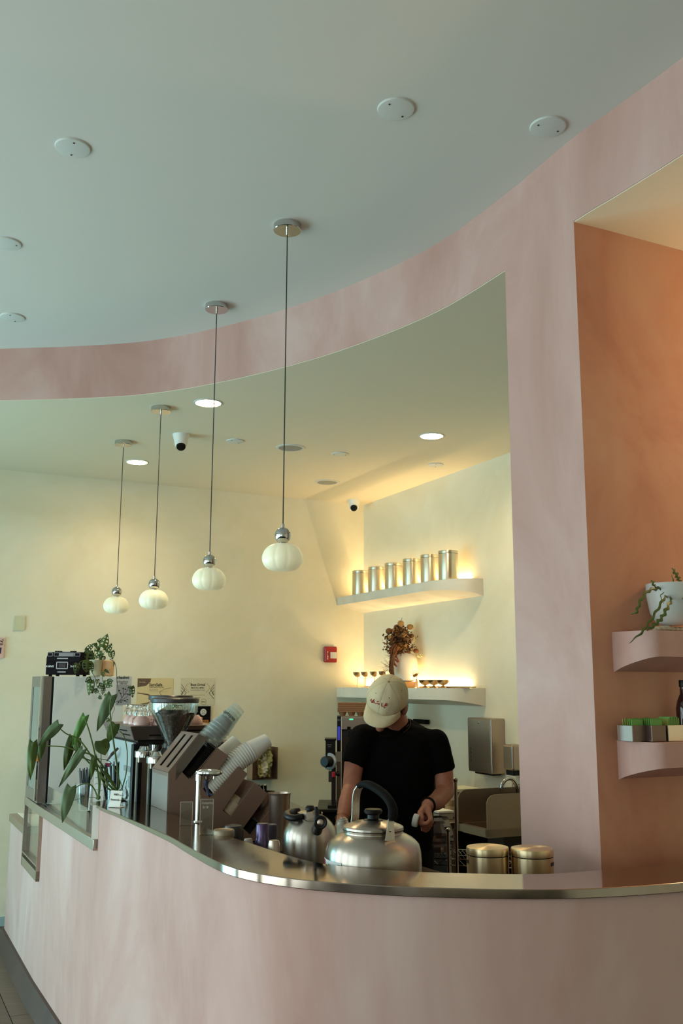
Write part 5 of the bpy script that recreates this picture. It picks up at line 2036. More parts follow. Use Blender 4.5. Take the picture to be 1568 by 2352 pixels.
# sloping rail: wider at the top
def frust(b_, o__, l0, w0, l1, w1, z0, z1, off=0.0):
    vs_ = []
    for (l, w_, z, k) in ((l0, w0, z0, off), (l1, w1, z1, 0)):
        for (i, j) in ((0, 0), (1, 0), (1, 1), (0, 1)):
            vs_.append(o__ + RD * (k + w_ * i) + LD * (k + l * j) + V((0, 0, z)))
    b_.add(vs_, [(0, 1, 2, 3), (4, 5, 6, 7), (0, 1, 5, 4), (1, 2, 6, 5), (2, 3, 7, 6), (3, 0, 4, 7)])
frust(b, e0 - RD * 0.0 - LD * 0.0, ML - 0.06, MW - 0.06, ML, MW, zr0, zr1, 0.03)
b.build('cup_rail', M_EM, em, smooth=0, bevel=0.004)
b = MB()
for k in range(2):
    for (l0, l1) in ((0.07, 0.22), (0.32, 0.48)):
        z_ = zr0 + 0.02 + 0.02 * k
        off_ = 0.03 * (1 - (z_ - zr0) / (zr1 - zr0))
        b.prism([(l0 + .03 * k, z_), (l1 + .03 * k, z_), (l1 + .03 * k, z_ + .006), (l0 + .03 * k, z_ + .006)], e0 + RD * (off_ - 0.003), LD, (0, 0, 1), RD * 0.004)
    b.prism([(0.10 + .08 * k, zr0 + .02 + .02 * k), (0.34 + .08 * k, zr0 + .02 + .02 * k), (0.34 + .08 * k, zr0 + .026 + .02 * k), (0.10 + .08 * k, zr0 + .026 + .02 * k)], e0 + LD * (0.02 - 0.008 * k), RD, (0, 0, 1), -LD * 0.004)
stuff(b.build('rail_slots', M_BLACKM, em, smooth=0))
b = MB()
b.prism([(0.05, 0.05), (MW - 0.05, 0.05), (MW - 0.05, ML - 0.03), (0.05, ML - 0.03)], e0 + V((0, 0, ZW + 0.10)), RD, LD, (0, 0, zr0 - ZW - 0.10))
b.build('body', M_DARK, em, smooth=0, bevel=0.006)
b = MB()
b.prism([(0.045, ZW + 0.06), (ML - 0.04, ZW + 0.06), (ML - 0.04, zr0 - 0.01), (0.05, zr0 - 0.01)], e0 + RD * 0.03, LD, (0, 0, 1), RD * 0.02)
b.build('side_cover', mat('machine_pale_panel', 'a8adab', 0.35), em, smooth=0, bevel=0.006)
b = MB()
stroke(b, e0 + RD * 0.028, [(.08 + .018, zr0 - .22), (.08 + .018, zr0 - .17), (.08, zr0 - .17), (.08, zr0 - .22), (.08 + .018, zr0 - .22)], 0.002, LD, -RD, 0.001)
b.prism([(.07, zr0 - .15), (.20, zr0 - .15), (.20, zr0 - .125), (.07, zr0 - .125)], e0 + RD * 0.028, LD, (0, 0, 1), -RD * 0.001)
b.build('badge', mat('badge_grey', '7f8482', 0.4), em, smooth=0)
for (x0, w_) in ((0.02, 0.035), (0.22, 0.03), (0.39, 0.035)):
    b = MB()
    b.prism([(x0, 0.0), (x0 + w_, 0.0), (x0 + w_, 0.04), (x0, 0.04)], e0 + V((0, 0, ZW + 0.004)), RD, LD, (0, 0, zr0 - ZW - 0.02))
    b.build('upright_frame', M_BLACK, em, smooth=0, bevel=0.004)
b = MB()
b.prism([(0.0, 0.0), (MW, 0.0), (MW, ML), (0.0, ML)], e0 + V((0, 0, ZW + 0.006)), RD, LD, (0, 0, 0.07))
b.build('drip_base', M_STEEL, em, smooth=0, bevel=0.005)
for k, x0 in enumerate((0.14, 0.31)):
    c_ = e0 + RD * x0 + LD * 0.03
    b = MB()
    b.cyl(c_ + V((0, 0, zr0 - 0.09)), c_ + V((0, 0, zr0 - 0.02)), 0.035, 0.04, 24)
    b.build('group_head', M_CHROME, em)
    b = MB()
    b.cyl(c_ + V((0, 0, zr0 - 0.115)), c_ + V((0, 0, zr0 - 0.09)), 0.033, n=24)
    b.tube([c_ + V((0, 0, zr0 - 0.10)), c_ - LD * 0.10 + V((0, 0, zr0 - 0.10)), c_ - LD * 0.16 + V((0, 0, zr0 - 0.115))], [0.010, 0.012, 0.009], 10)
    b.build('portafilter', M_BLACK, em)
b = MB()
c_ = e0 + RD * 0.02 + LD * 0.30
b.tube([c_ + V((0, 0, zr0 - .05)), c_ - RD * .03 + LD * .0 + V((0, 0, zr0 - .08)), c_ - RD * .02 + LD * .14 + V((0, 0, zr0 - .12))], [.006, .008, .004], 8)
b.build('steam_lever', mat('wood_handle', '4a2f26', 0.4), em)
b = MB()
c_ = e0 + RD * 0.015 + LD * 0.42 + V((0, 0, zr0 - .14))
b.cyl(c_, c_ - RD * 0.03, 0.010, n=12)
b.build('red_knob', mat('magenta_knob', 'a3214a', 0.4), em)
# glasses and cups on the machine
M_RIBG = M_GLASS
M_PINKC = mat('pink_glazed_cup', 'd3a79c', 0.25, coat=0.4)
g0 = None
n_ = 0
for (gx, gl_) in ((0.07, 0.06), (0.07, 0.16), (0.07, 0.26), (0.16, 0.05), (0.16, 0.15), (0.25, 0.06), (0.16, 0.26), (0.26, 0.17)):
    p_ = e0 + RD * gx + LD * gl_ + V((0, 0, zr1 + 0.046))
    q_ = e0 + RD * gx + LD * gl_ + V((0, 0, zr1 + 0.001))
    lb = 'upturned clear ribbed glass standing on a pink cup on the espresso machine'
    if g0 is None:
        g0 = thing('ribbed_glass', lb, 'glass', p_, 'glasses on the espresso machine')
        b = MB()
        b.lathe([(0.036, 0), (0.037, 0.012), (0.030, 0.028), (0.029, 0.048), (0.026, 0.052), (0.001, 0.052), (0.001, 0.048), (0.024, 0.046), (0.028, 0.028), (0.034, 0.012), (0.0345, 0)], n=24, lobes=12, amp=0.05, cap=False)
        b.build('glass', M_GLASS, g0, local=True, smooth=25)
        c0 = thing('pink_cup', 'upturned pink ceramic cup under the glasses on the espresso machine', 'cup', q_, 'pink cups on the espresso machine')
        b = MB()
        b.lathe([(0.040, 0), (0.041, 0.010), (0.034, 0.030), (0.024, 0.041), (0.022, 0.044), (0.001, 0.044)], n=28)
        b.build('bowl', M_PINKC, c0, local=True)
        b = MB()
        b.tube([(0.038, 0, 0.012), (0.055, 0, 0.014), (0.056, 0, 0.028), (0.034, 0, 0.032)], 0.0035, 8)
        b.build('handle', M_PINKC, c0, local=True)
    else:
        dup(g0, p_, lb)
        dup(c0, q_, c0['label'], rotz=random.uniform(0, 6))
dup(c0, PY(446, 1682, 4.9), 'pink ceramic cup peeking out right of the full bean hopper', rotz=1.0, group='')
pkc = [o for o in bpy.data.objects if o.name.startswith('pink_cup') and 'peeking' in o.get('label', '')][0]
del pkc['group']
p_ = PY(446, 1676, 4.9)
pkc.location = (p_.x, p_.y, zr1 + 0.001)

# second appliance behind the cups (dark maroon head)
t = thing('milk_frother', 'dark maroon topped appliance behind the clear cup stack', 'appliance', PY(515, 1700, 4.9).xy.to_3d() + V((0, 0, ZW + .002)))
c_ = PY(512, 1690, 4.9)
b = MB()
b.prism([(-0.09, ZW + .004), (0.07, ZW + .004), (0.07, 1.25), (-0.09, 1.25)], V((c_.x, c_.y, 0)), (1, 0, 0), (0, 0, 1), (0, 0.14, 0))
b.build('body', M_TAUPE, t, smooth=0, bevel=0.006)
b = MB()
b.prism([(-0.10, 1.262), (0.08, 1.262), (0.065, 1.30), (0.0, 1.325), (-0.09, 1.325)], V((c_.x, c_.y - 0.01, 0)), (1, 0, 0), (0, 0, 1), (0, 0.16, 0))
b.build('head', mat('maroon_brown', '5b3a34', 0.35), t, smooth=0, bevel=0.004)

# ------------------------------------------------------------------ small things behind the ledge
def pot(name, lab_, cat, x, ytop, Y_, r_, prof, m_, pn='body', extra=None, group=None):
    c_ = PY(x, ytop, Y_)
    t_ = thing(name, lab_, cat, (c_.x, c_.y, ZW + .001), group)
    H = c_.z - ZW - .001
    b_ = MB()
    b_.lathe([(q * r_, z * H) for q, z in prof], n=36)
    b_.build(pn, m_, t_, local=True)
    return t_, H


t, H = pot('glass_jar', 'short glass jar with clouded metal lid behind the ledge, left of the black tub', 'jar', 514, 1905, 3.40, 0.036, [(0.9, 0), (1, .04), (1, .78), (.94, .84)], M_ACR, 'glass')
b = MB()
b.lathe([(0.036, H * .84), (0.037, H * .86), (0.037, H * .97), (0.034, H), (0.030, H - .002), (0.001, H - .002)], n=36)
b.build('lid', mat('clouded_lid', '8f7f6a', 0.4, 0.5), t, local=True)
b = MB()
b.lathe([(0.033, 0.003), (0.033, H * .7), (0.001, H * .7)], n=30)
b.build('contents', mat('cream_powder', 'b7a98f', 0.8), t, local=True)
pot('black_tub', 'round shouldered black tub behind the ledge next to the glass jar', 'tub', 536, 1893, 3.55, 0.036, [(0.95, 0), (1, .03), (1, .85), (.85, .97), (.3, 1), (.01, 1)], mat('charcoal_tub', '2a2623', 0.3))
t, H = pot('purple_bottle', 'dark purple metallic drinking bottle behind the ledge', 'bottle', 603, 1891, 3.42, 0.0285, [(0.92, 0), (1, .03), (1, .60), (.85, .70)], mat('purple_metal', '5a4a68', 0.25, 0.7))
b = MB()
b.lathe([(0.024, H * .70), (0.022, H * .74), (0.022, H * .97), (0.019, H), (0.001, H)], n=30)
b.build('cap', bpy.data.materials['purple_metal'], t, local=True)
pot('dark_purple_box', 'dark purple container just right of the purple bottle', 'container', 622, 1893, 3.62, 0.022, [(1, 0), (1, .98), (.9, 1), (.01, 1)], mat('dark_plum', '3c3240', 0.4))
pot('small_white_cup', 'small upturned white cup by the foot of the purple bottle', 'cup', 570, 1926, 3.30, 0.020, [(1, 0), (.75, .95), (.6, 1), (.01, 1)], mat('dull_white_cup', '9d8d84', 0.4))
pot('steel_tumbler', 'small upturned steel tumbler left of the far kettle', 'tumbler', 629, 1930, 3.20, 0.030, [(1, 0), (.98, .03), (.62, .93), (.52, 1), (.01, 1)], M_STEEL)
t, H = pot('tall_steel_shaker', 'tall steel mixing cup with open flared rim behind the small jars', 'shaker', 642, 1821, 3.95, 0.044, [(0.80, 0), (.83, .02), (.97, .95), (1.02, .985), (1.04, 1), (.99, 1), (.95, .94), (.80, .03), (.01, .03)], M_STEEL)
t, H = pot('utensil_jar', 'open steel container with black handled utensils behind the organizer', 'utensil holder', 606, 1818, 4.3, 0.05, [(0.9, 0), (1, .98), (1.03, 1), (.98, 1), (.88, .03), (.01, .03)], M_STEEL)
for k in range(5):
    b = MB()
    b.tube([(0.01 * k - .02, 0, H * .5), (0.014 * k - 0.05, 0.01, H + 0.01), (0.016 * k - .06, 0.0, H + 0.028)], [.004, .005, .007], 8)
    b.build('utensil', M_BLACK, t, local=True)
t = thing('cloth_roll', 'folded pale cloth lying on the worktop behind the organizer', 'cloth', PY(640, 1812, 4.6))
b = MB()
b.box(PY(635, 1812, 4.6).xy.to_3d() + V((0, 0, ZW + .045)), (0.11, 0.1, 0.085))
b.build('stack', mat('grey_green_cloth', 'a5a493', 0.9), t, smooth=0, bevel=0.01)

# ------------------------------------------------------------------ kettles
M_KET = brushed(mat('brushed_kettle_steel', 'b3a79c', 0.3, 1.0), 0.7)
YK = 2.95
kc = PY(857, 1960, YK)
def zk(y, Y_=YK):
    return PY(857, y, Y_).z
sK = YK / F * 1.0
K = V((kc.x, YK, ZW + 0.001))
t = thing('large_kettle', 'large squat stainless steel kettle with arched black handle, nearest on the worktop', 'kettle', K)
def kz(y):
    return zk(y) - K.z
b = MB()
b.lathe([(0.110, 0), (0.124, 0.004), (0.134, 0.02), (0.1415, 0.05), (0.1430, kz(1990)), (0.1428, kz(1972)), (0.1405, kz(1952)), (0.1355, kz(1938)), (0.127, kz(1930)), (0.115, kz(1922)), (0.100, kz(1916)), (0.0885, kz(1912)), (0.0875, kz(1909)), (0.090, kz(1906)), (0.090, kz(1903)), (0.086, kz(1901))], n=72)
b.build('body', M_KET, t, local=True)
b = MB()
b.lathe([(0.0895, kz(1903)), (0.0895, kz(1898)), (0.087, kz(1896)), (0.075, kz(1892)), (0.055, kz(1887)), (0.035, kz(1884)), (0.001, kz(1882))], n=60)
b.build('lid', M_KET, t, local=True)
b = MB()
b.lathe([(0.0905, kz(1904.5)), (0.0905, kz(1903))], n=60)
b.build('lid_seam', M_BLACKM, t, local=True)
b = MB()
b.lathe([(0.030, kz(1886)), (0.030, kz(1882.5)), (0.012, kz(1882)), (0.0175, kz(1880)), (0.0175, kz(1871)), (0.026, kz(1867)), (0.0275, kz(1862)), (0.024, kz(1858)), (0.012, kz(1857.5)), (0.001, kz(1858.5))], n=36)
b.build('knob', M_BLACK, t, local=True)
# bail handle
def kp(x, y, Y_):
    return PY(x, y, Y_)
def ribbon(b_, pts, wdir, w_, th):
    """flat bar along pts; wdir = width direction"""
    vs_ = []
    n = len(pts)
    for i, p_ in enumerate(pts):
        tt_ = (pts[min(i + 1, n - 1)] - pts[max(i - 1, 0)]).normalized()
        wd_ = (wdir - tt_ * wdir.dot(tt_)).normalized()
        nn = tt_.cross(wd_)
        ww = w_[i] if isinstance(w_, list) else w_
        for (a_, c_) in ((-1, -1), (1, -1), (1, 1), (-1, 1)):
            vs_.append(p_ + wd_ * ww / 2 * a_ + nn * th / 2 * c_)
    fs_ = [(i * 4 + k, i * 4 + 4 + k, i * 4 + 4 + (k + 1) % 4, i * 4 + (k + 1) % 4) for i in range(n - 1) for k in range(4)]
    fs_ += [(0, 1, 2, 3), tuple((n - 1) * 4 + k for k in (3, 2, 1, 0))]
    b_.add(vs_, fs_)
hd = (kp(895, 1900, 2.86) - kp(818, 1900, 3.03))
hd.z = 0
hd.normalize()
hw_ = V((-hd.y, hd.x, 0))
Lp = [kp(814, 1889, 3.035), kp(816, 1870, 3.035), kp(817, 1840, 3.035), kp(820, 1818, 3.03), kp(827, 1806, 3.02)]
b = MB()
ribbon(b, crom(Lp, 5), hw_, 0.026, 0.0025)
b.build('handle_strap', M_KET, t)
Rp = [kp(898, 1882, 2.86), kp(897, 1900, 2.855), kp(896, 1918, 2.85), kp(895, 1932, 2.848)]
b = MB()
ribbon(b, Rp, hw_, [0.019, 0.022, 0.028, 0.032], 0.0025)
ribbon(b, [kp(894, 1932, 2.846), kp(897, 1939, 2.843)], hw_, [0.034, 0.040], 0.0025)
b.build('handle_bracket', M_KET, t)
b = MB()
q_ = kp(894.5, 1908, 2.852)
b.along([(0.005, 0), (0.005, 0.002), (0.003, 0.0035), (0.001, 0.004)], q_, hd, 14)
b.along([(0.005, 0), (0.005, 0.002), (0.003, 0.0035), (0.001, 0.004)], q_, V((0, -1, 0)), 14)
b.build('rivet', M_CHROME, t)
Gp = [kp(824, 1805, 3.02), kp(836, 1800.5, 3.0), kp(851, 1804, 2.97), kp(868, 1814, 2.94), kp(884, 1827, 2.91), kp(896, 1843, 2.88), kp(901.5, 1858, 2.865), kp(901.5, 1872, 2.86), kp(900, 1884, 2.86)]
b = MB()
pts = crom(Gp, 4)
n = len(pts)
b.tube(pts, [0.0085 + 0.004 * min(1, i / 8) * min(1, (n - i) / 4) for i in range(n)], 14, flat=1.15)
b.build('grip', M_BLACKM, t, smooth=60)
# spout
b = MB()
S_ = [kp(802, 1945, 2.98), kp(793, 1925, 3.02), kp(788, 1905, 3.05), kp(786, 1890, 3.06), kp(783.5, 1884.5, 3.065)]
b.tube(crom(S_, 4), [0.030 - 0.0009 * i for i in range(17)], 20)
b.build('spout', M_KET, t)
b = MB()
zz = [kp(786, 1886, 3.06)]
b.along([(0.017, -0.002), (0.019, 0), (0.017, 0.002)], zz[0], V((-.2, .2, 1)), 20, cap=False)
b.build('spout_rim', M_CHROME, t)
# curved sticker
def cyl_patch(b_, C_, R_, a0, a1, z0, z1, n_=10, th=0.0006):
    vs_ = []
    for i in range(n_ + 1):
        a_ = a0 + (a1 - a0) * i / n_
        for (r_, z_) in ((R_, z0), (R_, z1), (R_ + th, z1), (R_ + th, z0)):
            vs_.append(V((C_.x + r_ * math.cos(a_), C_.y + r_ * math.sin(a_), z_)))
    fs_ = [(i * 4 + k, i * 4 + 4 + k, i * 4 + 4 + (k + 1) % 4, i * 4 + (k + 1) % 4) for i in range(n_) for k in range(4)]
    fs_ += [(0, 1, 2, 3), tuple(n_ * 4 + k for k in (3, 2, 1, 0))]
    b_.add(vs_, fs_)
D2 = math.pi / 180
zA, zB = zk(2020), zk(1966)
b = MB()
cyl_patch(b, K, 0.1434, 180 * D2, 229 * D2, zA, zk(1968))
b.build('sticker', mat('sticker_white', 'e2e6e2', 0.6), t)
b = MB()
cyl_patch(b, K, 0.1441, 183 * D2, 193 * D2, zk(1988), zk(1970), 4)
b.build('red_box', mat('sticker_red', 'a02a45', 0.4), t)
b = MB()
cyl_patch(b, K, 0.1441, 223 * D2, 228 * D2, zk(1983), zk(1973), 3)
cyl_patch(b, K, 0.1441, 204 * D2, 208 * D2, zk(1990), zk(1976), 2)
cyl_patch(b, K, 0.1441, 211 * D2, 213 * D2, zk(1988), zk(1979), 2)
stuff(b.build('sticker_print', mat('sticker_teal', '1f4a4a', 0.4), t))

# far kettle
YK2 = 3.30
k2 = PY(711, 1960, YK2)
K2 = V((k2.x, YK2, ZW + 0.001))
t = thing('tall_kettle', 'taller stainless steel kettle with black spout cap, behind and left of the big one', 'kettle', K2)
def k2z(y):
    return PY(711, y, YK2).z - K2.z
b = MB()
b.lathe([(0.080, 0), (0.088, 0.004), (0.091, 0.03), (0.0905, k2z(1930)), (0.0885, k2z(1912)), (0.083, k2z(1900)), (0.073, k2z(1889)), (0.060, k2z(1880)), (0.047, k2z(1874)), (0.040, k2z(1872))], n=60)
b.build('body', M_KET, t, local=True)
b = MB()
b.lathe([(0.042, k2z(1874)), (0.042, k2z(1866)), (0.034, k2z(1864)), (0.001, k2z(1863))], n=48)
b.build('lid', M_KET, t, local=True)
b = MB()
b.lathe([(0.011, k2z(1869)), (0.011, k2z(1863)), (0.0165, k2z(1860)), (0.0165, k2z(1855)), (0.011, k2z(1850)), (0.001, k2z(1849))], n=30)
b.build('knob', M_BLACK, t, local=True)
b = MB()
ribbon(b, [PY(690, 1876, 3.26), PY(704, 1874, 3.24), PY(718, 1871, 3.24), PY(727, 1867, 3.25)], V((0, 0, 1)), 0.020, 0.004)
b.build('handle_band', M_STEEL, t, smooth=0)
b = MB()
pts = crom([PY(691, 1877, 3.25), PY(676, 1880, 3.24), PY(662, 1876, 3.26), PY(659, 1869, 3.32), PY(670, 1865, 3.38), PY(686, 1863, 3.40)], 5)
b.tube(pts, [0.0115] * len(pts), 14)
b.build('grip', M_BLACK, t, smooth=60)
b = MB()
pa_, pb_ = PY(727, 1908, 3.23), PY(735.5, 1889, 3.14)
b.cyl(pa_, pb_, 0.018, 0.013, 24)
b.build('spout', M_BLACK, t)
b = MB()
dd_ = (pb_ - pa_).normalized()
ax = (V((CAM.x, CAM.y, pb_.z)) - pb_).normalized()
b.along([(0.0215, -0.018), (0.0215, 0.0), (0.018, 0.003), (0.012, 0.001)], pb_, ax, 28)
b.build('spout_cap', M_BLACK, t)
b = MB()
b.along([(0.010, 0.0), (0.010, 0.003), (0.006, 0.005), (0.001, 0.005)], pb_, ax, 20)
b.build('whistle', M_STEEL, t)
b = MB()
b.tube([pb_ + V((-0.012, 0.01, 0.012)), pb_ + V((-0.014, 0.02, 0.04)), PY(731, 1867, 3.22), PY(738, 1866, 3.22)], [0.007, 0.006, 0.006, 0.004], 10)
b.build('spout_lever', M_BLACK, t)

# two canisters on the worktop
M_BADGE = mat('dark_badge', '2b1a17', 0.4)
for k, (x, yt, lb) in enumerate(((1119, 1944, 'left one of two gold toned steel canisters standing behind the ledge'), (1221, 1938, 'right one of two gold toned steel canisters, in front of the pink pillar'))):
    Yc = 3.0 if k == 0 else 2.98
    c_ = PY(x, yt, Yc)
    h_ = c_.z - ZW - 0.001
    if k == 1:
        h_ = h1
    p_ = V((c_.x, Yc, ZW + 0.001))
    if k == 0:
        h1 = h_
        c1_ = thing('brass_canister', lb, 'canister', p_, 'canisters on the worktop')
        b = MB()
        R_ = 0.0625
        b.lathe([(R_ * .97, 0), (R_, 0.004), (R_, h_ - 0.024)], n=60)
        b.build('body', M_CAN2, c1_, local=True) if 'M_CAN2' in globals() else None
        if 'M_CAN2' not in globals():
            M_CAN2 = brushed(mat('brass_toned_steel', 'dcc29a', 0.34, 1.0))
            b.build('body', M_CAN2, c1_, local=True)
        b = MB()
        b.lathe([(R_ * .985, h_ - 0.026), (R_ * .985, h_ - 0.020)], n=48)
        b.build('seal', M_BLACKM, c1_, local=True)
        b = MB()
        b.lathe([(R_, h_ - 0.0215), (R_ * 1.01, h_ - 0.019), (R_ * 1.01, h_ - 0.004), (R_ * .99, h_ - 0.001), (R_ * .92, h_), (0.001, h_ + 0.001)], n=60)
        b.build('lid', M_CAN2, c1_, local=True)
        b = MB()
        cyl_patch(b, V((0, 0, 0)), R_ + .0002, -42 * D2, -22 * D2, h_ - 0.046, h_ - 0.036, 5, 0.001)
        b.build('name_tab', M_BADGE, c1_, local=True)
        c1_.rotation_euler = (0, 0, math.radians(-141))
    else:
        dup(c1_, p_, lb, rotz=math.radians(0))

# ------------------------------------------------------------------ niche shelves on the right
nN = V((dN.y, -dN.x, 0))
NS0 = (V((0.844, 3.0)) - V(A_NI)).dot(dN)
s_1 = plaster_shelf('plaster_shelf', 'pink plaster niche shelf holding the white planter, upper one', A_NI, dN, NS0, NS0 + 1.05, 1.768, 1.690, 1.643, 0.155, M_PINK, r0=0.05, r1=0.05)
s_2 = plaster_shelf('plaster_shelf', 'pink plaster niche shelf holding sweetener caddies, lower one', A_NI, dN, NS0, NS0 + 1.05, 1.439, 1.366, 1.321, 0.155, M_PINK, r0=0.05, r1=0.05)
s_1['group'] = s_2['group'] = 'plaster shelves in the niche'


def onN(x, y, off):
    return PP(x, y, A_NI, B_NI, off)


# planter
c_ = onN(1542, 1400, 0.075)
zs_ = 1.7695
t = thing('white_planter', 'round white bowl planter on the upper niche shelf, cut by the right edge', 'planter', (c_.x, c_.y, zs_ + 0.02))
zrim = PY(1520, 1342, c_.y).z - zs_ - 0.02
b = MB()
b.lathe([(0.030, 0), (0.050, 0.012), (0.066, 0.04), (0.0745, zrim * .7), (0.0755, zrim), (0.073, zrim + 0.001), (0.071, zrim - 0.004), (0.069, zrim - 0.02), (0.001, zrim - 0.022)], n=56)
b.build('bowl', mat('white_ceramic', 'c9c8c2', 0.4), t, local=True)
b = MB()
b.lathe([(0.071, zrim - 0.012), (0.04, zrim - 0.006), (0.001, zrim - 0.004)], n=24)
b.build('soil', mat('potting_soil', '2b211c', 0.9, col2='3c2e26', nscale=60), t, local=True)
b = MB()
for (px_, py_, r_) in ((1510, 1441, .011), (1520, 1439, .013), (1530, 1437, .014), (1541, 1439, .012), (1552, 1441, .012), (1503, 1443, .007), (1562, 1441, .012)):
    q_ = onN(px_, 1441, 0.085)
    b.sphere((q_.x, q_.y, zs_ + r_ * .72), r_, 10, None, (1.1, 0.9, 0.72))
ps = thing('coral_stand', 'pale lumpy stone pieces under the white planter', 'stones', (c_.x, c_.y, zs_))
stuff(b.build('stones', mat('pale_stone', 'c9b79f', 0.7, bump=0.5, bscale=40), ps))
pl_ = thing('rickrack_cactus', 'green wavy edged trailing cactus growing in the white planter', 'plant', (c_.x, c_.y, zs_ + 0.02 + zrim))
M_CAC = mat('cactus_green', '5a6428', 0.5, col2='47521f', nscale=14)


def zig(pts, w_, n_teeth):
    """flat wavy-edged leaf along the path"""
    P_ = crom(pts, 10)
    n = len(P_)
    vs_ = []
    for i, p_ in enumerate(P_):
        tt_ = (P_[min(i + 1, n - 1)] - P_[max(i - 1, 0)]).normalized()
        sd_ = tt_.cross(V((0.2, -1, 0.1))).normalized()
        f_ = i / (n - 1)
        env = min(1, f_ * 6 + .2) * min(1, (1 - f_) * 5 + 0.1)
        wl = w_ * env * (0.62 + 0.38 * math.sin(f_ * n_teeth * 2 * pi))
        wr = w_ * env * (0.62 + 0.38 * math.sin(f_ * n_teeth * 2 * pi + pi))
        nn = tt_.cross(sd_)
        vs_ += [p_ + sd_ * wl, p_ + nn * 0.0016, p_ - sd_ * wr, p_ - nn * 0.0016]
    b_ = MB()
    b_.add(vs_, [(i * 4 + k, i * 4 + 4 + k, i * 4 + 4 + (k + 1) % 4, i * 4 + (k + 1) % 4) for i in range(n - 1) for k in range(4)])
    b_.build('leaf', M_CAC, pl_, smooth=0)


def cn3(x, y, Y_):
    return PY(1268 + x / 3.62, 1250 + y / 3.62, Y_)


yc_ = c_.y
for pts, w_, nt_ in (([(1010, 420, 0), (960, 430, -.03), (930, 450, -.075), (870, 550, -.09), (800, 660, -.095), (740, 735, -.10), (635, 826, -.10)], .0045, 8),
                     ([(1040, 410, 0), (1000, 440, -.04), (960, 520, -.085), (910, 610, -.09), (850, 670, -.09), (785, 718, -.09)], .0062, 9),
                     ([(1010, 400, 0), (930, 375, -.03), (860, 370, -.05), (790, 395, -.07), (730, 480, -.085), (700, 560, -.085), (655, 582, -.08)], .0052, 8),
                     ([(1060, 420, 0), (1060, 330, -.02), (1040, 270, -.02), (995, 195, -.02)], .0072, 7), ([(1040, 400, 0), (1020, 360, -.02), (992, 255, -.02)], .0026, 4),
                     ([(870, 370, -.04), (845, 340, -.05), (825, 295, -.05)], .0048, 3), ([(1060, 410, 0), (1100, 330, -.02), (1120, 250, .0)], .006, 6), ([(930, 400, -.05), (900, 430, -.08), (925, 495, -.09)], .0018, 3),
                     ([(1050, 420, 0.0), (1090, 440, -.05), (1140, 560, -.08), (1160, 660, -.08)], .006, 8)):
    zig([cn3(x, y, yc_ + d * 1.4) for x, y, d in pts], w_ * 1.5, nt_)
# caddies of sweetener
M_CAD = mat('caddy_steel', '7d6a60', 0.4, 1.0)
M_PACK = mat('green_packet', '6f9e4c', 0.6)
M_PACK2 = mat('olive_packet', '8a8f3c', 0.6)
zs2 = 1.440
cad = None
for k, (x, off, nP_, lb) in enumerate(((1462, 0.075, 5, 'small steel caddy with green sweetener packets at the left end of the niche shelf'),
                                       (1506, 0.098, 6, 'middle steel caddy with bright green packets on the niche shelf'),
                                       (1545, 0.098, 14, 'brass toned caddy packed with green packets and brown ones, right of the others'))):
    c_ = onN(x, 1690, off)
    p_ = V((c_.x, c_.y, zs2))
    wdt = 0.055 if k < 2 else 0.062
    t = thing('sweetener_caddy', lb, 'caddy', p_, 'sweetener caddies on the niche shelf')
    hh = 0.047
    b = MB()
    dpt = 0.065
    for (x0, x1, y0, y1) in ((-wdt / 2, wdt / 2, 0, .002), (-wdt / 2, wdt / 2, dpt - .002, dpt), (-wdt / 2, -wdt / 2 + .002, .002, dpt - .002), (wdt / 2 - .002, wdt / 2, .002, dpt - .002)):
        b.prism([(x0, y0), (x1, y0), (x1, y1), (x0, y1)], p_ - V((0, 0.03, 0)), P3(dN), -nN, (0, 0, hh))
    b.prism([(-wdt / 2, 0), (wdt / 2, 0), (wdt / 2, dpt), (-wdt / 2, dpt)], p_ - V((0, 0.03, 0)), P3(dN), -nN, (0, 0, 0.002))
    b.build('box', M_CAD if k < 2 else M_CAN, t, smooth=0, bevel=0.001)
    for j in range(nP_):
        s__ = thing('sweetener_packet', ['green sweetener packet in the left caddy', 'green sweetener packet in the middle caddy', 'green or brown sweetener packet in the brass caddy'][k], 'packet',
                    p_ - V((0, 0.03, 0)) + V((0, 0, .003)), ['packets in the left caddy', 'packets in the middle caddy', 'packets in the brass caddy'][k])
        b = MB()
        if k == 2:
            x0 = -wdt / 2 + .006 + (wdt - .016) * j / nP_
            b.prism([(x0, .006), (x0 + .0018, .006), (x0 + .0018, .05), (x0, .05)], p_ - V((0, 0.03, 0)) + V((0, 0, .003)), P3(dN), -nN, (0.001, 0, 0.062 + .003 * (j % 3)))
            b.build('paper', M_PACK if j % 3 else M_PACK2, s__, smooth=0)
        else:
            yy = .008 + .009 * j
            b.prism([(-wdt / 2 + .005, 0), (wdt / 2 - .006 - .004 * (j % 2), 0), (wdt / 2 - .006 - .004 * (j % 2), .060 + .003 * (j % 3)), (-wdt / 2 + .005, .062 + .002 * (j % 2))],
                    p_ - V((0, 0.03, 0)) - nN * yy + V((0, 0, .003)), P3(dN), (0, 0, 1), -nN * 0.0018)
            b.build('paper', M_PACK if (j < 2 or k == 1) else M_PACK2, s__, smooth=0)
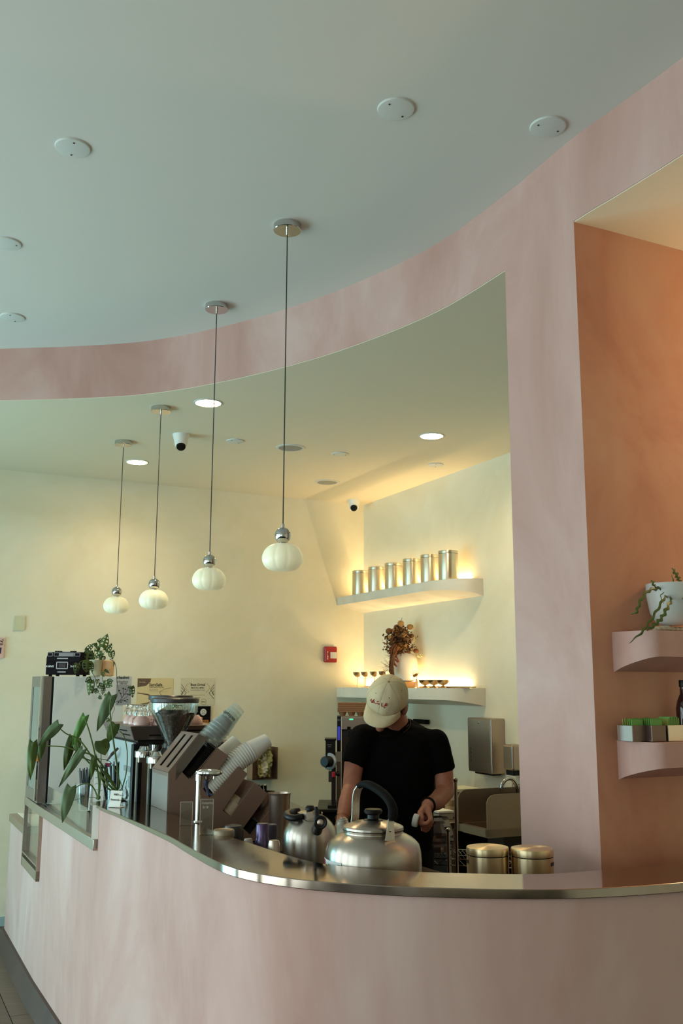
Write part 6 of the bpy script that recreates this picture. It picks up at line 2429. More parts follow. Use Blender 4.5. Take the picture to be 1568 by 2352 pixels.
# dark syrup bottle
c_ = onN(1576, 1690, 0.06)
p_ = V((c_.x, c_.y, zs2))
t = thing('syrup_bottle', 'dark red brown syrup bottle on the lower niche shelf, cut by the right edge', 'bottle', p_)
b = MB()
b.lathe([(0.024, 0), (0.027, 0.004), (0.027, 0.095), (0.022, 0.118), (0.0125, 0.140), (0.0115, 0.162)], n=32)
b.build('glass', mat('dark_amber_glass', '2a0f0e', 0.08, coat=0.5), t, local=True)
b = MB()
b.lathe([(0.0135, 0.160), (0.014, 0.162), (0.014, 0.180), (0.013, 0.182), (0.001, 0.182)], n=24)
b.build('cap', M_BLACK, t, local=True)

# ------------------------------------------------------------------ back of the bar: prep table, brewer, rack
def S4(s, dep, z):
    return S3(s, dep, z)


t = thing('prep_table', 'dark steel prep table against the bar wall behind the barista', 'table', S4(1.7, 0.3, 0))
ZT = 0.80
b = MB()
b.prism([(1.25, 0.0), (2.12, 0.0), (2.12, 0.52), (1.25, 0.52)], S4(0, 0.004, ZT - 0.035), uS, nS, (0, 0, 0.035))
b.build('table_top', M_STEEL, t, smooth=0, bevel=0.003)
for s_ in (1.30, 2.06):
    for d_ in (0.05, 0.47):
        b = MB()
        b.cyl(S4(s_, d_, 0), S4(s_, d_, ZT - 0.036), 0.018, n=16)
        b.build('leg', M_STEEL, t)
b = MB()
b.prism([(1.28, 0.02), (2.10, 0.02), (2.10, 0.50), (1.28, 0.50)], S4(0, 0.004, 0.42), uS, nS, (0, 0, 0.02))
b.build('undershelf', M_DARK, t, smooth=0)
zt_ = ZT + 0.001


def tb(name, lab_, cat, x, Y_, prof, m_, group=None, mats2=None):
    c_ = PY(x, 1840, Y_)
    t_ = thing(name, lab_, cat, (c_.x, c_.y, zt_), group)
    b_ = MB()
    b_.lathe(prof, n=28)
    b_.build('body', m_, t_, local=True)
    return t_


tb('ribbed_jar', 'ribbed glass jar with brown lid beside the chrome rack post', 'jar', 1033, 6.15, [(0.030, 0), (0.042, 0.01), (0.040, 0.04), (0.030, 0.07), (0.033, 0.078), (0.033, 0.105), (0.001, 0.106)], mat('honey_glass', 'b79a72', 0.15, trans=0.3))
c_ = PY(1058, 1840, 6.25)
t = thing('storage_tub', 'white lidded plastic tub behind the rack post next to the sink', 'tub', (c_.x, c_.y, zt_))
b = MB()
b.box((c_.x, c_.y, zt_ + 0.075), (0.15, 0.15, 0.145), RT)
b.build('tub', mat('cloudy_plastic', 'a58c74', 0.3), t, smooth=0, bevel=0.006)
b = MB()
b.box((c_.x, c_.y, zt_ + 0.16), (0.17, 0.17, 0.022), RT)
b.build('lid', mat('cream_lid', 'd6d2b4', 0.5), t, smooth=0, bevel=0.004)
c_ = PY(1012, 1860, 6.1)
t = thing('white_box', 'low white box on the prep table right of the barista', 'box', (c_.x, c_.y, zt_))
b = MB()
b.box((c_.x, c_.y, zt_ + 0.018), (0.12, 0.10, 0.034), RT)
b.build('box', mat('dull_white_box', 'a59d92', 0.5), t, smooth=0, bevel=0.003)
b = MB()
b.box((c_.x, c_.y, zt_ + 0.045), (0.13, 0.11, 0.014), RT)
b.build('lid', M_PAPER, t, smooth=0, bevel=0.003)
c_ = PY(990, 1840, 6.45)
t = thing('wall_appliance', 'dark box shaped appliance on the prep table close behind the barista', 'appliance', (c_.x, c_.y, zt_))
b = MB()
b.box((c_.x, c_.y, zt_ + 0.11), (0.14, 0.14, 0.215), RT)
b.build('case', mat('dark_maroon_case', '33211e', 0.4), t, smooth=0, bevel=0.006)
b = MB()
b.box(V((c_.x, c_.y, zt_ + 0.225)), (0.10, 0.10, 0.012), RT)
b.build('top', M_BLACK, t, smooth=0, bevel=0.004)
# black wall hook / knife bar behind the shoulder
q_ = wallS(960, 1655)
q2 = wallS(989, 1663)
t = thing('wall_rail', 'short black rail on the wall just over the shoulder of the barista', 'rail', q_)
b = MB()
l_ = (q2.xy - q_.xy).length
b.prism([(0, -0.02), (l_, -0.02), (l_, 0.012), (0, 0.012)], q_ + nS * 0.012, uS, (0, 0, 1), nS * 0.035)
b.build('bar', M_BLACKM, t, smooth=0, bevel=0.003)
b = MB()
b.prism([(l_ * .3, -0.005), (l_ * .5, -0.005), (l_ * .5, 0.008), (l_ * .3, 0.008)], q_, uS, (0, 0, 1), nS * 0.02)
b.build('mount', M_DARK, t, smooth=0)

# low cabinet under the brewer
c_ = PY(792, 1850, 6.8)
t = thing('brewer_cabinet', 'black cabinet under the tall coffee brewer', 'cabinet', (c_.x, 6.8, 0))
b = MB()
b.box((c_.x + .03, 6.81, 0.39), (0.40, 0.50, 0.772))
b.build('carcass', M_BLACKM, t, smooth=0, bevel=0.004)
b = MB()
b.box((c_.x + .03, 6.81, 0.787), (0.43, 0.53, 0.022))
b.build('top', mat('dark_top', '1d1716', 0.35), t, smooth=0, bevel=0.004)
# batch brewer in the corner
BY = 6.75
bo = PY(773, 1850, BY)
zt1 = PY(790, 1646, BY).z
t = thing('coffee_brewer', 'tall black and steel coffee brewer with green light, left of the barista', 'coffee brewer', (bo.x, BY, zt_))
X0 = PY(773, 1700, BY).x
def bb(name, x0, x1, y0, y1, d0, d1, m_, bev=0.003):
    """box from pixel columns/rows at depth BY, d0..d1 behind"""
    a_ = PY(x0, y1, BY)
    c__ = PY(x1, y0, BY)
    b_ = MB()
    b_.box(((a_.x + c__.x) / 2, BY + (d0 + d1) / 2, (a_.z + c__.z) / 2), (c__.x - a_.x, d1 - d0, c__.z - a_.z))
    return b_.build(name, m_, t, smooth=0, bevel=bev)
bb('tower', 773, 783, 1646, 1845, 0, 0.30, M_BLACK)
bb('steel_head', 783, 850, 1647, 1676, 0, 0.34, M_STEEL)
bb('steel_column', 772, 783.5, 1726, 1845, -0.02, 0.0, M_STEEL)
bb('dark_front', 784, 850, 1677, 1845, 0.02, 0.30, mat('brewer_dark', '2d201e', 0.4))
bb('blue_screen', 775, 781, 1669, 1700, -0.004, 0, mat('blue_screen', '3a3aa0', 0.3, emit='3d3db4', estr=0.5), 0)
bb('green_light', 802, 810.5, 1651, 1653.5, -0.004, 0, mat('green_led', '30e080', 0.3, emit='3cf08c', estr=2.5), 0)
bb('rating_label', 770, 782, 1727, 1749, -0.024, -0.02, mat('label_grey', 'a9aaa6', 0.5), 0)
bb('brand_plate', 797, 805, 1669, 1675, -0.003, 0, M_BLACKM, 0)
bb('spray_funnel', 798, 812, 1677, 1690, -0.02, 0.10, M_BLACK)
text('FETCO', 0.018, M_SIL, t, frameM(V((PY(774, 1655, BY).x, BY - .003, PY(774, 1656, BY).z)), (1, 0, 0), (0, 0, 1)))
bb('drip_base', 745, 835, 1853, 1868, -0.12, 0.28, M_BLACK)
g_ = thing('dial_grinder', 'slim black grinder with a big side dial and red switch left of the brewer', 'grinder', (PY(757, 1800, BY - .1).x, BY - .1, zt_))
t = g_
BY_ = BY
BY = 6.6
bb('housing', 747, 770, 1699, 1764, 0, 0.16, M_BLACK)
bb('cap', 745.5, 772, 1697, 1701, -0.005, 0.165, M_BLACK)
bb('post', 760.5, 771, 1764, 1852, 0.02, 0.12, mat('grinder_maroon', '2c1c1a', 0.4))
bb('chute', 754, 762, 1772, 1797, 0.02, 0.1, mat('smoky_brown', '51403a', 0.2))
b = MB()
c_ = PY(757, 1749, BY - 0.002)
ax = V((-0.55, -0.83, 0.03)).normalized()
b.along([(0.056, 0.0), (0.056, 0.006), (0.052, 0.008), (0.001, 0.008)], c_, ax, 36)
b.build('dial_plate', M_SIL, t)
b = MB()
b.along([(0.036, 0.008), (0.037, 0.012), (0.034, 0.062), (0.031, 0.066), (0.001, 0.066)], c_, ax, 32)
b.build('dial_knob', M_BLACK, t)
b = MB()
c_ = PY(766, 1779, BY - 0.01)
b.box(c_, (0.022, 0.02, 0.036))
b.build('red_switch', mat('red_switch', 'c4243c', 0.35), t, smooth=0, bevel=0.004)
b = MB()
c_ = PY(776, 1777, BY - 0.03)
b.cyl(c_ + V((-.015, 0, 0)), c_ + V((.01, 0, .0)), 0.012, 0.018, 16)
b.build('black_knob', M_BLACK, t)
b = MB()
b.prism([(0, 0), (0.03, 0), (0.03, 0.003), (0, 0.003)], PY(751, 1711, BY - 0.002), (1, 0, 0), (0, 0, 1), (0, -.001, 0))
b.prism([(0, 0), (0.02, 0), (0.02, 0.003), (0, 0.003)], PY(753, 1716, BY - 0.002), (1, 0, 0), (0, 0, 1), (0, -.001, 0))
stuff(b.build('print', M_SIL, t, smooth=0))
bb('foot', 752, 772, 1850, 1858, 0.0, 0.16, M_BLACK)
BY = BY_
# kraft cup carriers on the brewer
c_ = PY(815, 1630, BY + .15)
t = thing('kraft_carriers', 'brown kraft cup carriers stacked on the brewer under the lower shelf', 'cup carrier', (c_.x, c_.y, zt1 + .002))
kr = mat('kraft_board', '9a6a48', 0.85, col2='85583a', nscale=3, stretch=(1, 1, 60))
zc0, zc1 = PY(790, 1645, BY + .05).z, PY(790, 1614, BY + .05).z
x0_, x1_ = PY(775, 1630, BY + .05).x, PY(860, 1630, BY + .05).x
nL = 5
for k in range(nL):
    b = MB()
    z0_ = zc0 + 0.028 + (zc1 - zc0 - 0.028) * k / nL
    z1_ = zc0 + 0.028 + (zc1 - zc0 - 0.028) * (k + 1) / nL - 0.0012
    b.box(((x0_ + x1_) / 2 + random.uniform(-.002, .002), BY + .16, (z0_ + z1_) / 2), (x1_ - x0_, 0.20, z1_ - z0_))
    b.build('tray', kr, t, smooth=0, bevel=0.001)
b = MB()
for k in range(4):
    xx = x0_ + 0.035 + (x1_ - x0_ - 0.07) * k / 3
    b.lathe([(0.018, zc0 + .001), (0.030, zc0 + 0.03)], (xx, BY + .10, 0), 16)
stuff(b.build('cup_feet', kr, t))

# chrome wire rack with posts
M_WIRE = mat('wire_chrome', 'b5aca2', 0.12, 1.0)
t = thing('wire_rack', 'low chrome wire rack with two round posts, one tall, right of the barista', 'rack', (PY(1048, 1990, 4.75).x, 4.75, 0))
for (x, yt, Y_) in ((1046, 1793, 4.75), (1029, 1908, 4.9)):
    p_ = PY(x, yt, Y_)
    b = MB()
    b.cyl((p_.x, p_.y, 0.01), (p_.x, p_.y, p_.z), 0.0075, n=14)
    b.cyl((p_.x, p_.y, p_.z - .01), (p_.x, p_.y, p_.z), 0.009, n=14)
    b.sphere((p_.x, p_.y, p_.z + 0.004), 0.0115, 14)
    b.cyl((p_.x, p_.y, 0), (p_.x, p_.y, 0.012), 0.014, n=14)
    b.build('post', M_WIRE, t)
for lvl, yy in ((0, 1985),):
    a_ = PY(975, yy, 5.0)
    c__ = PY(1075, yy - 4, 4.9)
    z_ = a_.z
    for row in (0, 0.30):
        b = MB()
        p0_, p1_ = V((a_.x, a_.y + row, z_)), V((c__.x + .25, c__.y + row, z_))
        b.cyl(p0_ + V((0, 0, .03)), p1_ + V((0, 0, .03)), 0.003, n=6)
        b.cyl(p0_, p1_, 0.003, n=6)
        m_ = 14
        for k in range(m_):
            u0, u1 = k / m_, (k + 1) / m_
            b.cyl(p0_.lerp(p1_, u0) + V((0, 0, .03 * (k % 2))), p0_.lerp(p1_, u1) + V((0, 0, .03 * ((k + 1) % 2))), 0.002, n=5)
        b.build('truss_rail', M_WIRE, t)
    b = MB()
    for k in range(24):
        q_ = V((a_.x, a_.y, z_ + .03)).lerp(V((c__.x + .25, c__.y, z_ + .03)), k / 23)
        b.cyl(q_, q_ + V((0, 0.30, 0)), 0.0015, n=5)
    stuff(b.build('deck_wires', M_WIRE, t))
# things below: crumpled clear bag and a dark scoop on the rack
p_ = PY(1003, 1940, 5.05)
t = thing('plastic_bag', 'crumpled translucent plastic bag on the low wire rack', 'bag', (p_.x, p_.y, a_.z + .034))
b = MB()
vs_ = []
for j in range(13):
    for i in range(20):
        a1, z1 = 2 * pi * i / 20, j / 12
        r_ = 0.085 * (0.6 + 0.5 * math.sin(pi * (0.15 + z1 * .8))) + random.uniform(-.012, .012)
        vs_.append(V((p_.x + r_ * math.cos(a1), p_.y + .12 + r_ * math.sin(a1) * .8, a_.z + .036 + z1 * .17)))
b.add(vs_, [(j * 20 + i, j * 20 + (i + 1) % 20, (j + 1) * 20 + (i + 1) % 20, (j + 1) * 20 + i) for j in range(12) for i in range(20)])
b.build('film', mat('dark_clear_film', '5d4f4c', 0.15, coat=0.4), t, smooth=20)
p_ = PY(1016, 1930, 5.2)
t = thing('wooden_paddle', 'long dull brown paddle leaning behind the short rack post', 'paddle', (p_.x, p_.y, 0.5))
b = MB()
a1, a2 = PY(1003, 1895, 5.35), PY(1022, 1948, 5.30)
ribbon(b, [a1, a1.lerp(a2, .4), a1.lerp(a2, .7), a2], V((1, 0, 0)), [0.012, 0.02, 0.05, 0.055], 0.008)
b.build('blade', mat('dull_brown', '5b4a3c', 0.7), t, smooth=0)

# dark boxes added to darken the space under the sink and prep table
c_ = S3(2.42, 0.26, 0)
t = thing('waste_bin', 'tall black waste bin under the steel hand sink', 'bin', c_)
b = MB()
b.prism([(-0.22, -0.19), (0.22, -0.19), (0.22, 0.19), (-0.22, 0.19)], c_ + V((0, 0, 0.002)), uS, nS, V((0, 0, 0.52)))
b.build('body', M_BLACKM, t, smooth=0, bevel=0.02)
b = MB()
b.prism([(-0.23, -0.20), (0.23, -0.20), (0.23, 0.20), (-0.23, 0.20)], c_ + V((0, 0, 0.524)), uS, nS, V((0, 0, 0.035)))
b.build('rim', M_BLACK, t, smooth=0, bevel=0.008)
for k, (s_, w_, h_, cc) in enumerate(((1.50, 0.30, 0.24, '2b211f'), (1.86, 0.28, 0.30, '1f1a1c'))):
    c_ = S3(s_, 0.26, 0.442)
    t = thing('storage_crate', ['low dark brown crate on the shelf under the prep table', 'taller black crate under the prep table close to the sink'][k], 'crate', c_)
    b = MB()
    b.prism([(-w_ / 2, -0.18), (w_ / 2, -0.18), (w_ / 2, 0.18), (-w_ / 2, 0.18)], c_, uS, nS, V((0, 0, h_)))
    b.build('box', mat('crate_dark_%s' % 'ab'[k], cc, 0.6), t, smooth=0, bevel=0.008)
    b = MB()
    b.prism([(-0.04, h_ * .65), (0.04, h_ * .65), (0.04, h_ * .8), (-0.04, h_ * .8)], c_ + nS * 0.18, uS, (0, 0, 1), nS * 0.004)
    b.build('hand_hole', M_BLACKM, t, smooth=0)
# ------------------------------------------------------------------ the barista
M_SKIN = mat('skin', 'b4745c', 0.5, col2='a1624c', nscale=12, spec=0.35, sss=0.08)
M_SHIRT = mat('black_cotton', '0d0a0a', 0.95, spec=0.08)
M_TROU = mat('black_trousers', '0b0a0b', 0.9, spec=0.15)
M_CAP = mat('cream_canvas', 'd6c4a0', 0.85, col2='c8b590', nscale=7, bump=0.8, bscale=14)
M_HAIR = mat('dark_auburn_hair', '34190f', 0.6, col2='24110a', nscale=40)
HC = PY(889, 1606, 4.52)
U_ = V((0.0, -0.72, 0.69)).normalized()
F_ = V((-0.42, -0.58, -0.70))
F_ = (F_ - U_ * F_.dot(U_)).normalized()
L_ax = U_.cross(F_).normalized()
HM = Matrix((L_ax, F_, U_)).transposed()


def H(l, f, u_):
    return HC + L_ax * l + F_ * f + U_ * u_


pers = thing('person', 'person in black t-shirt and cream cap looking down, working behind the counter', 'person', (HC.x, 4.75, 0))


def cap_(b_, p_, q_, r0, r1, n=20, ends=(True, True)):
    p_, q_ = V(p_), V(q_)
    b_.cyl(p_, q_, r0, r1, n)
    if ends[0]:
        b_.sphere(p_, r0, n)
    if ends[1]:
        b_.sphere(q_, r1, n)


def chain(b_, pts, rs, n=20, last=True):
    for i in range(len(pts) - 1):
        cap_(b_, pts[i], pts[i + 1], rs[i], rs[i + 1], n, (True, last or i < len(pts) - 2))


def rings(b_, R_, n=40):
    vs_, fs_ = [], []
    for (c_, rx, ry) in R_:
        for k in range(n):
            a_ = 2 * pi * k / n
            ca, sa = math.cos(a_), math.sin(a_)
            e_ = 0.85
            vs_.append(V(c_) + V((rx * math.copysign(abs(ca) ** e_, ca), ry * math.copysign(abs(sa) ** e_, sa), 0)))
    m_ = len(R_)
    for i in range(m_ - 1):
        for k in range(n):
            fs_.append((i * n + k, i * n + (k + 1) % n, (i + 1) * n + (k + 1) % n, (i + 1) * n + k))
    fs_.append(tuple(range(n - 1, -1, -1)))
    fs_.append(tuple((m_ - 1) * n + k for k in range(n)))
    b_.add(vs_, fs_)


def remesh(o, vox, smooth=6, fac=0.6):
    r_ = o.modifiers.new('remesh', 'REMESH')
    r_.mode = 'VOXEL'
    r_.voxel_size = vox
    r_.use_smooth_shade = True
    if smooth:
        s_ = o.modifiers.new('smooth', 'SMOOTH')
        s_.factor = fac
        s_.iterations = smooth


def hx6(x, y, Y_):
    return PY(940 + x / 9.8, 1780 + y / 9.8, Y_)


shL_, shR_ = PY(834, 1695, 4.62), PY(999, 1705, 4.68)
elL, wrL = PY(806, 1812, 4.56), PY(786, 1880, 4.40)
elR, wrR = PY(1022, 1818, 4.66), PY(982, 1850, 4.46)
b = MB()
tors = [((.265, 4.76, .80), .155, .115), ((.265, 4.76, .92), .165, .12), ((.262, 4.75, 1.03), .170, .125), ((.257, 4.73, 1.15), .172, .128), ((.252, 4.71, 1.27), .176, .122), ((.250, 4.69, 1.35), .170, .10), ((.262, 4.70, 1.385), .11, .06)]
rings(b, tors)
chain(b, [shL_, PY(813, 1752, 4.60), elL, PY(797, 1845, 4.48), wrL], [.054, .046, .040, .040, .027])
chain(b, [shR_, PY(1017, 1762, 4.70), elR, PY(1003, 1840, 4.56), wrR], [.054, .047, .043, .040, .029])
cap_(b, shL_, V((.262, 4.72, 1.34)), .05, .06)
cap_(b, shR_, V((.262, 4.72, 1.34)), .05, .06)
# legs
for sx in (-1, 1):
    hip = V((.265 + sx * .085, 4.77, .84))
    kne = V((.265 + sx * .10, 4.74, .47))
    ank = V((.265 + sx * .11, 4.80, .09))
    chain(b, [hip, kne, ank], [.085, .055, .038])
    cap_(b, ank - V((0, -.02, .04)), ank + V((sx * .02, -.15, -.055)), .038, .030)
# neck and head
cap_(b, H(0, -.035, -.06), V((.272, 4.70, 1.395)), .057, .064)
b.sphere(H(0, -.004, .012), .086, 28, HM, (.92, 1.10, 1.0))
b.sphere(H(0, .030, -.045), .066, 24, HM, (.95, .95, 1.15))
b.sphere(H(0, .045, -.088), .050, 20, HM, (1.05, .9, .75))
b.sphere(H(0, .080, -.112), .021, 14, HM)
cap_(b, H(0, .090, -.015), H(0, .112, -.045), .009, .013, 12)
b.sphere(H(.012, .104, -.048), .009, 10)
b.sphere(H(-.012, .104, -.048), .009, 10)
cap_(b, H(-.045, .072, -.006), H(.045, .072, -.006), .012, .012, 12)
b.sphere(H(0, .096, -.079), .014, 12, HM, (1.5, .6, .55))
b.sphere(H(0, .093, -.090), .013, 12, HM, (1.4, .6, .6))
for s_ in (-1, 1):
    b.sphere(H(s_ * .088, -.004, -.030), .032, 16, HM, (.42, .72, 1.1))
# hand on the right of the picture, holding the white lid
W_ = hx6(425, 690, 4.455)
mcp = [hx6(450, 905, 4.40), hx6(468, 965, 4.42), hx6(462, 1035, 4.44), hx6(438, 1095, 4.46)]
chain(b, [wrR, W_], [.029, .026])
palm0 = [hx6(400, 730, 4.44), hx6(410, 740, 4.45), hx6(405, 750, 4.46), hx6(395, 760, 4.47)]
for p_, q_ in zip(palm0, mcp):
    cap_(b, p_, q_, .016, .0125, 14)
cap_(b, hx6(330, 790, 4.45), hx6(360, 960, 4.44), .018, .015, 14)
chain(b, [mcp[0], hx6(480, 1015, 4.375), hx6(395, 1090, 4.365), hx6(255, 1105, 4.38)], [.0115, .0105, .0095, .0085], 12)
chain(b, [mcp[1], hx6(498, 1060, 4.405), hx6(415, 1145, 4.395), hx6(275, 1145, 4.40)], [.0115, .0105, .0095, .0085], 12)
chain(b, [mcp[2], hx6(480, 1125, 4.435), hx6(395, 1205, 4.425), hx6(285, 1190, 4.42)], [.011, .010, .009, .008], 12)
chain(b, [mcp[3], hx6(440, 1190, 4.46), hx6(370, 1262, 4.45), hx6(290, 1235, 4.44)], [.0105, .0095, .0085, .0075], 12)
chain(b, [hx6(340, 740, 4.44), hx6(245, 860, 4.405), hx6(275, 990, 4.38), hx6(235, 1085, 4.375)], [.018, .0145, .0115, .0095], 14)
# hand on the left of the picture, resting on the worktop
HL0 = PY(781, 1904, 4.33)
cap_(b, wrL, HL0, .027, .024)
for k in range(4):
    m0 = HL0 + V((-.026 + .017 * k, -.02, .004))
    m1 = HL0 + V((-.034 + .022 * k, -.065, -.008))
    cap_(b, HL0 + V((-.012 + .008 * k, .01, .002)), m0, .016, .012, 12)
    ln = (.055, .064, .060, .048)[k]
    chain(b, [m0, m1, m1 + V((-.004 + .003 * k, -ln * .45, -.006)), m1 + V((-.006 + .004 * k, -ln * .8, -.016))], [.0115, .0095, .0085, .0075], 12)
chain(b, [HL0 + V((.015, 0, 0)), HL0 + V((.044, -.03, -.004)), HL0 + V((.052, -.062, -.012))], [.014, .011, .009], 12)
body = b.build('body', M_SKIN, pers, smooth=0)
remesh(body, 0.0038, 5, 0.5)

# t-shirt
b = MB()
rings(b, [((.265, 4.76, .84), .178, .135), ((.264, 4.76, .95), .184, .140), ((.260, 4.75, 1.05), .188, .145), ((.255, 4.73, 1.15), .190, .148), ((.250, 4.71, 1.26), .194, .140), ((.247, 4.69, 1.34), .186, .118), ((.258, 4.69, 1.385), .130, .094)])
cap_(b, shR_ + V((-.03, 0, -.002)), PY(938, 1668, 4.74), .058, .040)
cap_(b, shL_ + V((.03, 0, -.004)), PY(868, 1676, 4.72), .055, .036)
e_ = PY(810, 1757, 4.60)
cap_(b, shL_, e_, .067, .0605, 24, (True, False))
e2 = PY(1018, 1772, 4.70)
cap_(b, shR_, e2, .066, .060, 24, (True, False))
cap_(b, shL_ + V((0, 0, -.003)), V((.262, 4.70, 1.365)), .060, .078)
cap_(b, shR_ + V((0, 0, -.003)), V((.262, 4.70, 1.365)), .060, .078)
sh_ = b.build('t_shirt', M_SHIRT, pers, smooth=0)
remesh(sh_, 0.006, 28, 0.7)
tx = bpy.data.textures.new('cloth_folds', 'CLOUDS')
tx.noise_scale = 0.09
tx.noise_depth = 2
dm = sh_.modifiers.new('folds', 'DISPLACE')
dm.texture = tx
dm.strength = 0.016
dm.mid_level = 0.5
dm.texture_coords = 'LOCAL'
# collar
b = MB()
nc = V((.272, 4.672, 1.408))
nz = (H(0, -.035, -.06) - V((.272, 4.69, 1.40))).normalized()
q_ = nz.to_track_quat('Z', 'Y').to_matrix()
pts = crom([PY(866, 1676, 4.66), PY(868, 1686, 4.61), PY(882, 1692, 4.585), PY(902, 1690, 4.585), PY(921, 1678, 4.61), PY(936, 1662, 4.65), PY(941, 1654, 4.68)], 6)
b.tube(pts, 0.006, 8)
b.build('collar', M_SHIRT, pers)
# trousers and shoes
b = MB()
rings(b, [((.265, 4.76, .78), .168, .13), ((.265, 4.76, .90), .172, .132), ((.265, 4.76, .93), .170, .130)])
for sx in (-1, 1):
    chain(b, [V((.265 + sx * .085, 4.77, .83)), V((.265 + sx * .10, 4.74, .47)), V((.265 + sx * .11, 4.80, .12))], [.100, .073, .062])
tr = b.build('trousers', M_TROU, pers, smooth=0)
remesh(tr, 0.010, 6)
for sx in (-1, 1):
    b = MB()
    ank = V((.265 + sx * .11, 4.80, .09))
    cap_(b, ank + V((0, .03, -.035)), ank + V((sx * .025, -.17, -.047)), .052, .041)
    sh__ = b.build('shoe', M_BLACKM, pers, smooth=0)
    remesh(sh__, 0.008, 4)

# hair: shell around the lower skull, behind the ears
b = MB()
nA, nB_ = 72, 26
vs_, idx, fs_ = [], {}, []
random.seed(3)
for j in range(nB_ + 1):
    for i in range(nA):
        a_ = 2 * pi * i / nA
        e_ = -1.25 + 2.0 * j / nB_
        l_ = math.sin(a_) * math.cos(e_)
        f_2 = math.cos(a_) * math.cos(e_)
        u_2 = math.sin(e_)
        r_ = 1.0 + 0.03 * math.sin(i * 2.7 + j) + random.uniform(-.012, .012)
        vs_.append(H(l_ * .0825 * r_, -.006 + f_2 * .097 * r_, .010 + u_2 * .091 * r_))
for j in range(nB_):
    for i in range(nA):
        a_ = 2 * pi * (i + .5) / nA
        if a_ > pi:
            a_ -= 2 * pi
        e_ = -1.25 + 2.0 * (j + .5) / nB_
        # hairline: low at the nape, up at the ears, sideburn in front of the ear, none on the face
        aa = abs(a_)
        low = -0.95 if aa > 2.0 else (-0.30 if aa > 1.5 else (-0.48 if aa > 1.12 else 9))
        if e_ > low:
            i2 = (i + 1) % nA
            fs_.append((j * nA + i, j * nA + i2, (j + 1) * nA + i2, (j + 1) * nA + i))
b.add(vs_, fs_)
hr = b.build('hair', M_HAIR, pers, smooth=60)
so_ = hr.modifiers.new('thickness', 'SOLIDIFY')
so_.thickness = 0.006
so_.offset = 1.0
# loose tufts at the nape and over the ear
b = MB()
for k in range(60):
    a_ = random.uniform(1.35, 2.9)
    e_ = random.uniform(-.75, -.1)
    p_ = H(math.sin(a_) * math.cos(e_) * .090, -.006 + math.cos(a_) * math.cos(e_) * .106, .010 + math.sin(e_) * .098)
    d_ = (p_ - HC).normalized() * .008 - U_ * .016 + L_ax * random.uniform(-.004, .006)
    b.cyl(p_ - d_ * .4, p_ + d_, .0028, .0004, 5)
stuff(b.build('hair_tufts', M_HAIR, pers))

# cap
CR = (.0925, .106, .097)
CC = H(0, -.004, .012)


def capP(a_, e_, k=1.0):
    """a_ azimuth from the front, e_ elevation"""
    ce, se = math.cos(e_), math.sin(e_)
    w_ = 1 + 0.012 * math.sin(5 * a_ + 3 * e_) * ce + 0.008 * math.sin(9 * a_ - 4 * e_) * ce
    return CC + (L_ax * math.sin(a_) * ce * CR[0] + F_ * math.cos(a_) * ce * CR[1] + U_ * se * CR[2]) * (w_ * k)


b = MB()
nA, nE = 96, 26
vs_, fs_ = [], []
e0_ = -0.12
for j in range(nE + 1):
    e_ = e0_ + (pi / 2 - e0_) * j / nE
    for i in range(nA):
        a_ = 2 * pi * i / nA
        # opening is cut higher at the back
        lift = 0.10 * (0.5 - 0.5 * math.cos(a_)) * (1 - j / nE)
        groove = 1 - 0.010 * max(0, 1 - abs(((a_ / (pi / 3)) % 1) - 0.0) * 14) - 0.010 * max(0, 1 - abs(((a_ / (pi / 3)) % 1) - 1.0) * 14)
        vs_.append(capP(a_, e_ + lift, groove))
for j in range(nE):
    for i in range(nA):
        i2 = (i + 1) % nA
        fs_.append((j * nA + i, j * nA + i2, (j + 1) * nA + i2, (j + 1) * nA + i))
b.add(vs_, fs_)
cp_ = b.build('cap', M_CAP, pers, smooth=60)
so_ = cp_.modifiers.new('thickness', 'SOLIDIFY')
so_.thickness = 0.003
so_.offset = 1.0


def sub(b_, name, m_, par=cp_, **kw):
    WLOC[par.name] = WLOC[pers.name]
    return b_.build(name, m_, par, **kw)


b = MB()
nA, nR = 40, 10
vs_ = []
for th in (0, 1):
    for j in range(nR + 1):
        t_ = j / nR
        for i in range(nA + 1):
            a_ = (-1 + 2 * i / nA) * 1.12
            pin = (math.sin(a_) * CR[0] * .985, math.cos(a_) * CR[1] * .985, -0.010)
            sq = 1 - abs(-1 + 2 * i / nA) ** 3.2
            out = (math.sin(a_) * CR[0] * (1 + .02 * t_), math.cos(a_) * CR[1] + 0.068 * sq ** .8, -0.010 - 0.012 * t_ - 0.022 * t_ * (abs(-1 + 2 * i / nA) ** 2))
            l_ = pin[0] + (out[0] - pin[0]) * t_
            f_2 = pin[1] + (out[1] - pin[1]) * t_
            u_2 = pin[2] + (out[2] - pin[2]) * t_
            vs_.append(CC + L_ax * l_ + F_ * f_2 + U_ * (u_2 - th * 0.004))
W1 = nA + 1
K_ = (nR + 1) * W1
fs_ = []
for j in range(nR):
    for i in range(nA):
        o_ = j * W1 + i
        fs_.append((o_, o_ + 1, o_ + W1 + 1, o_ + W1))
        fs_.append((K_ + o_, K_ + o_ + W1, K_ + o_ + W1 + 1, K_ + o_ + 1))
for i in range(nA):
    o_ = nR * W1 + i
    fs_.append((o_, o_ + 1, K_ + o_ + 1, K_ + o_))
    fs_.append((i, K_ + i, K_ + i + 1, i + 1))
b.add(vs_, fs_)
sub(b, 'brim', M_CAP, smooth=50)
b = MB()
b.sphere(CC + U_ * (CR[2] + .004), .006, 12, HM, (1, 1, .5))
sub(b, 'button', mat('cap_button', 'a08c68', 0.8))
M_SEAM = mat('cap_seam', 'ad9e7b', 0.9)
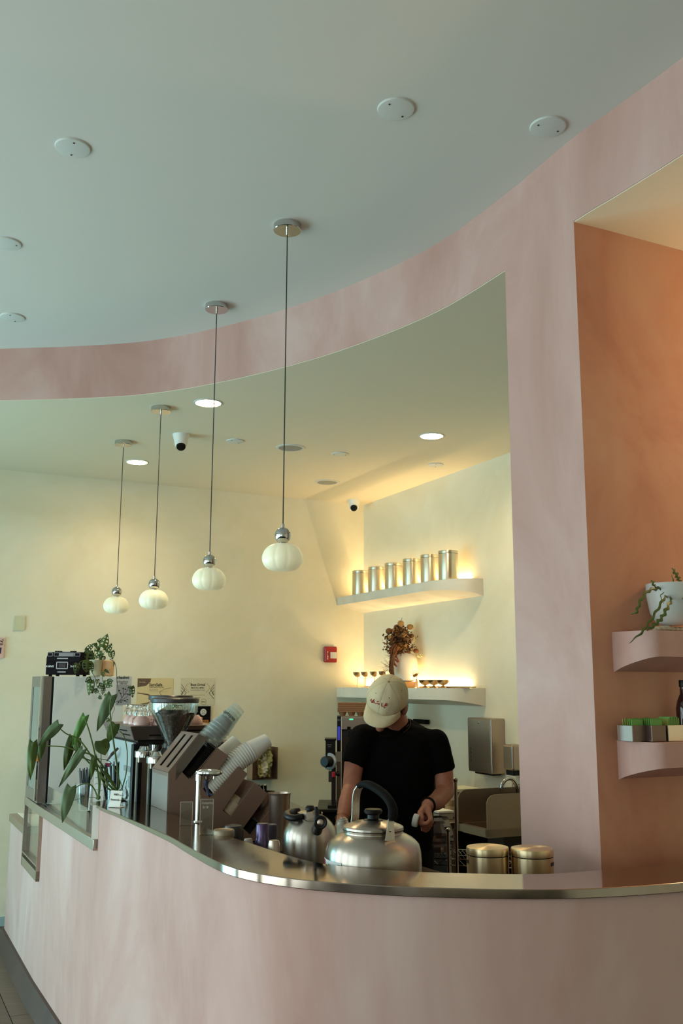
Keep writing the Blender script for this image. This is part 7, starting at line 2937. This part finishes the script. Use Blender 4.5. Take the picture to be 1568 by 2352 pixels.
for k in range(6):
    b = MB()
    b.tube([capP(k * pi / 3, 0.0 + 1.5 * q / 12, 1.028) for q in range(13)], 0.0004, 5)
    sub(b, 'seam', M_SEAM)
b = MB()
for q in (0.007, 0.011):
    b.tube([capP(-1.1 + 2.2 * i / 24, -.07 + q * 5, 1.030) for i in range(25)], 0.0006, 4)
stuff(sub(b, 'brim_stitching', M_SEAM))
for k in range(6):
    b = MB()
    p_ = capP(pi / 6 + k * pi / 3, 0.80, 1.026)
    b.sphere(p_, .0022, 8)
    sub(b, 'eyelet', M_BLACKM)


def cap_hit(cx, cy):
    x, y = 830 + cx / 12.06, 1550 + cy / 12.06
    d_ = ray(x, y)
    o_ = CAM - CC
    S_ = Matrix.Diagonal(V((1 / CR[0], 1 / CR[1], 1 / CR[2]))) @ HM.transposed()
    od, dd_ = S_ @ o_, S_ @ d_
    A_, B_, C_ = dd_.dot(dd_), 2 * od.dot(dd_), od.dot(od) - 1.05 ** 2
    D_ = B_ * B_ - 4 * A_ * C_
    if D_ < 0:
        return None
    t_ = (-B_ - math.sqrt(D_)) / (2 * A_)
    return CAM + d_ * t_


M_RED = mat('red_thread', 'a3262c', 0.7)
ST = [[(275, 672), (250, 700), (262, 725), (300, 715), (305, 735), (270, 758), (300, 768), (345, 745), (325, 705), (345, 690)], [(345, 745), (350, 775), (420, 793), (490, 803)], [(470, 800), (472, 830)], [(425, 800), (428, 782)],
      [(425, 748), (455, 728), (465, 750)], [(345, 672), (345, 684)], [(558, 775), (550, 865)], [(550, 868), (590, 872), (640, 862), (712, 852)], [(640, 862), (655, 812), (690, 795), (705, 820), (660, 845)], [(610, 905), (650, 912)],
      [(625, 895), (630, 918)]]
for s_ in ST:
    P_ = [cap_hit(*q) for q in s_]
    if any(p is None for p in P_):
        continue
    b = MB()
    b.tube(crom(P_, 4), 0.0017, 6)
    sub(b, 'embroidery', M_RED)

# bracelets, necklace, the lid in the hand
b = MB()
ax = (wrR - PY(1003, 1840, 4.56)).normalized()
c_ = wrR - ax * 0.004
q_ = ax.to_track_quat('Z', 'Y').to_matrix()
pts = [c_ + q_ @ V((.033 * math.cos(a * pi / 16), .033 * math.sin(a * pi / 16), 0)) for a in range(33)]
b.tube(pts, 0.0045, 8)
b.build('wristband', M_BLACKM, pers)
b = MB()
ax = (HL0 - wrL).normalized()
q_ = ax.to_track_quat('Z', 'Y').to_matrix()
pts = [wrL + ax * .004 + q_ @ V((.031 * math.cos(a * pi / 16), .031 * math.sin(a * pi / 16), 0)) for a in range(33)]
b.tube(pts, 0.0015, 6)
b.build('thin_bracelet', mat('gold', 'b08c4a', 0.2, 1.0), pers)
b = MB()
q_ = nz.to_track_quat('Z', 'Y').to_matrix()
b.tube([nc + nz * .014 + q_ @ V((.0665 * math.cos(a * pi / 18), .0665 * math.sin(a * pi / 18), 0)) for a in range(37)], 0.001, 5)
b.build('necklace', mat('brown_cord', '6b3a1c', 0.5), pers)
lc = hx6(140, 1022, 4.375)
la = V((0.93, -0.25, -0.22)).normalized()
ld = thing('small_lid_cup', 'small white plastic cup held between the fingers of the person', 'cup', lc)
b = MB()
b.along([(0.024, 0.012), (0.0265, 0.010), (0.0275, -0.004), (0.0265, -0.011), (0.024, -0.012)], lc, la, 32)
b.build('shell', mat('white_ridged_plastic', 'cfc8be', 0.45), ld)
b = MB()
for k in range(32):
    a_ = 2 * pi * k / 32
    q3 = la.to_track_quat('Z', 'Y').to_matrix()
    r3 = q3 @ V((math.cos(a_), math.sin(a_), 0))
    b.cyl(lc + r3 * .0272 - la * .009, lc + r3 * .0268 + la * .008, 0.0008, n=4)
stuff(b.build('ridges', bpy.data.materials['white_ridged_plastic'], ld))
